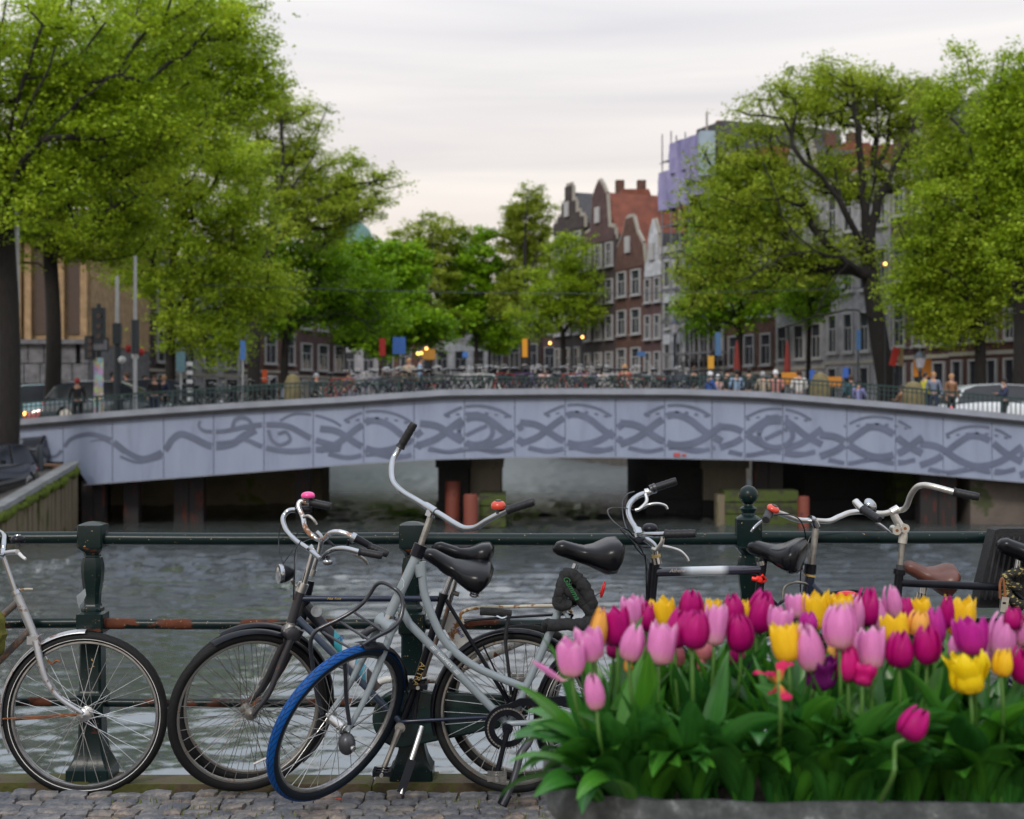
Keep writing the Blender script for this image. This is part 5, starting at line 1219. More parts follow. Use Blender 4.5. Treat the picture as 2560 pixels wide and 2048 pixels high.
# little things on the lower quay: pallets and a black bollard
mb = thing('pallet_stack', 'stack of weathered timber pallets beside the bridge end on the lower quay', 'pallets', (XY(108, 41), 41, -.5))
for k in range(3):
    for j in range(4): MB().box((XY(108, 41) - .0, 40.6 + j * .28, -.32 + k * .14 - .1), (1.15, .2, .035)).build('board', M('pallet_wood', (.22, .12, .07), .85, 0, .3, 6), mb)
    for j in range(3): MB().box((XY(108, 41) - .5 + j * .5, 41.0, -.38 + k * .14 - .1), (.1, 1.05, .07)).build('block', M('pallet_wood', (.22, .12, .07), .85), mb)
X = XY(113, 40.8); tag(MB().lathe([(.12, -.6), (.12, .25), (.08, .42), (.02, .48)], (X, 40.3, 0), n=12).build('bollard', DKP), 'slim black bollard on the lower quay before the bridge panels', 'bollard')
# ------------------------------------------------------------------ bicycles at the railing
def ring_uv_torus(c, n, R, r, ns=72, nt=12, flat=1.0):
    x, y, a = basis(n); V = []; Fc = []; UV = []
    c = Vector(c)
    for i in range(ns):
        t = 2 * PI * i / ns; d = x * math.cos(t) + y * math.sin(t)
        for j in range(nt):
            p = 2 * PI * j / nt; V.append(c + d * (R + r * math.cos(p)) + a * r * math.sin(p) * flat)
    for i in range(ns):
        for j in range(nt):
            i2, j2 = (i + 1) % ns, (j + 1) % nt
            Fc.append((i * nt + j, i2 * nt + j, i2 * nt + j2, i * nt + j2)); UV += [(i / ns, j / nt), ((i + 1) / ns, j / nt), ((i + 1) / ns, (j + 1) / nt), (i / ns, (j + 1) / nt)]
    return V, Fc, UV
def tyre_mat(name, base, groove, side=None, rough=.5, wall=None):
    m, nt, b = ntree(name); uv = nt.nodes.new('ShaderNodeUVMap'); sp = nt.nodes.new('ShaderNodeSeparateXYZ'); nt.links.new(uv.outputs[0], sp.inputs[0])
    def mth(op, a, bb=None):
        q = nt.nodes.new('ShaderNodeMath'); q.operation = op
        for i, z in enumerate((a, bb)):
            if z is None: continue
            if isinstance(z, (int, float)): q.inputs[i].default_value = z
            else: nt.links.new(z, q.inputs[i])
        return q.outputs[0]
    v = mth('ABSOLUTE', mth('SUBTRACT', mth('FRACT', mth('ADD', sp.outputs[1], .5)), .5))           # 0 on the tread's crown
    k = mth('ADD', mth('MULTIPLY', sp.outputs[0], 62), mth('MULTIPLY', v, 9))
    saw = mth('ABSOLUTE', mth('SUBTRACT', mth('FRACT', k), .5))
    g = mth('LESS_THAN', saw, .09); g2 = mth('LESS_THAN', mth('ABSOLUTE', mth('SUBTRACT', v, .045)), .007)
    g = mth('MAXIMUM', g, g2); g = mth('MULTIPLY', g, mth('LESS_THAN', v, .17))
    n = noise_(nt, 16, 6, .65); rp = ramp_(nt, n.outputs[0], [(.3, tuple(x * .7 for x in base)), (.6, base), (.78, side or tuple(x * .8 + .01 for x in base))])
    colr = rp.outputs[0]
    if wall:
        mw = nt.nodes.new('ShaderNodeMixRGB'); nt.links.new(mth('GREATER_THAN', v, .185), mw.inputs[0]); nt.links.new(colr, mw.inputs[1]); mw.inputs[2].default_value = (*wall, 1); colr = mw.outputs[0]
    mx = nt.nodes.new('ShaderNodeMixRGB'); nt.links.new(g, mx.inputs[0]); nt.links.new(colr, mx.inputs[1]); mx.inputs[2].default_value = (*groove, 1)
    nt.links.new(mx.outputs[0], b.inputs['Base Color']); b.inputs['Roughness'].default_value = rough; b.inputs['Specular IOR Level'].default_value = .2
    bump_(nt, b, mth('SUBTRACT', 1., g), .6, .003); return m
TYBLUE = tyre_mat('blue_tyre', (.003, .075, .30), (.002, .012, .05), (.012, .060, .17), .5, (.008, .014, .022))
TYBLK = tyre_mat('black_tyre', (.011, .011, .012), (.004, .004, .005), (.022, .021, .020), .65)
def wheel(root, c, n, R, tw=.021, rim=RIM, spoke=SPOKE, tyre=None, ns=32, stripe=False, hubm=ALU, label=None, hub_w=.034, seed=0):
    c = Vector(c); n = Vector(n).normalized(); tyre = tyre or TYBLK; rr = R - 2 * tw + .003
    rim_o = MB().lathe([(rr + .004, -.011), (rr + .004, .011), (rr - .007, .0115), (rr - .012, .006), (rr - .012, -.006), (rr - .007, -.0115)], c, n, 72, closed=True).build('wheel', rim, root, ang=50)
    if label: rim_o['label'] = label
    V, Fc, UV = ring_uv_torus(c, n, R - tw, tw)
    mb = MB().add(V, Fc); me = mb.mesh('tyre', tyre, root_loc(root), 60, fix=False); ul = me.uv_layers.new(name='UVMap'); ul.data.foreach_set('uv', [q for p in UV for q in p]); link('tyre', me, rim_o)
    if stripe:
        for s in (-1, 1): MB().lathe([(R - tw * 1.30, s * tw * .955), (R - tw * 1.42, s * tw * .93), (R - tw * 1.42, s * tw * .97), (R - tw * 1.30, s * tw * .995)], c, n, 72, closed=True).build('reflective_stripe', STRIPE, rim_o)
    x, y, a = basis(n); sp = MB()
    for i in range(ns):
        s = 1 if i % 2 else -1; t = 2 * PI * i / ns; k = (1 if (i // 2) % 2 else -1) * 1.15; t2 = t + k
        h = c + a * s * hub_w * .82 + (x * math.cos(t2) + y * math.sin(t2)) * .024; e = c + a * s * .004 + (x * math.cos(t) + y * math.sin(t)) * (rr - .008)
        sp.tube([h, e], .00135, 4, caps=False)
    sp.build('spokes', spoke, rim_o)
    w = hub_w; MB().lathe([(.006, -w - .02), (.006, -w - .004), (.012, -w), (.028, -w * .86), (.028, -w * .80), (.015, -w * .66), (.014, 0), (.015, w * .66), (.028, w * .80), (.028, w * .86), (.012, w), (.006, w + .004), (.006, w + .02)], c, n, 20).build('hub', hubm, rim_o)
    return rim_o
def fender(root, c, n, R, a0, a1, mat, width=.028, gap=.012, name='mudguard'):
    """a0..a1 in degrees in the wheel plane: 0 = right, 90 = up"""
    c = Vector(c); n = Vector(n).normalized(); up = Vector((0, 0, 1)); u = (up - n * up.dot(n)).normalized(); e = u.cross(n)
    if e.x < 0: e = -e
    secs = []; k = 30
    for i in range(k + 1):
        t = R_(a0 + (a1 - a0) * i / k); d = e * math.cos(t) + u * math.sin(t); q = []
        for j in range(7): f = -1 + 2 * j / 6; q.append(c + d * (R + gap - .012 * f * f) + n * width * f)
        for j in range(7): f = 1 - 2 * j / 6; q.append(c + d * (R + gap - .0025 - .012 * f * f) + n * width * f)
        secs.append(q)
    return MB().loft(secs).build(name, mat, root, ang=60)
def saddle(root, nose, rear, width, mat, tilt=Vector((0, 0, 1)), thick=1.0, sc_top=1.0):
    thick *= 1.3
    nose = Vector(nose); rear = Vector(rear); f = rear - nose; Ln = f.length; f.normalize(); up = (tilt - f * tilt.dot(f)).normalized(); sd = f.cross(up); secs = []
    W_ = [(0, .13), (.04, .24), (.12, .32), (.3, .38), (.45, .50), (.6, .78), (.75, .97), (.87, 1.0), (.95, .86), (1, .45)]
    Zt = [(0, -.022), (.05, -.006), (.15, .0), (.4, -.018), (.6, -.014), (.8, .006), (.93, .008), (1, -.012)]
    Zb = [(0, -.028), (.05, -.036), (.3, -.052), (.5, -.066), (.75, -.088), (.9, -.086), (1, -.04)]
    for i in range(25):
        t = (i / 24) ** .9; w = lerp(W_, t) * width / 2; zt_ = lerp(Zt, t) * sc_top; zb_ = lerp(Zb, t) * thick; cz = (zt_ + zb_) / 2; hz = (zt_ - zb_) / 2; q = []
        for j in range(20):
            a = 2 * PI * j / 20; ca, sa = math.cos(a), math.sin(a)
            px_ = w * math.copysign(abs(ca) ** .65, ca) * (.72 if sa < -.5 else 1); pz = cz + hz * math.copysign(abs(sa) ** .8, sa) - (.012 * (1 - abs(ca)) if sa > 0 and t > .45 else 0) * .6
            q.append(nose + f * Ln * t + sd * px_ + up * pz)
        secs.append(q)
    o = MB().loft(secs).build('saddle', mat, root, ang=60)
    mb = MB(); base = nose + f * Ln * .62 - up * .085
    for s in (-1, 1):
        mb.tube(smooth([nose + f * Ln * .12 + sd * s * .012 - up * .035, nose + f * Ln * .35 + sd * s * .02 - up * .075, nose + f * Ln * .62 + sd * s * .022 - up * .085, nose + f * Ln * .86 + sd * s * .05 - up * .07], 5), .0038, 6)
        cc = nose + f * Ln * .84 + sd * s * .055 - up * .062
        mb.tube([cc + (f * math.cos(q * .9) + sd * math.sin(q * .9)) * .017 - up * (.0042 * q * .35 + .01) for q in range(34)], .0035, 5)
    mb.build('saddle_springs', DKGREY, o)
    MB().box(base, (.05, .035, .035)).build('saddle_clamp', DKGREY, o)
    return o
class Bike:
    def __init__(s, label, Y0, px, slope=0., group='bicycles parked at the railing', x0=0):
        s.Y0 = Y0; s.slope = slope; s.x0 = x0 or px
        s.r = thing('bicycle', label, 'bicycle', (XY(px, Y0), Y0, 0), group)
    def P(s, px, py, d=0): return at(px, py, s.Y0 + s.slope * (px - s.x0) + d)
    def PS(s, pts): return [s.P(*p) for p in pts]
    def T(s, name, pts, r, mat, par=None, k=8, n=12, flat=None):
        P = s.PS(pts); P = smooth(P, k) if len(P) > 2 else P; return MB().tube(P, r, n, flat=flat).build(name, mat, par or s.r, ang=60)
    def grip(s, a, b, r=.0155, mat=GRIP, par=None):
        A, Bq = s.P(*a), s.P(*b); d = Bq - A; n = 14; pts = [A + d * i / n for i in range(n + 1)]
        rr = [r * (1.22 if i == 0 else (1.0 + .07 * math.sin(i * 2.4))) for i in range(n)] + [r * .8]; return MB().tube(pts, rr, 14).build('grip', mat, par or s.r, ang=60)
    def fork(s, top, hub, off=.05, mat=BLACKP, bow=-10, r=(.0145, .009), hn=Vector((0, -1, 0))):
        A = s.P(*top); H = Vector(hub)
        for q in (1, -1):
            a = A + hn * off * .55 * q; h = H + hn * off * q; m = a.lerp(h, .62) + Vector((-bow / F_PX * s.Y0 * -1, 0, 0))
            pts = smooth([a, a.lerp(h, .3) + (m - a.lerp(h, .62)) * .5, m, h], 5); MB().tube(pts, list(np.linspace(r[0], r[1], len(pts))), 10).build('fork_blade', mat, s.r, ang=60)
        MB().box(A + Vector((0, 0, .0)), (.045, off * 1.25, .03)).build('fork_crown', mat, s.r)
    def cranks(s, bb, a1, a2, mat=DKGREY, L=.17, pedm=BLACKP, off=.075, near=True):
        Bc = s.P(*bb); MB().lathe([(.022, -.06), (.022, .06)], Bc, (0, 1, 0), 14).build('bottom_bracket', mat, s.r)
        for a, q in ((a1, -1), (a2, 1)):
            e = Bc + Vector((math.cos(R_(a)) * L, q * (off + .012), math.sin(R_(a)) * L)); b0 = Bc + Vector((0, q * off, 0))
            cr = MB().tube([b0, b0.lerp(e, .5), e], [.0145, .0105, .0115], 8).build('crank', mat, s.r)
            pc = e + Vector((0, q * .055, 0)); pd = MB()
            for dx in (-.032, .032): pd.box(pc + Vector((dx, 0, .0)), (.012, .085, .022))
            for dy in (-.038, 0, .038): pd.box(pc + Vector((0, dy, 0)), (.054, .010, .018))
            pd.build('pedal', pedm, s.r); MB().lathe([(.008, -.06), (.008, .05)], pc, (0, 1, 0), 8).build('pedal_axle', ALU, s.r)
    def lever(s, pts, mat=ALU, r=.006): return s.T('brake_lever', pts, [r * 1.2, r], mat)
    def bell(s, p, mat, r=.028, axis=(0, 0, 1), top=None, h=.8):
        c = s.P(*p); o = MB().lathe([(r * .9, -r * .45 * h), (r, -r * .2 * h), (r * 1.0, r * .05 * h), (r * .93, r * .35 * h), (r * .7, r * .62 * h), (r * .35, r * .78 * h), (.001, r * .82 * h)], c, axis, 20).build('bell', mat, s.r, ang=60)
        if top: MB().lathe([(r * .45, r * .74 * h), (r * .4, r * .88 * h), (.001, r * .9 * h)], c, axis, 16).build('bell_cap', top, o)
        MB().lathe([(r * .35, -r * 1.1), (r * .3, -r * .3)], c, axis, 10).build('bell_clamp', DKGREY, o); return o

# --- 1: rusty silver bicycle at the left edge (front half in view), faces right, its wheel down in the gutter
b = Bike('rusty silver and brown bicycle cut off by the left edge of the photo', 6.085, 100)
H = b.P(213, 1785); wheel(b.r, H, (.03, -1, 0), .352, .0215, stripe=True, ns=32); H2 = b.P(-440, 1785); wheel(b.r, H2, (0, -1, 0), .352)
SILP = M_worn('rusty_silver_paint', (.40, .41, .43), (.15, .09, .06), .60, 20, .3, .6)
b.T('fork_blade', [(90, 1602, -.03), (103, 1662, -.045), (119, 1707, -.05), (150, 1746, -.05), (206, 1783, -.05)], [.0165, .009], SILP)
b.T('fork_blade', [(90, 1602, .03), (105, 1662, .045), (124, 1707, .05), (155, 1746, .05), (210, 1783, .05)], [.0165, .009], SILP)
MB().box(b.P(89, 1598), (.05, .075, .035)).build('fork_crown', SILP, b.r)
b.T('head_tube', [(41, 1484), (88, 1596)], .0185, SILP); b.T('headset_collar', [(37, 1477), (42, 1486)], .024, CHROME); b.T('crown_collar', [(83, 1586), (88, 1600)], .023, SILP)
b.T('lamp_bracket', [(32, 1484), (50, 1476), (66, 1473), (82, 1473)], [.006, .0045], CREAM, n=8)
b.T('stem', [(2, 1372), (38, 1478)], .0112, CHROME); b.T('handlebar', [(-60, 1330, .28), (-20, 1322, .25), (8, 1335, .1), (10, 1355, 0), (8, 1378, -.03), (0, 1392, -.1), (-30, 1372, -.26), (-80, 1365, -.28)], .0112, CHROME)
b.T('top_tube', [(44, 1505), (-190, 1720)], .0145, RUSTB); b.T('down_tube', [(74, 1576), (-150, 1800)], .0165, RUSTB); b.T('seat_tube', [(-150, 1800), (-200, 1440)], .0145, RUSTB)
for q in (-.045, .045): b.T('chainstay', [(-150, 1800, q), (-440, 1785, q)], .009, RUSTB); b.T('seat_stay', [(-196, 1480, q * .5), (-440, 1785, q)], .007, RUSTB)
saddle(b.r, b.P(-130, 1392), b.P(-290, 1390), .19, SADDLE); b.T('seatpost', [(-200, 1440), (-206, 1405)], .012, CHROME)
b.cranks((-150, 1800), 60, 240)
b.bell((45, 1349, -.12), BLACKP, .030, top=CHROME); b.T('gear_lever_clamp', [(12, 1383, -.04), (28, 1381, -.07), (44, 1380, -.1)], .011, ALU); b.T('gear_lever', [(48, 1384, -.1), (56, 1392, -.11), (64, 1398, -.12)], [.008, .006], WHITEP)
fender(b.r, H, (.03, -1, 0), .352, 89, 207, SILP, .03); b.T('mudguard_stay', [(7, 1797, -.045), (204, 1784, -.052)], .0035, RUST, n=6); b.T('mudguard_stay', [(9, 1802, .045), (204, 1788, .052)], .0035, RUST, n=6)
b.T('brake_caliper', [(118, 1650, -.04), (130, 1660, -.03), (140, 1652, -.03), (150, 1655, -.03)], .005, RUST, n=6)
bag = MB(); c_ = at(-18, 1585, 6.0); bag.ell(c_, (.055, .06, .115), nu=18, nv=12); bag.v = [(x + .006 * math.sin(z * 90) + .004 * math.sin(y * 130), y, z) for x, y, z in bag.v]
tag(bag.build('saddle_cover', M('yellow_green_cloth', (.10, .10, .012), .9, 0, .3, 30, bump=.5)), 'crumpled yellow green cloth hanging on the rusty bicycle at the left edge', 'cloth')

# --- 2: black roadster with headlight (front of the pair)
b = Bike('black roadster with bullet headlight and full dark green chaincase, left of the blue tyre', 5.925, 900)
nF = Vector((.44, -.89, -.10)); H = b.P(622, 1779); wheel(b.r, H, nF, .340, .0205, RIMD, SPOKED, ns=36, hubm=RIMD, hub_w=.04, stripe=False)
H2 = b.P(1285, 1780); wheel(b.r, H2, (0, -1, 0), .338, .019, RIMD, SPOKE, ns=36, hubm=RUST)
DKIRON = M_worn('worn_black_iron', (.022, .022, .027), (.12, .05, .03), .66, 18, .35)
b.T('head_tube', [(751, 1480), (729, 1556)], .0215, DKIRON); b.T('headset_collar', [(760, 1458), (751, 1480)], .0225, ALU); b.T('headset_cone', [(727, 1560), (724, 1580)], [.018, .027], DALU)
hn = nF.normalized()
for q in (1, -1):
    a = b.P(727, 1582) + hn * .030 * q; h = H + hn * .055 * q
    pts = smooth([a, a + (h - a) * .38 + Vector((.012, 0, 0)), a + (h - a) * .72 + Vector((.022, 0, 0)), a + (h - a) * .9 + Vector((.010, 0, 0)), h], 5); MB().tube(pts, list(np.linspace(.0155, .0085, len(pts))), 10).build('fork_blade', DKIRON, b.r, ang=60)
MB().lathe([(.014, -.048), (.03, -.04), (.03, .04), (.014, .048)], b.P(726, 1582), hn, 10).build('fork_crown', DKIRON, b.r)
b.T('stem', [(757, 1470), (783, 1378)], .0125, CHROME)
b.T('handlebar', [(744, 1275, .26), (722, 1277, .25), (709, 1292, .24), (709, 1308, .2), (719, 1330, .12), (742, 1353, .05), (775, 1375, 0), (803, 1396, -.07), (818, 1383, -.13), (838, 1373, -.19), (865, 1372, -.23), (898, 1380, -.25)], .0112, CHROME, k=8)
b.T('handlebar_clamp', [(772, 1367), (788, 1383)], .0165, CHROME); b.grip((738, 1275, .26), (780, 1272, .27)); b.grip((898, 1379, -.25), (956, 1390, -.26))
b.bell((820, 1406, -.1), CHROME, .022, (0, -.2, -1)); b.lever([(886, 1385, -.22), (900, 1392, -.22), (912, 1400, -.21), (919, 1411, -.2)], DALU)
hl = b.P(697, 1435, -.03); hr = b.P(737, 1433, .0); ax = (hr - hl).normalized(); o = MB().lathe([(.036, 0), (.0405, .003), (.0405, .014), (.037, .026), (.031, .042), (.021, .058), (.009, .068), (.001, .072)], hl, ax, 24).build('headlight', BLACKP, b.r, ang=50)
MB().lathe([(.0365, -.004), (.042, -.003), (.0428, .012), (.0405, .015)], hl, ax, 24).build('headlight_rim', CHROME, o, ang=50); MB().lathe([(.001, -.009), (.02, -.007), (.036, -.001)], hl, ax, 24).build('headlight_lens', M('headlamp_lens', (.34, .36, .38), .1, .6, .4, 60), o, ang=60)
b.T('headlight_bracket', [(728, 1449, -.03), (735, 1460), (745, 1468), (757, 1474)], .006, DALU, n=8); b.T('cable', [(706, 1300, .22), (697, 1340, .2), (699, 1380, .1), (708, 1411, .02)], .0022, BLACKP, n=6)
b.T('cable', [(733, 1500, -.03), (735, 1440, -.03), (738, 1380, .0), (752, 1352, .03)], .002, BLACKP, n=6); b.T('cable', [(735, 1500, -.02), (738, 1420, -.02), (746, 1368, .02), (770, 1350, .06), (786, 1348, .1)], .0018, DKGREY, n=6)
b.T('top_tube', [(756, 1497), (1095, 1497)], .0128, BLUEP); b.T('down_tube', [(745, 1546), (1004, 1808)], .0145, M_worn('scuffed_blue_paint', (.03, .045, .075), (.15, .14, .14), .66, 16, .3)); b.T('seat_tube', [(1109, 1487), (1063, 1640), (1006, 1808)], .0155, BLACKP)
b.T('seat_lug', [(1110, 1484), (1105, 1503)], .020, BLACKP)
for q in (-.05, .05): b.T('chainstay', [(1006, 1806, q * .5), (1030, 1803, q), (1285, 1790, q)], .0085, BLUEP, n=10)
for q in (-.052, .052): b.T('seat_stay', [(1115, 1500, q * .4), (1285, 1778, q)], .0085, BLACKP); b.T('mudguard_stay', [(1206, 1610, q), (1262, 1727, q), (1285, 1778, q)], .004, BLACKP, n=6)
b.T('seatpost', [(1111, 1486), (1133, 1428)], .0135, CHROME); saddle(b.r, b.P(1060, 1368, -.02), b.P(1236, 1422, -.02), .205, SADDLE, Vector((.28, -.35, .95)), 1.05)
fender(b.r, H, nF, .340, 30, 118, BLACKP, .031, .010); fender(b.r, H2, (0, -1, 0), .338, 12, 196, BLACKP, .031, .012)
# chaincase
cs = MB(); pts = []; c1 = b.P(1000, 1806); c2 = b.P(1285, 1784)
def hull_case(c1, r1, c2, r2, top=None):
    L_ = c2.x - c1.x; a = math.acos((r1 - r2) / L_); P = []
    for i in range(19): t = a + (2 * PI - 2 * a) * i / 18; P.append((c1.x + r1 * math.cos(t), c1.z + r1 * math.sin(t)))
    for i in range(13): t = -a + 2 * a * i / 12; P.append((c2.x + r2 * math.cos(t), c2.z + r2 * math.sin(t)))
    return P
poly = hull_case(c1, .122, c2, .062)
cs.prism(poly, (0, 5.925 + .055, 0), (1, 0, 0), (0, 0, 1), (0, .05, 0)); cc = cs.build('chaincase', CASE, b.r, ang=30)
bv = cc.modifiers.new('bevel', 'BEVEL'); bv.width = .010; bv.segments = 3
b.cranks((1003, 1812), -112, 68, DALU, .172); b.T('kickstand', [(1054, 1817, -.05), (1044, 1850, -.08), (1020, 1925, -.13), (1003, 1985, -.17)], [.013, .009], ALU); 
MB().bar(b.P(1030, 1900, -.125), b.P(1002, 1982, -.17), .034, .012, Vector((0, 1, 0))).build('kickstand_foot', BLACKP, b.r)
for q in (-.06, .06): b.T('rack_rail', [(1160, 1556, q), (1185, 1550, q), (1300, 1542, q), (1420, 1536, q), (1428, 1545, q * .7)], .0055, BLACKP, n=8)
for x_ in (1185, 1260, 1330, 1400): b.T('rack_crossbar', [(x_, 1549 - (x_ - 1185) * .06, -.06), (x_, 1549 - (x_ - 1185) * .06, .06)], .004, BLACKP, n=6)
for q in (-.06, .06): b.T('rack_strut', [(1400, 1542, q), (1340, 1680, q), (1285, 1778, q * .9)], .0045, BLACKP, n=6)
b.T('strap_roll', [(1200, 1528, -.05), (1235, 1530, -.05), (1278, 1535, -.04)], .017, FABRIC, n=10); b.T('hanging_strap', [(1272, 1540, -.07), (1264, 1600, -.08), (1270, 1660, -.08), (1278, 1735, -.07)], [.019, .017], FABRIC, flat=.4)
b.T('lock_chain', [(1242, 1541, -.08), (1256, 1546, -.09), (1268, 1542, -.09)], .006, CHROME, n=6)
# number-less lettering on the tubes
GOLD = M('gold_lettering', (.42, .30, .10), .5, 0, .1, 50)
dv = (b.P(1063, 1640) - b.P(1030, 1735)); text_mesh('lettering', 'ALTRA', .034, GOLD, b.r, b.P(1047, 1686, -.0165), dv * -1, Vector((0, 0, 1)) if False else Vector((-dv.z, 0, dv.x)) * -1)
text_mesh('lettering', 'Alta  Fiets', .014, GOLD, b.r, b.P(835, 1496.5, -.0135), (1, 0, 0), (0, 0, 1), .3)
b.T('spoke_reflector', [(634, 1910, -.11), (660, 1898, -.10), (686, 1888, -.09)], [.011, .011], CLEAR, flat=.4)

# --- 3: white rusted bicycle behind it with pink bell
b = Bike('rusted white bicycle with a pink bell and a stickered down tube', 6.06, 950)
nG = Vector((.36, -.93, -.04)); H = b.P(636, 1759); wheel(b.r, H, nG, .335, .02, RIMD, SPOKED, ns=36, hubm=RUST); H2 = b.P(1312, 1757); wheel(b.r, H2, (0, -1, 0), .335, .019, RIMD, SPOKED, ns=36, hubm=RUST)
b.T('handlebar', [(775, 1258, .1), (752, 1254, .1), (747, 1268, .09), (757, 1292, .07), (763, 1318, .04), (778, 1338, .02), (800, 1350, 0), (812, 1346, -.08), (826, 1333, -.15), (846, 1330, -.18), (868, 1336, -.19), (886, 1346, -.2)], .0112, RUSTCHROME)
b.T('stem', [(781, 1432), (800, 1366), (803, 1345), (790, 1330)], .0115, CHROME); b.T('stem_collar', [(779, 1440), (784, 1424)], .016, ALU); b.T('head_tube', [(776, 1452), (752, 1560)], .019, BLACKP)
b.grip((776, 1256, .1), (828, 1267, .09), .0175); b.grip((922, 1366, -.2), (970, 1386, -.21), .0165); b.T('gear_shifter', [(880, 1343, -.2), (900, 1352, -.2), (922, 1364, -.2)], [.019, .0145], BLACKP); b.T('shifter_band', [(878, 1342, -.2), (888, 1347, -.2)], .0215, CHROME)
b.bell((770, 1239, .09), PINKP, .030, h=.7); b.lever([(758, 1293, .04), (772, 1290, .03), (784, 1300, .02), (792, 1312, .02)], DALU); b.T('brake_bracket', [(820, 1352, -.14), (840, 1368, -.16), (866, 1368, -.17), (872, 1350, -.18)], .006, BLACKP)
b.T('cable', [(700, 1420, .0), (735, 1370, .04), (742, 1335, .05), (760, 1332, .05), (776, 1342, .03)], .0022, BLACKP, n=6)
for q in (1, -1):
    hn = nG.normalized(); a = b.P(748, 1572) + hn * .03 * q; h = H + hn * .052 * q; MB().tube(smooth([a, a.lerp(h, .5) + Vector((.012, 0, .0)), a.lerp(h, .85) + Vector((.014, 0, 0)), h], 5), [.016] * 8 + [.012] * 8, 10).build('fork_blade', DKIRON, b.r, ang=60)
def stk():
    m, nt, bb = ntree('stickered_tube'); tc = nt.nodes.new('ShaderNodeTexCoord'); sp = nt.nodes.new('ShaderNodeSeparateXYZ'); nt.links.new(tc.outputs['Generated'], sp.inputs[0])
    n = noise_(nt, 22, 5); r = ramp_(nt, sp.outputs[0], [(0, (.012, .014, .022)), (.40, (.015, .02, .04)), (.41, (.04, .32, .40)), (.50, (.04, .32, .40)), (.51, (.55, .57, .60)), (.66, (.5, .53, .56)), (.67, (.10, .36, .50)), (.80, (.45, .5, .55)), (.81, (.06, .05, .05)), (1, (.12, .10, .08))], 'CONSTANT')
    r2 = ramp_(nt, n.outputs[0], [(.4, (.75,) * 3), (.6, (1, 1, 1))]); mx = nt.nodes.new('ShaderNodeMixRGB'); mx.blend_type = 'MULTIPLY'; mx.inputs[0].default_value = 1; nt.links.new(r.outputs[0], mx.inputs[1]); nt.links.new(r2.outputs[0], mx.inputs[2]); nt.links.new(mx.outputs[0], bb.inputs['Base Color']); bb.inputs['Roughness'].default_value = .35; return m
b.T('down_tube', [(765, 1516), (945, 1722)], .0265, stk()); c_ = b.P(791, 1529, -.0275); MB().lathe([(.001, .0016), (.0235, .0012), (.0235, 0)], c_, (0, -1, 0), 24).build('round_sticker', M('silver_sticker', (.48, .50, .52), .4, 0, .3, 60), b.r)
text_mesh('lettering', 'R', .045, M('blue_lettering', (.03, .08, .25), .5), b.r, b.P(852, 1598, -.030), (.66, 0, -.75), (.75, 0, .66))
b.T('lower_tube', [(930, 1712), (975, 1698), (1041, 1699), (1090, 1700)], .0155, RUSTW); b.T('rising_tube', [(1090, 1700), (1149, 1673), (1319, 1597)], .0165, RUSTW); b.T('seat_tube', [(1128, 1490), (1108, 1560), (1067, 1665), (1035, 1790)], .0095, RUSTB)
mb = MB(); 
for q in (0,): mb.prism([(0, 0), (.05, .0), (.115, -.125), (.145, -.2), (.10, -.2), (.03, -.12), (-.01, -.05)], b.P(1110, 1530, .02), (1, 0, 0), (0, 0, 1), (0, .012, 0))
mb.build('skirt_guard_plate', RUSTW, b.r); text_mesh('lettering', 'Holl', .026, M('blue_lettering', (.03, .08, .25), .5), b.r, b.P(1150, 1582, .018), (.5, 0, -.86), (.86, 0, .5))
b.T('seatpost', [(1125, 1500), (1141, 1440), (1150, 1400)], .0125, CHROME); b.T('seat_clamp', [(1128, 1478), (1140, 1484), (1148, 1486)], .011, DALU); saddle(b.r, b.P(1079, 1354), b.P(1236, 1357), .19, SADDLE)
for q in (-.045, .045): b.T('chainstay', [(1035, 1795, q * .5), (1312, 1768, q)], .010, RUSTW)
for q in (-.065, .065): b.T('rack_rail', [(1160, 1560, q), (1152, 1535, q), (1190, 1520, q), (1280, 1517, q), (1400, 1516, q), (1430, 1530, q * .5)], .0075, CREAM, n=10)
fender(b.r, H, nG, .335, 20, 116, BLACKP, .03); fender(b.r, H, nG, .335, -52, 20, BLACKP, .03); b.cranks((1035, 1795), 80, 260)
b.T('pedal_mount', [(1290, 1700, -.09), (1302, 1690, -.09)], .008, BLACKP)

# --- 4: grey bicycle with blue tyre
b = Bike('grey step-through bicycle with a bright blue front tyre, black carrier and red bell', 5.74, 1100, slope=.000169, x0=1100)
nF = Vector((.72, -.575, -.385)).normalized(); H = at(845, 1808, 5.67); wheel(b.r, H, nF, .352, .0235, RIM, SPOKE, TYBLUE, ns=32, hub_w=.05, label='front wheel with bright blue tyre')
H2 = b.P(1556, 1794); wheel(b.r, H2, (0, -1, 0), .352, .02, RIM, SPOKE, ns=32, stripe=True)
zz = b.P
b.T('head_tube', [(1041, 1392), (971, 1544)], .0205, GREYP); b.T('headset', [(1052, 1362), (1040, 1392)], .0275, BLACKP); b.T('crown_collar', [(976, 1538), (968, 1556)], .0245, CHROME)
b.T('stem', [(1080, 1282, 0), (1050, 1368)], .0130, DALU); b.T('stem_clamp', [(1082, 1270), (1074, 1292)], .021, CHROME)
b.T('handlebar', [(1003, 1113, .26), (993, 1130, .26), (982, 1150, .25), (979, 1178, .22), (984, 1206, .18), (1006, 1229, .12), (1040, 1250, .06), (1076, 1272, 0), (1108, 1291, -.06), (1140, 1311, -.12), (1163, 1321, -.17), (1190, 1318, -.21), (1220, 1300, -.25), (1268, 1275, -.29)], .0122, CHROME, k=8)
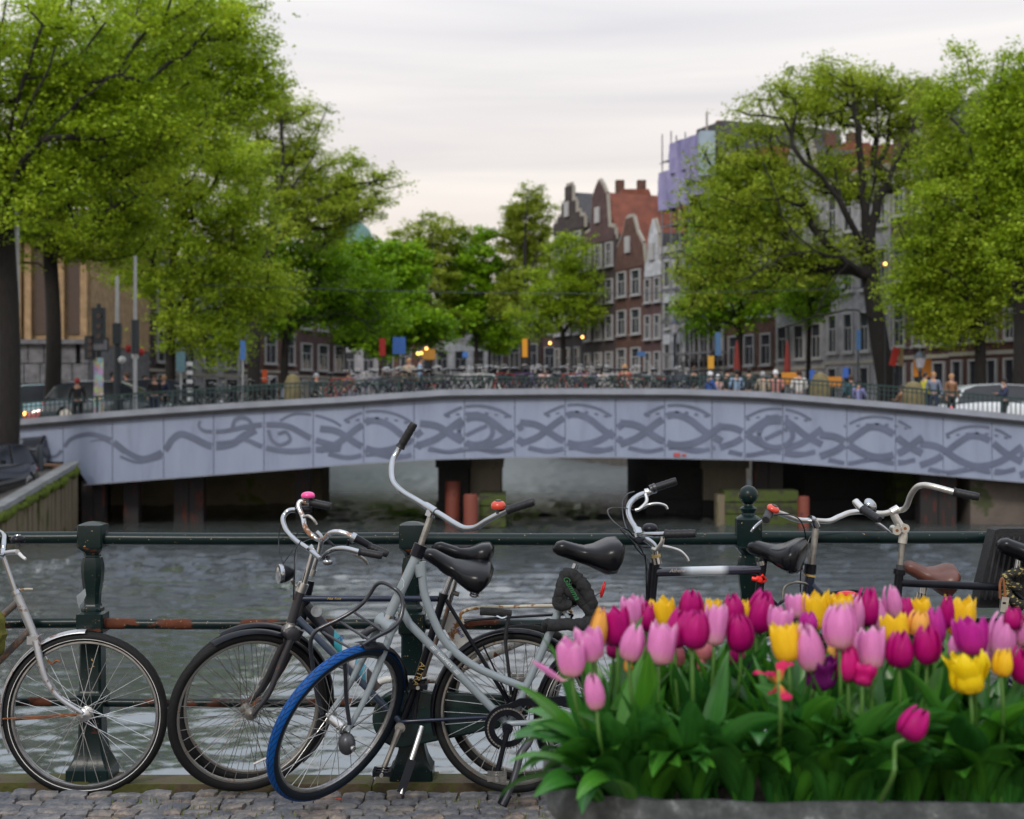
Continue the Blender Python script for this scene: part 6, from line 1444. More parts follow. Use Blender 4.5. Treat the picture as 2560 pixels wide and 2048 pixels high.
b.T('handlebar_sleeve', [(1064, 1264, .025), (1090, 1280, -.025)], .0168, CHROME); b.grip((1268, 1276, -.29), (1336, 1254, -.33), .0165); b.grip((1000, 1119, .26), (1036, 1058, .24), .0175)
b.bell((1246, 1264, -.28), RED, .029, (0, -.12, 1), top=BLACKP, h=.85)
b.T('down_tube', [(1000, 1518), (1024, 1560), (1271, 1812)], .0168, GREYP, k=1); b.T('top_tube', [(1055, 1404), (1055, 1431), (1060, 1480), (1076, 1530), (1105, 1592), (1142, 1634), (1190, 1668), (1240, 1691), (1308, 1718)], .0165, GREYP)
b.T('top_tube_joint', [(1043, 1410), (1052, 1440)], .0195, GREYP); b.T('bridge_stub', [(1120, 1640), (1132, 1622)], .014, GREYP); b.T('seat_tube', [(1272, 1812), (1345, 1650), (1378, 1574), (1414, 1484)], .0165, GREYP)
for q in (-.05, .05): b.T('chainstay', [(1272, 1808, q * .5), (1300, 1808, q), (1556, 1794, q)], .0115, GREYP); b.T('seat_stay', [(1398, 1508, q * .4), (1440, 1580, q), (1556, 1794, q)], .0085, GREYP)
b.T('seatpost', [(1410, 1492), (1440, 1410)], .0135, CHROME); saddle(b.r, b.P(1382, 1352), b.P(1557, 1348), .225, SADDLE, Vector((0, -.12, 1)), 1.25, 1.2)
cr = b.P(966, 1560)
for q in (1, -1):
    a = cr + nF * .034 * q + Vector((0, 0, -.005)); h = H + nF * .058 * q; MB().tube(smooth([a, a.lerp(h, .3) + Vector((.010, 0, 0)), a.lerp(h, .7) + Vector((.014, 0, 0)), h], 6), list(np.linspace(.0165, .0105, 19)), 12).build('fork_blade', GREYP, b.r, ang=60)
MB().lathe([(.015, -.05), (.032, -.04), (.032, .04), (.015, .05)], cr, nF, 12).build('fork_crown', GREYP, b.r, ang=50)
fender(b.r, H, nF, .352, 14, 92, BLACKP, .033, .010); fender(b.r, H2, (0, -1, 0), .352, 10, 200, BLACKP, .033, .012)
# in-plane axes of the turned front wheel
wu = (Vector((0, 0, 1)) - nF * nF.z).normalized(); wf = wu.cross(nF); wf = -wf if wf.x > 0 else wf      # wf: forward (towards camera-left)
CARR = M('carrier_black', (.012, .015, .022), .28, 0, .25, 20, coat=.4)
def on(px, py, q): # point seen at (px,py) lying on the plane through the hub parallel to the wheel, q metres along the axle
    d = at(px, py, 1.0) - Vector((0, 0, EYE)); o_ = H + nF * q; t = (o_ - Vector((0, 0, EYE))).dot(nF) / d.dot(nF); return Vector((0, 0, EYE)) + d * t
def ct(name, pts, r=.0085): MB().tube(smooth(pts, 6), r, 10).build(name, CARR, b.r, ang=60)
Yn, Yf_ = 5.60, 5.80
ct('carrier_tube', [at(874, 1812, 5.61), at(866, 1750, 5.60), at(864, 1690, 5.58), at(862, 1655, 5.57), at(872, 1636, 5.57), at(900, 1617, 5.58), at(940, 1593, 5.60), at(978, 1572, 5.62), at(1000, 1548, 5.64), at(1007, 1515, 5.66), at(1002, 1488, 5.67), at(985, 1470, 5.68), at(958, 1457, 5.71), at(940, 1463, 5.73), at(925, 1485, 5.74), at(908, 1507, 5.74), at(882, 1528, 5.74), at(840, 1552, 5.73), at(795, 1574, 5.72), at(779, 1595, 5.72), at(777, 1625, 5.73), at(783, 1670, 5.74), at(793, 1740, 5.76), at(806, 1786, 5.77)])
ct('carrier_crossbar', [at(884, 1530, 5.74), at(925, 1557, 5.68), at(966, 1584, 5.61)], .0055); ct('carrier_crossbar', [at(850, 1554, 5.73), at(890, 1580, 5.67), at(928, 1603, 5.59)], .0055); ct('carrier_crossbar', [at(806, 1580, 5.72), at(846, 1604, 5.66), at(888, 1627, 5.58)], .0055)
ct('carrier_strut', [at(838, 1662, 5.62), at(862, 1672, 5.575)], .006); b.T('brake_housing', [(905, 1590, .0), (930, 1572, -.02), (950, 1568, -.02)], [.016, .012], DKGREY)
mb = MB(); hc = H + nF * .075 - wu * .05; mb.ell(hc, (.035, .035, .045), nu=16, nv=10); mb.build('hub_dynamo', DKGREY, b.r); MB().lathe([(.012, .0), (.012, .012), (.004, .014)], hc + nF * .03, nF, 10).build('dynamo_cap', ALU, b.r)
MB().lathe([(.020, -.05), (.022, -.03), (.022, .03), (.020, .05)], H, nF, 16).build('hub_shell', ALU, b.r)
MB().tube([H + nF * .06, H + nF * .05 + Vector((.115, .02, .07))], .0035, 6).build('mudguard_stay', BLACKP, b.r)
# chain guard, chainring, cranks
bb = b.P(1269, 1815); g_ = MB()
def ring(r0, r1, y0, y1): return MB().lathe([(r0, y0), (r1, y0), (r1, y1), (r0, y1)], bb, (0, 1, 0), 40, closed=True)
ring(.052, .076, -.045, -.041).build('chainring', BLACKP, b.r); ch_ = MB()
for k in range(40): a = 2 * PI * k / 40; ch_.box(bb + Vector((math.cos(a) * .079, -.043, math.sin(a) * .079)), (.009, .007, .006), Matrix.Rotation(-a - PI / 2, 3, 'Y'))
ch_.build('chain', DALU, b.r)
P_ = [(-.094 * math.cos(t), .094 * math.sin(t)) for t in np.linspace(-1.2, PI * .5, 20)] + [(.05, .118), (.27, .128), (.42, .10), (.47, .03), (.43, .05), (.27, .088), (.05, .088)] + [(-.066 * math.cos(t), .066 * math.sin(t)) for t in np.linspace(PI * .45, -1.2, 18)]
MB().prism(P_, bb + Vector((0, -.036, 0)), (1, 0, 0), (0, 0, 1), (0, .014, 0)).build('chain_guard', BLACKP, b.r)
b.cranks((1269, 1815), -104, 76, BLACKP, .172, pedm=DALU); b.T('kickstand', [(1322, 1812, -.03), (1324, 1850, -.05), (1302, 1885, -.08), (1290, 1930, -.1), (1272, 1980, -.12), (1256, 2012, -.13)], [.017, .012], DKGREY); MB().bar(b.P(1268, 1985, -.12), b.P(1254, 2014, -.13), .04, .016, Vector((0, 1, 0))).build('kickstand_foot', BLACKP, b.r)
dt = (b.P(1271, 1812) - b.P(1024, 1560)).normalized(); c_ = b.P(1112, 1650, -.0178); WL = M('white_lettering', (.80, .82, .84), .5, 0, .05, 60)
text_mesh('lettering', 'SWAPFIETS', .0165, WL, b.r, c_, dt, Vector((-dt.z, 0, dt.x)) * (1 if dt.x > 0 else -1))
up_ = Vector((-dt.z, 0, dt.x))
for sgn, base in ((-1, -.068), (1, .068)):
    for k in range(3): MB().box(c_ + dt * (base + .002 * k) + up_ * (k - 1) * .0052 + Vector((0, .0006 * abs(k - 1), 0)), (.022, .0012, .0014), Matrix((dt, Vector((0, 1, 0)), up_)).transposed()).build('lettering_bar', WL, b.r, ang=0)
hx = [b.P(996 + dx, 1467 + dy, -.0215) for dx, dy in ((8, -22), (14, -14), (12, 2), (0, 14), (-4, 10))]; MB().tube(hx, .0007, 4).build('hexagon_mark', WL, b.r)
b.T('rear_light_arm', [(1430, 1518, -.02), (1470, 1500, -.02), (1500, 1482, -.02)], .003, DKGREY, n=6); mb = MB(); mb.ell(b.P(1507, 1474, -.02), (.009, .02, .036), Matrix.Rotation(R_(14), 3, 'Y'), 14, 9); mb.build('rear_reflector', REDLENS, b.r)
# cloth sleeved chain lock wound round the seat tube
lk = thing('chain_lock', 'black cloth sleeved chain lock wound round the grey seat tube', 'bicycle lock', b.P(1420, 1500))
def wob(pts, k, amp, seed):
    r = random.Random(seed); P = smooth(pts, k); return [p + Vector((r.uniform(-amp, amp), r.uniform(-amp, amp), r.uniform(-amp, amp))) for p in P]
for pts, r0 in (([(1412, 1434, -.035), (1400, 1470, -.05), (1398, 1500, -.05), (1412, 1518, -.05)], .021), ([(1412, 1434, -.04), (1440, 1444, -.055), (1462, 1470, -.06), (1478, 1510, -.05), (1480, 1540, -.04), (1462, 1560, -.05), (1430, 1562, -.05), (1370, 1562, -.045)], .026), ([(1418, 1440, .03), (1440, 1470, .03), (1442, 1500, .03), (1410, 1510, .03)], .02), ([(1404, 1460, -.045), (1424, 1480, -.055), (1452, 1500, -.05), (1474, 1530, -.045)], .022), ([(1372, 1556, -.04), (1366, 1566, 0), (1376, 1570, .04), (1420, 1560, .05)], .02), ([(1390, 1495, -.04), (1398, 1515, -.05), (1425, 1512, -.05)], .02)):
    MB().tube(wob([b.P(*p) for p in pts], 6, .0035, int(r0 * 1000)), r0, 10).build('lock_sleeve', FABRIC, lk, ang=60)
text_mesh('lettering', 'Gamma', .034, M('green_lettering', (.02, .14, .04), .6), lk, b.P(1428, 1470, -.088), (.5, 0, -.85), (.85, 0, .5), .3)

# --- 5: black and white city bicycle behind the tulips
b = Bike('bicycle with a black and white top tube, its saddle before the ball topped post', 5.96, 1800)
H = b.P(1566, 1770); wheel(b.r, H, (.05, -1, 0), .340, .02, stripe=True); H2 = b.P(2215, 1770); wheel(b.r, H2, (0, -1, 0), .340, .02, stripe=True)
b.T('head_tube', [(1636, 1408), (1620, 1560)], .0225, BLACKP); b.fork((1617, 1575), H, .05, BLACKP, 6)
def twotone():
    m, nt, bb = ntree('two_tone_paint'); tc = nt.nodes.new('ShaderNodeTexCoord'); sp = nt.nodes.new('ShaderNodeSeparateXYZ'); nt.links.new(tc.outputs['Generated'], sp.inputs[0])
    r = ramp_(nt, sp.outputs[0], [(0, (.012, .012, .022)), (.22, (.014, .014, .025)), (.34, (.42, .46, .50)), (.62, (.45, .48, .52)), (.70, (.02, .02, .04)), (1, (.012, .012, .022))]); nt.links.new(r.outputs[0], bb.inputs['Base Color']); bb.inputs['Roughness'].default_value = .22; bb.inputs['Coat Weight'].default_value = .6; return m
b.T('top_tube', [(1640, 1431), (1900, 1424)], .0205, twotone()); text_mesh('lettering', 'Athene', .022, M('silver_lettering', (.5, .45, .4), .4), b.r, b.P(1693, 1427, -.0218), (1, 0, .02), (0, 0, 1), .35)
b.T('seat_tube', [(1908, 1400), (1892, 1530), (1862, 1812)], .0185, BLACKP); b.T('down_tube', [(1622, 1545), (1862, 1812)], .021, BLACKP)
for q in (-.05, .05): b.T('chainstay', [(1862, 1808, q * .5), (2215, 1770, q)], .010, BLACKP); b.T('seat_stay', [(1897, 1470, q * .5), (2215, 1770, q)], .008, BLACKP)
b.T('seatpost', [(1907, 1404), (1913, 1380)], .0165, BLACKP); b.T('seat_collar', [(1903, 1402), (1906, 1412)], .0205, ALU); saddle(b.r, b.P(1866, 1352, .05), b.P(2010, 1354, -.06), .24, SADDLE, Vector((.08, -.25, 1)), 1.15)
b.T('headset', [(1638, 1394), (1641, 1410)], .025, CHROME); b.T('headset', [(1640, 1386), (1641, 1394)], .019, GOLD); b.T('stem', [(1641, 1388), (1636, 1366), (1618, 1350), (1600, 1342)], [.014, .013], CHROME)
b.T('handlebar', [(1640, 1226, .27), (1615, 1233, .26), (1594, 1241, .24), (1576, 1257, .22), (1570, 1277, .17), (1577, 1300, .1), (1590, 1322, .02), (1597, 1337, -.03), (1615, 1336, -.12), (1645, 1337, -.2), (1664, 1336, -.24)], .0122, CHROME)
b.T('handlebar_clamp', [(1594, 1326, .01), (1600, 1348, -.04)], .0195, CHROME); b.grip((1632, 1222, .27), (1692, 1202, .26), .0175); b.grip((1663, 1336, -.24), (1740, 1334, -.28), .0175); b.T('gear_shifter', [(1626, 1224, .27), (1640, 1218, .27)], .0195, DKGREY)
b.T('lever_band', [(1612, 1232, .26), (1622, 1230, .26)], .017, ALU)
b.bell((1625, 1320, -.1), BLACKP, .031, (0, -.2, 1), h=.75); b.T('brake_bracket', [(1614, 1235, .24), (1616, 1254, .22), (1600, 1272, .2), (1588, 1276, .2)], .008, ALU); b.lever([(1608, 1270, .2), (1622, 1262, .18), (1645, 1259, .18), (1663, 1264, .18), (1669, 1273, .18)], ALU, .0055)
b.T('brake_bracket', [(1656, 1336, -.22), (1655, 1356, -.22), (1640, 1374, -.2), (1628, 1372, -.2)], .009, ALU); b.lever([(1656, 1366, -.21), (1676, 1370, -.21), (1700, 1378, -.21), (1716, 1393, -.21), (1721, 1403, -.21)], ALU, .006)
b.T('cable', [(1590, 1277, .2), (1560, 1270, .15), (1530, 1270, .1), (1519, 1278, .05), (1530, 1300, 0), (1560, 1325, -.02), (1585, 1345, -.03), (1612, 1352, -.04)], .0026, DKGREY, n=6); b.T('cable', [(1586, 1229, .25), (1568, 1236, .22), (1556, 1256, .2), (1558, 1290, .15), (1566, 1320, .05), (1580, 1345, .0)], .0026, DKGREY, n=6)
b.T('cable', [(1626, 1368, -.1), (1600, 1366, -.06), (1572, 1345, -.04), (1553, 1325, -.03), (1556, 1320, 0), (1575, 1330, .02), (1596, 1362, .02), (1610, 1390, .02), (1620, 1440, -.03), (1618, 1520, -.03)], .003, BLACKP, n=6); b.T('cable', [(1574, 1340, 0), (1590, 1370, .0), (1604, 1386, 0), (1614, 1400, 0), (1616, 1520, -.01)], .003, BLACKP, n=6)
b.T('red_seat_light', [(1896, 1444, -.03), (1890, 1448, -.035), (1880, 1446, -.03)], .009, M('red_silicone', (.75, .02, .01), .4, 0, .1, 30)); MB().lathe([(.001, .016), (.012, .014), (.014, 0)], b.P(1898, 1448, -.025), (0, -1, 0), 14).build('red_seat_light', M('red_silicone', (.75, .02, .01)), b.r); b.T('red_strap', [(1905, 1438, -.021), (1914, 1450, 0), (1903, 1456, -.021)], .006, M('red_silicone', (.75, .02, .01)), b.r)
fender(b.r, H2, (0, -1, 0), .340, 5, 200, BLACKP, .031); fender(b.r, H, (.05, -1, 0), .340, 0, 120, BLACKP, .031)
for q in (-.065, .065): b.T('rack_rail', [(1945, 1522, q), (1960, 1502, q), (2040, 1488, q), (2120, 1478, q), (2148, 1480, q), (2160, 1496, q * .8)], .0065, BLACKP, n=8)
for x_ in (1985, 2050, 2110): b.T('rack_crossbar', [(x_, 1500 - (x_ - 1960) * .13, -.065), (x_, 1500 - (x_ - 1960) * .13, .065)], .005, BLACKP, n=6)
for q in (-.065, .065): b.T('rack_strut', [(2130, 1486, q), (2215, 1770, q)], .005, BLACKP, n=6); b.T('rack_strut', [(1965, 1510, q), (2010, 1560, q), (2080, 1545, q)], .005, BLACKP, n=6)
mb = MB(); mb.ell(b.P(2117, 1487, -.085), (.046, .014, .017), nu=18, nv=8); mb.build('tail_light', REDLENS, b.r); b.cranks((1862, 1810), 100, 280); 

# --- 6: blue black bicycle with brown saddle
b = Bike('blue black bicycle with brown saddle and red bell behind the right tulips', 6.06, 2200)
H = b.P(1962, 1762); wheel(b.r, H, (.1, -1, 0), .340, .02); H2 = b.P(2600, 1762); wheel(b.r, H2, (0, -1, 0), .340, .02)
b.T('head_tube', [(2026, 1436), (2012, 1530)], [.021, .026], BLUEP); b.fork((2008, 1545), H, .05, BLUEP, 6); b.T('headset', [(2027, 1410), (2025, 1434)], .0265, BLACKP); b.T('headset_ring', [(2025, 1436), (2024, 1441)], .0262, GOLD)
b.T('stem', [(2028, 1412), (2040, 1322)], .0145, DALU); b.T('stem_clamp', [(2024, 1298, -.02), (2034, 1302, -.01), (2042, 1318, 0)], [.018, .0155], CHROME)
b.T('handlebar', [(1917, 1292, -.32), (1922, 1283, -.26), (1935, 1279, -.2), (1960, 1287, -.12), (1995, 1300, -.05), (2035, 1302, 0), (2072, 1303, .05), (2098, 1292, .1), (2128, 1281, .16), (2166, 1280, .2), (2210, 1290, .2)], .0122, ALU)
b.grip((1921, 1285, -.27), (1914, 1300, -.37), .0165); b.bell((1933, 1272, -.26), RED, .027, (.45, -.3, 1), top=BLACKP, h=.7); b.lever([(1910, 1300, -.28), (1898, 1308, -.29), (1885, 1320, -.3), (1878, 1330, -.3)], CHROME, .0055)
b.T('cable', [(1935, 1288, -.25), (1970, 1286, -.22), (1998, 1298, -.15), (2012, 1330, -.1), (2014, 1380, -.06), (2002, 1430, -.05), (2001, 1480, -.05)], .0028, BLACKP, n=6); b.T('cable', [(2036, 1330, .03), (2022, 1350, .02), (2012, 1390, .0), (2006, 1420, -.02), (2016, 1440, -.03)], .0022, DKGREY, n=6)
b.T('top_tube', [(2024, 1462), (2080, 1520), (2180, 1600), (2290, 1650)], .021, BLUEP); b.T('down_tube', [(2016, 1510), (2270, 1800)], .02, BLUEP); b.T('seat_tube', [(2306, 1490), (2270, 1805)], .0175, BLUEP)
for q in (-.05, .05): b.T('chainstay', [(2270, 1802, q * .5), (2600, 1762, q)], .010, BLUEP); b.T('seat_stay', [(2303, 1520, q * .5), (2600, 1762, q)], .008, BLUEP)
b.T('seatpost', [(2304, 1500), (2318, 1425)], .0145, ALU); b.T('seat_collar', [(2304, 1482), (2302, 1496)], .022, CHROME); saddle(b.r, b.P(2258, 1400), b.P(2400, 1421, -.02), .215, LEATHER, Vector((.12, -.22, 1)), 1.1)
b.T('loop_guard', [(1956, 1500, -.1), (1962, 1468, -.1), (1985, 1456, -.1), (2010, 1458, -.08), (2018, 1462, -.03)], .006, DALU, n=8); b.cranks((2270, 1805), 100, 280)

# --- 7: last black bicycle on the right, top tube chained
b = Bike('black bicycle with a swan neck aluminium handlebar, cut off by the right edge', 5.93, 2450)
H = b.P(2195, 1770); wheel(b.r, H, (.05, -1, 0), .345, .02); H2 = b.P(2860, 1770); wheel(b.r, H2, (0, -1, 0), .345, .02)
b.T('head_tube', [(2248, 1436), (2236, 1570)], .0185, BLACKP); b.fork((2233, 1583), H, .05, BLACKP, 6); b.T('headset', [(2249, 1424), (2247, 1436)], .026, BLACKP); b.T('headset', [(2251, 1412), (2250, 1424)], .018, DKGREY)
b.T('stem', [(2251, 1415), (2256, 1355)], .0128, DALU); b.T('stem_joint', [(2256, 1358), (2258, 1338), (2252, 1318), (2240, 1298), (2234, 1284)], [.019, .0165], M('matt_aluminium', (.5, .49, .46), .35, .7, .12, 40)); 
for px, py in ((2238, 1325), (2258, 1320)): MB().lathe([(.019, -.03), (.019, .03)], b.P(px, py), (0, 1, 0), 16).build('pivot', ALU, b.r); MB().lathe([(.0065, -.032), (.0065, .032)], b.P(px, py), (0, 1, 0), 10).build('bolt', RUST, b.r)
b.T('handlebar', [(2137, 1255, .15), (2150, 1270, .10), (2180, 1282, .06), (2210, 1284, .02), (2236, 1277, 0), (2258, 1274, -.02), (2268, 1262, -.07), (2276, 1240, -.13), (2290, 1220, -.18), (2308, 1213, -.22), (2335, 1217, -.25), (2384, 1230, -.28)], .0122, M('matt_aluminium', (.5, .49, .46)))
b.T('handlebar_clamp', [(2228, 1282), (2246, 1272)], .019, ALU); b.grip((2384, 1230, -.28), (2448, 1243, -.31), .0165)
b.T('near_bar_end', [(2139, 1254, -.2), (2156, 1272, -.24)], .0145, ALU); b.grip((2158, 1274, -.25), (2199, 1300, -.33), .0165); b.bell((2176, 1262, -.2), CHROME, .029, (.6, -.5, .6), h=.8); b.T('bell_base', [(2166, 1256, -.18), (2186, 1282, -.2)], .012, BLACKP); b.lever([(2190, 1306, -.25), (2205, 1315, -.25), (2216, 1324, -.25), (2224, 1331, -.24)], CHROME, .0055)
b.T('top_tube', [(2246, 1457), (2535, 1470)], .0165, BLACKP); b.T('seat_tube', [(2540, 1440), (2500, 1808)], .0165, BLACKP); b.T('down_tube', [(2238, 1550), (2500, 1808)], .017, BLACKP)
for q in (-.05, .05): b.T('chainstay', [(2500, 1806, q * .5), (2860, 1770, q)], .010, BLACKP); b.T('seat_stay', [(2536, 1480, q * .5), (2860, 1770, q)], .008, BLACKP)
b.T('seatpost', [(2540, 1445), (2549, 1390)], .0145, CHROME); saddle(b.r, b.P(2492, 1344, 0), b.P(2660, 1350, -.04), .23, SADDLE, Vector((.05, -.2, 1)), 1.3, 1.2); b.cranks((2500, 1808), 100, 280)
lk = thing('chain_lock', 'black and gold cloth chain lock knotted round the seat tube at the right edge', 'bicycle lock', b.P(2535, 1480)); 
def goldcloth():
    m, nt, bb = ntree('gold_print_cloth'); n = noise_(nt, 45, 2, .5, None, (1, 1, 2.2)); r = ramp_(nt, n.outputs[0], [(.58, (.015, .015, .012)), (.61, (.30, .24, .08))]); nt.links.new(r.outputs[0], bb.inputs['Base Color']); bb.inputs['Roughness'].default_value = .85; return m
GC = goldcloth()
for pts in ([(2556, 1430, -.05), (2535, 1432, -.06), (2516, 1440, -.05), (2522, 1458, -.06), (2545, 1470, -.05)], [(2520, 1445, -.06), (2514, 1470, -.05), (2530, 1500, -.06), (2560, 1512, -.05)], [(2512, 1478, -.04), (2508, 1500, -.04), (2524, 1530, -.05), (2552, 1545, -.05)], [(2550, 1440, .03), (2525, 1450, .03), (2530, 1500, .03), (2556, 1520, .02)]):
    MB().tube(wob([b.P(*p) for p in pts], 6, .003, len(pts)), .018, 10).build('lock_sleeve', GC, lk, ang=60)
MB().tube(smooth([b.P(2500, 1496, -.07), b.P(2500, 1460, -.07), b.P(2506, 1446, -.07), b.P(2510, 1462, -.07), b.P(2514, 1496, -.07)], 5), .0055, 8).build('shackle', RUST, lk); mb = MB(); mb.box(b.P(2510, 1511, -.07), (.030, .018, .062), Matrix.Rotation(R_(8), 3, 'Y')); lo = mb.build('lock_body', ALU, lk)
MB().box(b.P(2511, 1508, -.081), (.012, .002, .008)).build('keyhole', BLACKP, lk)
# pannier behind
pn = thing('pannier', 'tall black ribbed pannier behind the saddle at the right edge', 'pannier', at(2490, 1400, 6.08)); 
mb = MB(); o_ = at(2454, 1460, 6.02); k = 6.02 / F_PX; mb.prism([(0, 0), (34 * k, 134 * k), (46 * k, 138 * k), (200 * k, 138 * k), (200 * k, -60 * k), (-8 * k, -60 * k)], o_, (1, 0, 0), (0, 0, 1), (0, .10, 0)); mb.build('bag_body', FABRIC, pn)
for i in range(5):
    a = (8 + i * 14) * k; MB().bar(o_ + Vector((a, -.004, -40 * k)), o_ + Vector((a + 30 * k, -.004, 118 * k)), .010, .008).build('rib', DKGREY, pn)
# ------------------------------------------------------------------ planter and tulips
def plan(t, hx, hy, p=4.4):
    c, s = math.cos(t), math.sin(t); return (hx * math.copysign(abs(c) ** (2 / p), c), hy * math.copysign(abs(s) ** (2 / p), s))
PC = Vector((1.0, 3.135, 0)); HXp, HYp = .925, .31; ZR = .826
def stone_mat():
    m, nt, b = ntree('weathered_planter'); n = noise_(nt, 16, 8, .7); r = ramp_(nt, n.outputs[0], [(.28, (.018, .021, .022)), (.48, (.045, .052, .056)), (.60, (.085, .095, .10)), (.68, (.26, .28, .29)), (.74, (.10, .11, .11))]); nt.links.new(r.outputs[0], b.inputs['Base Color']); b.inputs['Roughness'].default_value = .8
    n2 = noise_(nt, 60, 6, .6); bump_(nt, b, n2.outputs[0], .5, .01); return m
STONE = stone_mat(); planter = thing('planter', 'large weathered dark stone planter filled with tulips in the right foreground', 'planter', (PC.x, PC.y, 0))
def planring(hx, hy, z, n=72): return [Vector((PC.x + plan(2 * PI * i / n, hx, hy)[0], PC.y + plan(2 * PI * i / n, hx, hy)[1], z + .003 * math.sin(i * 1.7))) for i in range(n)]
MB().loft([planring(HXp * q, HYp * q, z) for q, z in ((.74, 0), (.76, .02), (.90, .45), (.955, .70), (.965, .735), (1.0, .755), (1.008, .78), (1.006, .805), (.992, ZR), (.962, .826), (.945, .81), (.935, .72))]).build('pot', STONE, planter, ang=50)
SOIL = M('potting_soil', (.022, .014, .009), .95, 0, .5, 40, bump=.8)
mb = MB(); mb.loft([planring(HXp * .937, HYp * .937, .69), planring(HXp * .937, HYp * .937, .772)]); mb.build('soil', SOIL, planter, ang=0)['kind'] = 'stuff'
def petal_mat(name, body, base, edge, streak=.25):
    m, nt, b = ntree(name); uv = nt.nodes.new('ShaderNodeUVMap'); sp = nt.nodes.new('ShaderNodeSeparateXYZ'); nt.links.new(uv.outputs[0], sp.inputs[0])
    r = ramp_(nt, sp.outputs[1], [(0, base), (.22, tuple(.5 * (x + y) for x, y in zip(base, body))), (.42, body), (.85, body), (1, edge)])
    n = noise_(nt, 1, 5, .6, uv.outputs[0], (26, 2.2, 1)); r2 = ramp_(nt, n.outputs[0], [(.3, (1 - streak,) * 3), (.7, (1 + streak * .6,) * 3)])
    mx = nt.nodes.new('ShaderNodeMixRGB'); mx.blend_type = 'MULTIPLY'; mx.inputs[0].default_value = 1; nt.links.new(r.outputs[0], mx.inputs[1]); nt.links.new(r2.outputs[0], mx.inputs[2])
    nt.links.new(mx.outputs[0], b.inputs['Base Color']); b.inputs['Roughness'].default_value = .42; b.inputs['Sheen Weight'].default_value = .0
    b.inputs['Specular IOR Level'].default_value = .22
    tr = nt.nodes.new('ShaderNodeBsdfTranslucent'); ms = nt.nodes.new('ShaderNodeMixShader'); ms.inputs[0].default_value = .35
    nt.links.new(mx.outputs[0], tr.inputs[0]); nt.links.new(b.outputs[0], ms.inputs[1]); nt.links.new(tr.outputs[0], ms.inputs[2]); nt.links.new(ms.outputs[0], nt.nodes['Material Output'].inputs[0])
    bump_(nt, b, n.outputs[0], .15, .002); return m
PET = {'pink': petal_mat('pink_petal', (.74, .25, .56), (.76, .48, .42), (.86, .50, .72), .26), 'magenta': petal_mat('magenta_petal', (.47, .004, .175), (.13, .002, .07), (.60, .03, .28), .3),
       'hot': petal_mat('hot_magenta_petal', (.62, .010, .20), (.30, .02, .12), (.72, .05, .30), .25), 'yellow': petal_mat('yellow_petal', (.86, .55, .020), (.80, .42, .03), (.90, .66, .08), .18), 'lemon': petal_mat('lemon_petal', (.86, .66, .010), (.80, .55, .02), (.90, .74, .05), .12),
       'orange': petal_mat('apricot_petal', (.86, .46, .10), (.80, .36, .12), (.90, .55, .10), .2), 'purple': petal_mat('dark_purple_petal', (.13, .006, .12), (.05, .002, .05), (.28, .03, .26), .35), 'salmon': petal_mat('salmon_petal', (.62, .20, .24), (.70, .38, .20), (.70, .3, .4), .2),
       'flame': petal_mat('flame_petal', (.66, .015, .11), (.80, .50, .03), (.55, .01, .20), .3), 'purpink': petal_mat('purple_pink_petal', (.50, .02, .30), (.15, .01, .12), (.60, .08, .42), .25)}
def tleaf_mat(name, c0, c1, c2):
    m, nt, b = ntree(name); uv = nt.nodes.new('ShaderNodeUVMap'); n = noise_(nt, 1, 5, .55, uv.outputs[0], (30, 1.5, 1)); oi = nt.nodes.new('ShaderNodeObjectInfo')
    r = ramp_(nt, n.outputs[0], [(.3, c0), (.55, c1), (.75, c2)]); r3 = ramp_(nt, oi.outputs['Random'], [(0, (.62, .75, 1.0)), (.5, (1, 1, 1)), (1, (1.35, 1.2, .7))])
    mx = nt.nodes.new('ShaderNodeMixRGB'); mx.blend_type = 'MULTIPLY'; mx.inputs[0].default_value = 1; nt.links.new(r.outputs[0], mx.inputs[1]); nt.links.new(r3.outputs[0], mx.inputs[2])
    nt.links.new(mx.outputs[0], b.inputs['Base Color']); b.inputs['Roughness'].default_value = .32; b.inputs['Specular IOR Level'].default_value = .45; bump_(nt, b, n.outputs[0], .12, .002)
    tr = nt.nodes.new('ShaderNodeBsdfTranslucent'); ms = nt.nodes.new('ShaderNodeMixShader'); ms.inputs[0].default_value = .22; nt.links.new(mx.outputs[0], tr.inputs[0]); nt.links.new(b.outputs[0], ms.inputs[1]); nt.links.new(tr.outputs[0], ms.inputs[2]); nt.links.new(ms.outputs[0], nt.nodes['Material Output'].inputs[0]); return m
TL = tleaf_mat('tulip_leaf', (.016, .085, .012), (.045, .19, .025), (.13, .34, .06)); STEM = M('tulip_stem', (.06, .15, .025), .45, 0, .2, 20)
def uvgrid(name, fn, nu, nv, mat):
    V = []; UVv = []; Fc = []
    for i in range(nu + 1):
        for j in range(nv + 1):
            u, v = i / nu, j / nv * 2 - 1; V.append(tuple(fn(u, v))); UVv.append((j / nv, u))
    for i in range(nu):
        for j in range(nv): a = i * (nv + 1) + j; Fc.append((a, a + 1, a + nv + 2, a + nv + 1))
    me = bpy.data.meshes.new(name); me.from_pydata(V, [], Fc); ul = me.uv_layers.new(name='UVMap'); ul.data.foreach_set('uv', [c for f in Fc for q in f for c in UVv[q]])
    me.shade_smooth(); me.materials.append(mat); return me
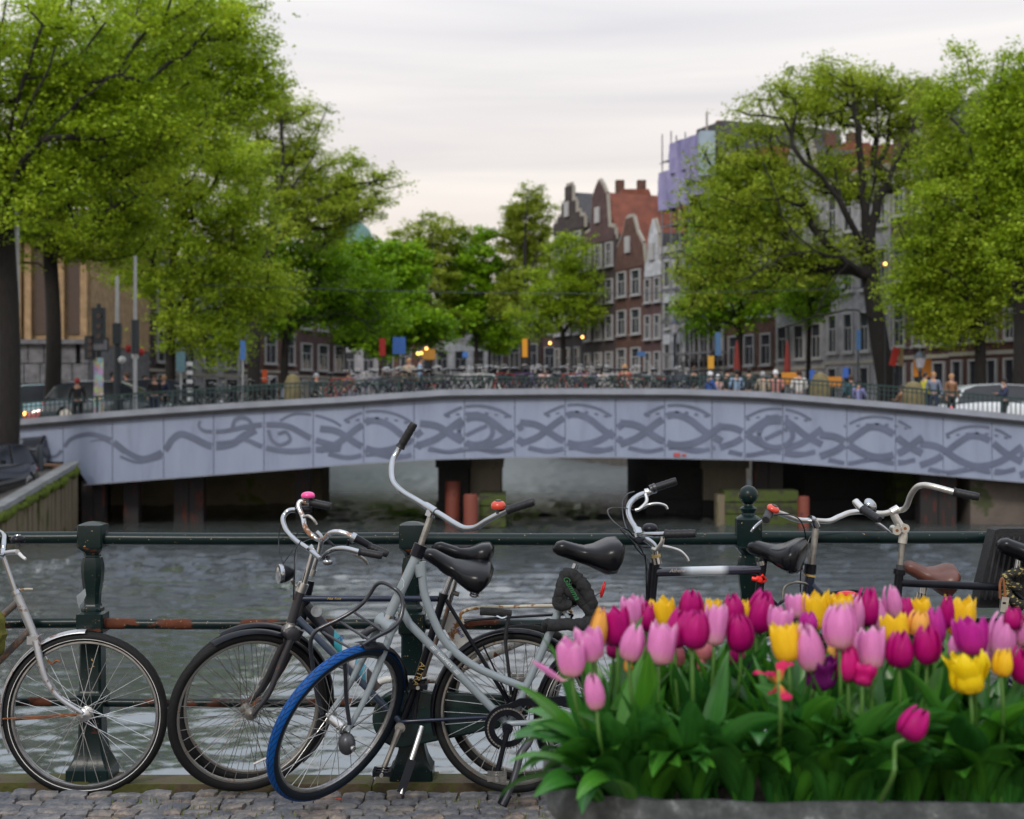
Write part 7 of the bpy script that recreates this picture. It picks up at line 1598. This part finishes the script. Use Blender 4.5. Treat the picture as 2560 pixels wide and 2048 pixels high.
def petal(kind, seed):
    r = random.Random(seed); ph = r.uniform(0, 6); notch = r.uniform(.0, .05)
    def fn(u, v):
        if kind == 'closed': rad = lerp([(0, .05), (.06, .20), (.18, .335), (.38, .40), (.6, .385), (.8, .30), (.93, .20), (1, .13)], u)
        elif kind == 'open': rad = lerp([(0, .05), (.06, .21), (.18, .34), (.4, .40), (.65, .41), (.85, .40), (1, .36)], u)
        elif kind == 'crumple': rad = lerp([(0, .05), (.08, .24), (.25, .38), (.5, .45), (.75, .47), (1, .46)], u) + .05 * math.sin(u * 9 + ph)
        else: rad = lerp([(0, .05), (.1, .20), (.3, .38), (.6, .62), (.85, .88), (1, 1.0)], u)
        wd = lerp([(0, .22), (.1, .62), (.3, .95), (.55, 1.0), (.75, .90), (.88, .64), (.95, .40), (1, .06)], u)
        ang = v * wd * (.80 if kind != 'flare' else .45)
        z = lerp([(0, 0), (.06, .03), (.18, .12), (1, 1)], u) if kind != 'flare' else lerp([(0, 0), (.1, .05), (.4, .34), (.8, .50), (1, .46)], u)
        z -= .05 * v * v * u; rr = rad * (1 - .035 * v * v) + .018 * math.sin(v * 5 + ph) * u + (.020 * (1 - abs(v)) ** 3) * u; z += .02 * math.sin(v * 7 + ph * 2) * u * u
        return rr * math.cos(ang), rr * math.sin(ang), z
    return uvgrid('petal', fn, 12, 8, PET['pink'])
PM = {k: [petal(k, s) for s in range(4)] for k in ('closed', 'open', 'crumple', 'flare')}
def leafmesh(seed, L, Wd, curl, twist, name='leaf'):
    r = random.Random(seed); ph = r.uniform(0, 6)
    def fn(u, v):
        a = R_(78) - curl * u ** 1.5; # elevation falls along the leaf
        # integrate direction
        n = 14; x = z = 0.
        for k in range(int(n * u)): e = R_(80) - curl * ((k + .5) / n) ** 1.4; x += math.cos(e) / n; z += math.sin(e) / n
        fr = n * u - int(n * u); e = R_(80) - curl * ((int(n * u) + .5) / n) ** 1.4; x += math.cos(e) * fr / n; z += math.sin(e) * fr / n
        w = Wd * lerp([(0, .35), (.15, .62), (.38, 1), (.6, .95), (.8, .62), (.93, .26), (1, .01)], u) * .5; tw = twist * u
        off = w * v; dep = .30 * w * v * v + .12 * w * math.sin(u * 8 + ph + (1.5 if v > 0 else 0)) * abs(v)
        nx, nz = -math.sin(e), math.cos(e)
        return x * L + nx * (dep * math.cos(tw) + off * math.sin(tw)), off * math.cos(tw) - dep * math.sin(tw), z * L + nz * (dep * math.cos(tw) + off * math.sin(tw))
    return uvgrid(name, fn, 14, 6, TL)
LUP = [leafmesh(s, rnd.uniform(.24, .33), rnd.uniform(.036, .058), rnd.uniform(.2, .9), rnd.uniform(-.9, .9)) for s in range(9)]
LLOW = [leafmesh(50 + s, rnd.uniform(.24, .33), rnd.uniform(.062, .092), rnd.uniform(1.0, 1.75), rnd.uniform(-1.1, 1.1)) for s in range(11)]
LDRP = [leafmesh(90 + s, rnd.uniform(.30, .37), rnd.uniform(.078, .105), rnd.uniform(1.5, 2.1), rnd.uniform(-.7, .7)) for s in range(5)]
T_ = [ # x, y, w, h (photo px of the bloom), colour, form, label
 (1426, 1641, 72, 92, 'pink', 'open', 'pink tulip with a petal falling open to the left, leftmost in the planter'),
 (1475, 1609, 66, 84, 'pink', 'open', 'pink tulip with pointed open tips just right of the leftmost one'),
 (1486, 1729, 52, 88, 'pink', 'closed', 'low pink tulip standing alone among the leaves at the left end'),
 (1498, 1570, 46, 100, 'orange', 'closed', 'leftmost yellow tulip, behind the pink ones at the left end'),
 (1538, 1563, 68, 102, 'magenta', 'open', 'leftmost tall magenta tulip, right of the first yellow one'),
 (1580, 1525, 56, 74, 'pink', 'open', 'pink tulip at the back above the leftmost magenta one'),
 (1582, 1604, 62, 95, 'pink', 'closed', 'neat closed pink tulip in the front row below the leftmost magenta one'),
 (1617, 1540, 50, 72, 'magenta', 'closed', 'magenta tulip half hidden between two pinks, left of the open yellow one'),
 (1658, 1532, 60, 76, 'yellow', 'open', 'open ragged yellow tulip behind the large front pink one'),
 (1655, 1609, 74, 102, 'pink', 'open', 'large front row pink tulip directly below the ragged yellow one'),
 (1697, 1570, 62, 98, 'magenta', 'closed', 'magenta tulip tucked left of the broad magenta one'),
 (1727, 1510, 58, 78, 'magenta', 'closed', 'magenta tulip at the back top of the first magenta cluster'),
 (1736, 1573, 72, 96, 'magenta', 'closed', 'broad magenta tulip in front of the first magenta cluster'),
 (1792, 1563, 54, 100, 'pink', 'open', 'tall pink tulip with yellow base right of the broad magenta one'),
 (1781, 1522, 42, 50, 'yellow', 'open', 'pale yellow tulip peeping over the tall pink one'),
 (1834, 1522, 54, 74, 'magenta', 'closed', 'back row magenta tulip left of the tallest magenta one'),
 (1846, 1580, 66, 96, 'magenta', 'closed', 'deep magenta egg shaped tulip hanging in front, left of the tallest one'),
 (1864, 1525, 30, 52, 'yellow', 'closed', 'slim yellow tulip between two back row magentas'),
 (1903, 1528, 72, 104, 'magenta', 'closed', 'tallest magenta tulip before the red seat light'),
 (1693, 1637, 36, 52, 'salmon', 'closed', 'small salmon tulip in shade right of the large front pink one'),
 (1760, 1623, 46, 50, 'salmon', 'closed', 'small salmon tulip in shade under the broad magenta one'),
 (1753, 1658, 22, 38, 'salmon', 'closed', 'tiny salmon bud lowest under the magenta cluster'),
 (1841, 1640, 40, 46, 'magenta', 'closed', 'small dark magenta tulip under the egg shaped one'),
 (1535, 1620, 34, 50, 'magenta', 'closed', 'small shaded magenta tulip under the leftmost tall magenta one'),
 (1570, 1664, 22, 32, 'orange', 'closed', 'tiny orange yellow bud low between the first front pinks'),
 (1952, 1549, 60, 62, 'pink', 'open', 'spreading pink tulip just right of the tallest magenta one'),
 (1996, 1514, 58, 62, 'pink', 'open', 'back row pink tulip left of the large yellow one at the rack'),
 (2040, 1525, 62, 92, 'yellow', 'open', 'large yellow tulip with spread tips at the rear rack'),
 (1966, 1605, 72, 96, 'yellow', 'open', 'wide open yellow orange tulip above the flame coloured one'),
 (1938, 1662, 78, 90, 'flame', 'flare', 'fully opened flame red and yellow tulip with drooping petals'),
 (2022, 1616, 76, 118, 'pink', 'closed', 'big pale pink tulip right of the wide open yellow one'),
 (2022, 1553, 44, 48, 'purpink', 'closed', 'small purple tulip peeping over the big pale pink one'),
 (2054, 1683, 70, 84, 'purple', 'crumple', 'dark purple double tulip low in the leaves'),
 (2100, 1563, 74, 112, 'pink', 'closed', 'large pink tulip in the middle of the right cluster'),
 (2142, 1532, 54, 94, 'pink', 'closed', 'pink tulip leaning beside the magenta one at the tail light'),
 (2172, 1517, 52, 96, 'magenta', 'closed', 'magenta tulip standing right of the red tail light'),
 (2103, 1507, 50, 42, 'yellow', 'open', 'yellow tips of a tulip behind the large pink one'),
 (2080, 1627, 24, 46, 'orange', 'closed', 'slim orange yellow bud below the big pink ones'),
 (2119, 1658, 60, 88, 'hot', 'closed', 'bright hot pink tulip low beside the purple double one'),
 (2160, 1687, 50, 54, 'hot', 'crumple', 'crumpled hot pink tulip behind the bright low one'),
 (2181, 1620, 68, 104, 'pink', 'open', 'pale pink tulip with jagged tips above the crumpled hot pink one'),
 (2198, 1537, 44, 86, 'pink', 'closed', 'slender pink tulip right of the tail light magenta'),
 (2233, 1503, 44, 84, 'pink', 'closed', 'pointed pink tulip rising highest at the right'),
 (2240, 1570, 66, 74, 'yellow', 'open', 'round open yellow tulip below the pointed pink one'),
 (2249, 1620, 68, 94, 'magenta', 'closed', 'left one of the two dark magenta tulips in front at the right'),
 (2265, 1525, 50, 62, 'magenta', 'closed', 'magenta tulip behind the pointed pink one'),
 (2297, 1556, 52, 64, 'orange', 'closed', 'apricot tulip between the magentas on the right'),
 (2304, 1517, 46, 46, 'yellow', 'open', 'pink and yellow tips of a tulip behind the apricot one'),
 (2316, 1609, 64, 96, 'magenta', 'closed', 'right one of the two dark magenta tulips in front at the right'),
 (2339, 1563, 48, 94, 'purpink', 'closed', 'purplish pink tulip beside the apricot one'),
 (2367, 1528, 38, 82, 'magenta', 'closed', 'slim magenta tulip left of the spiky yellow one'),
 (2402, 1542, 70, 102, 'yellow', 'open', 'spiky bright yellow tulip high on the right'),
 (2427, 1588, 74, 94, 'purpink', 'open', 'broad purple magenta tulip below the spiky yellow one'),
 (2420, 1680, 80, 104, 'lemon', 'crumple', 'crumpled lemon yellow tulip hanging low on the right'),
 (2506, 1588, 68, 108, 'pink', 'closed', 'tall pink tulip near the right edge'),
 (2471, 1630, 46, 82, 'pink', 'closed', 'narrow pink tulip beside the lemon yellow one'),
 (2508, 1655, 48, 70, 'yellow', 'closed', 'yellow tulip in shade under the tall pink one'),
 (2556, 1658, 62, 100, 'magenta', 'closed', 'magenta tulip cut off by the right edge'),
 (2557, 1577, 50, 72, 'pink', 'closed', 'pink tulip cut off by the right edge above the magenta one'),
 (2288, 1810, 70, 86, 'magenta', 'closed', 'magenta tulip bent over on a broken stem low in the leaves'),
 (2533, 1546, 44, 56, 'magenta', 'closed', 'small back row magenta tulip near the right edge'),
 (2381, 1614, 26, 50, 'pink', 'closed', 'slim pink tulip behind the two dark magentas'),
 (2145, 1602, 32, 46, 'pink', 'closed', 'little pink tulip behind the jagged tipped one'),
 (2640, 1590, 62, 95, 'pink', 'closed', 'pink tulip beyond the right edge'), (2690, 1640, 60, 95, 'yellow', 'closed', 'yellow tulip beyond the right edge'), (2750, 1600, 62, 95, 'magenta', 'closed', 'magenta tulip beyond the right edge'),
]
PN = {k: v for k, v in (('closed', .80), ('open', .80), ('crumple', .86), ('flare', 1.5))}
tr_ = random.Random(21); nleaf = 0
for i, (px, py, w_, h_, col, form, lab) in enumerate(T_):
    front = py > 1598 or w_ > 70
    Yd = {True: 2.90, False: 3.12}[front]
    if py < 1545: Yd = 3.34
    if w_ < 48 and py > 1600: Yd = 3.22
    if (px, py) in ((1486, 1729), (2288, 1810), (2420, 1680), (1938, 1662)): Yd = 2.84
    if (px, py) == (2054, 1683): Yd = 2.92
    if (px, py) == (1938, 1662): Yd = 2.80
    if (px, py) == (2288, 1810): Yd = 2.72
    Yd += tr_.uniform(-.03, .03); sc = Yd / F_PX; Hh = h_ * sc * 1.05; Rx = w_ * sc * 1.04 / PN[form]
    top = at(px, py, Yd); bent = (px, py) == (2288, 1810)
    tilt = R_(34) if bent else R_({1426: -4, 2233: -8, 2142: 8, 1498: 10, 2420: -6}.get(px, tr_.uniform(-12, 12)))
    tiltx = R_(tr_.uniform(-10, 10))
    base_b = top - Vector((math.sin(tilt) * Hh / 2, 0, math.cos(tilt) * Hh / 2))
    bx_ = top.x + tr_.uniform(-.04, .04); by_ = min(max(Yd + tr_.uniform(-.02, .05), 2.95), 3.36)
    if bent: bx_ = at(2225, 1900, Yd).x
    bx_ = max(bx_, .17 + (by_ < 3.0) * .04); root = thing('tulip', lab, 'tulip', (bx_, by_, .772), 'tulips in the stone planter')
    if bent: ps = [Vector((bx_, by_, .74)), at(2228, 1950, Yd), at(2236, 1900, Yd), at(2238, 1862, Yd), at(2255, 1852, Yd), base_b]
    else: ps = [Vector((bx_, by_, .74)), Vector((bx_ * .75 + base_b.x * .25, by_ * .8 + base_b.y * .2, .74 + (base_b.z - .74) * .4)), Vector((base_b.x * .85 + bx_ * .15, base_b.y, .74 + (base_b.z - .74) * .78)), base_b + Vector((0, 0, .004))]
    MB().tube(smooth(ps, 5), [.0050, .0040], 8).build('stem', STEM, root, ang=180)
    a0 = tr_.uniform(0, 60)
    npt = 9 if form == 'crumple' else 6
    for k in range(npt):
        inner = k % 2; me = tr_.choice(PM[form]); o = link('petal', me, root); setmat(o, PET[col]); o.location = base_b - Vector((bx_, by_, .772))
        s_in = .86 if inner else 1.0
        o.rotation_euler = (Matrix.Rotation(tilt, 3, 'Y') @ Matrix.Rotation(tiltx, 3, 'X') @ Matrix.Rotation(R_(a0 + k * 360 / npt), 3, 'Z') @ Matrix.Rotation(tr_.uniform(-.06, .13) * (1 if not inner else .4), 3, 'Y')).to_euler()
        o.scale = (Rx * s_in, Rx * s_in, Hh * tr_.uniform(.93, 1.03))
        if form == 'flare' and k in (1, 4): o.scale = (Rx * .8, Rx, -Hh * .7)
        if px == 1426 and k == 2:     # the fallen-open petal
            o.rotation_euler = (0, 0, 0); o.rotation_euler = Matrix.Rotation(R_(-62), 3, 'Y').to_euler(); o.rotation_euler = (Matrix.Rotation(R_(-52), 3, 'Y') @ Matrix.Rotation(PI, 3, 'Z')).to_euler(); o.scale = (Rx * .9, Rx, Hh * 1.05)
    if form in ('flare', 'open') and front:
        MB().tube([base_b, base_b + Vector((0, 0, Hh * .35))], [.004, .003], 6).build('pistil', M('pistil', (.30, .36, .06), .6), root)
    # leaves
    nl = 5 if not front else 7
    for k in range(nl):
        low = front and k >= 3; me = tr_.choice(LLOW if low else LUP); o = link('leaf', me, root); nleaf += 1
        az = tr_.uniform(-155, -25) if low else tr_.uniform(0, 360)
        s_ = tr_.uniform(.85, 1.1) if low else tr_.uniform(.80, 1.06) * min(1.12, (base_b.z - .74) / .27 + .1)
        if bent: s_ *= .8 if not low else 1
        o.rotation_euler = (tr_.uniform(-.15, .15), tr_.uniform(-.1, .15), R_(az)); o.scale = (s_,) * 3; o.location = (tr_.uniform(-.01, .01), tr_.uniform(-.01, .01), -.005)
# broad leaf rosettes along the front and left end (plants whose flowers are not open)
ros = [(.19, 2.91, -166), (.19, 3.04, -178), (.17, 3.2, 170), (.24, 2.90, -155), (.19, 3.12, 178)]
for k in range(15): ros.append((.30 + k * .093 + tr_.uniform(-.03, .03), tr_.uniform(2.95, 3.03), tr_.uniform(-170, -10)))
pos_l = ['at the far left end hanging over the rim', 'second at the left end pointing left', 'at the back of the left end', 'on the left front corner', 'behind the left front corner'] + [f'at the front rim below {s}' for s in ('the low pink tulip', 'the first yellow tulip', 'the neat closed pink tulip', 'the ragged yellow tulip', 'the first magenta cluster', 'the small salmon tulips', 'the egg shaped magenta tulip', 'the tallest magenta tulip', 'the flame red tulip', 'the purple double tulip', 'the hot pink tulip', 'the bent over tulip', 'the two dark magenta tulips', 'the lemon yellow tulip', 'the right edge pink tulip')]
for i, (x, y, az) in enumerate(ros):
    root = thing('tulip_plant', 'flowerless broad leaved tulip plant ' + pos_l[i], 'tulip leaves', (x, y, .772), 'flowerless tulip plants in the planter')
    for k in range(5 if i < 5 else 4):
        me = tr_.choice(LDRP if (i < 5 or k == 2) else LLOW); o = link('leaf', me, root); o.rotation_euler = (tr_.uniform(-.25, .25), tr_.uniform(.0, .42) if i < 5 else tr_.uniform(-.2, .22), R_(az + (k - (2 if i < 5 else 1.5)) * (24 if i < 5 else 38) + tr_.uniform(-12, 12))); s_ = tr_.uniform(.85, 1.12) * (.76 if i < 5 else 1); o.scale = (s_,) * 3
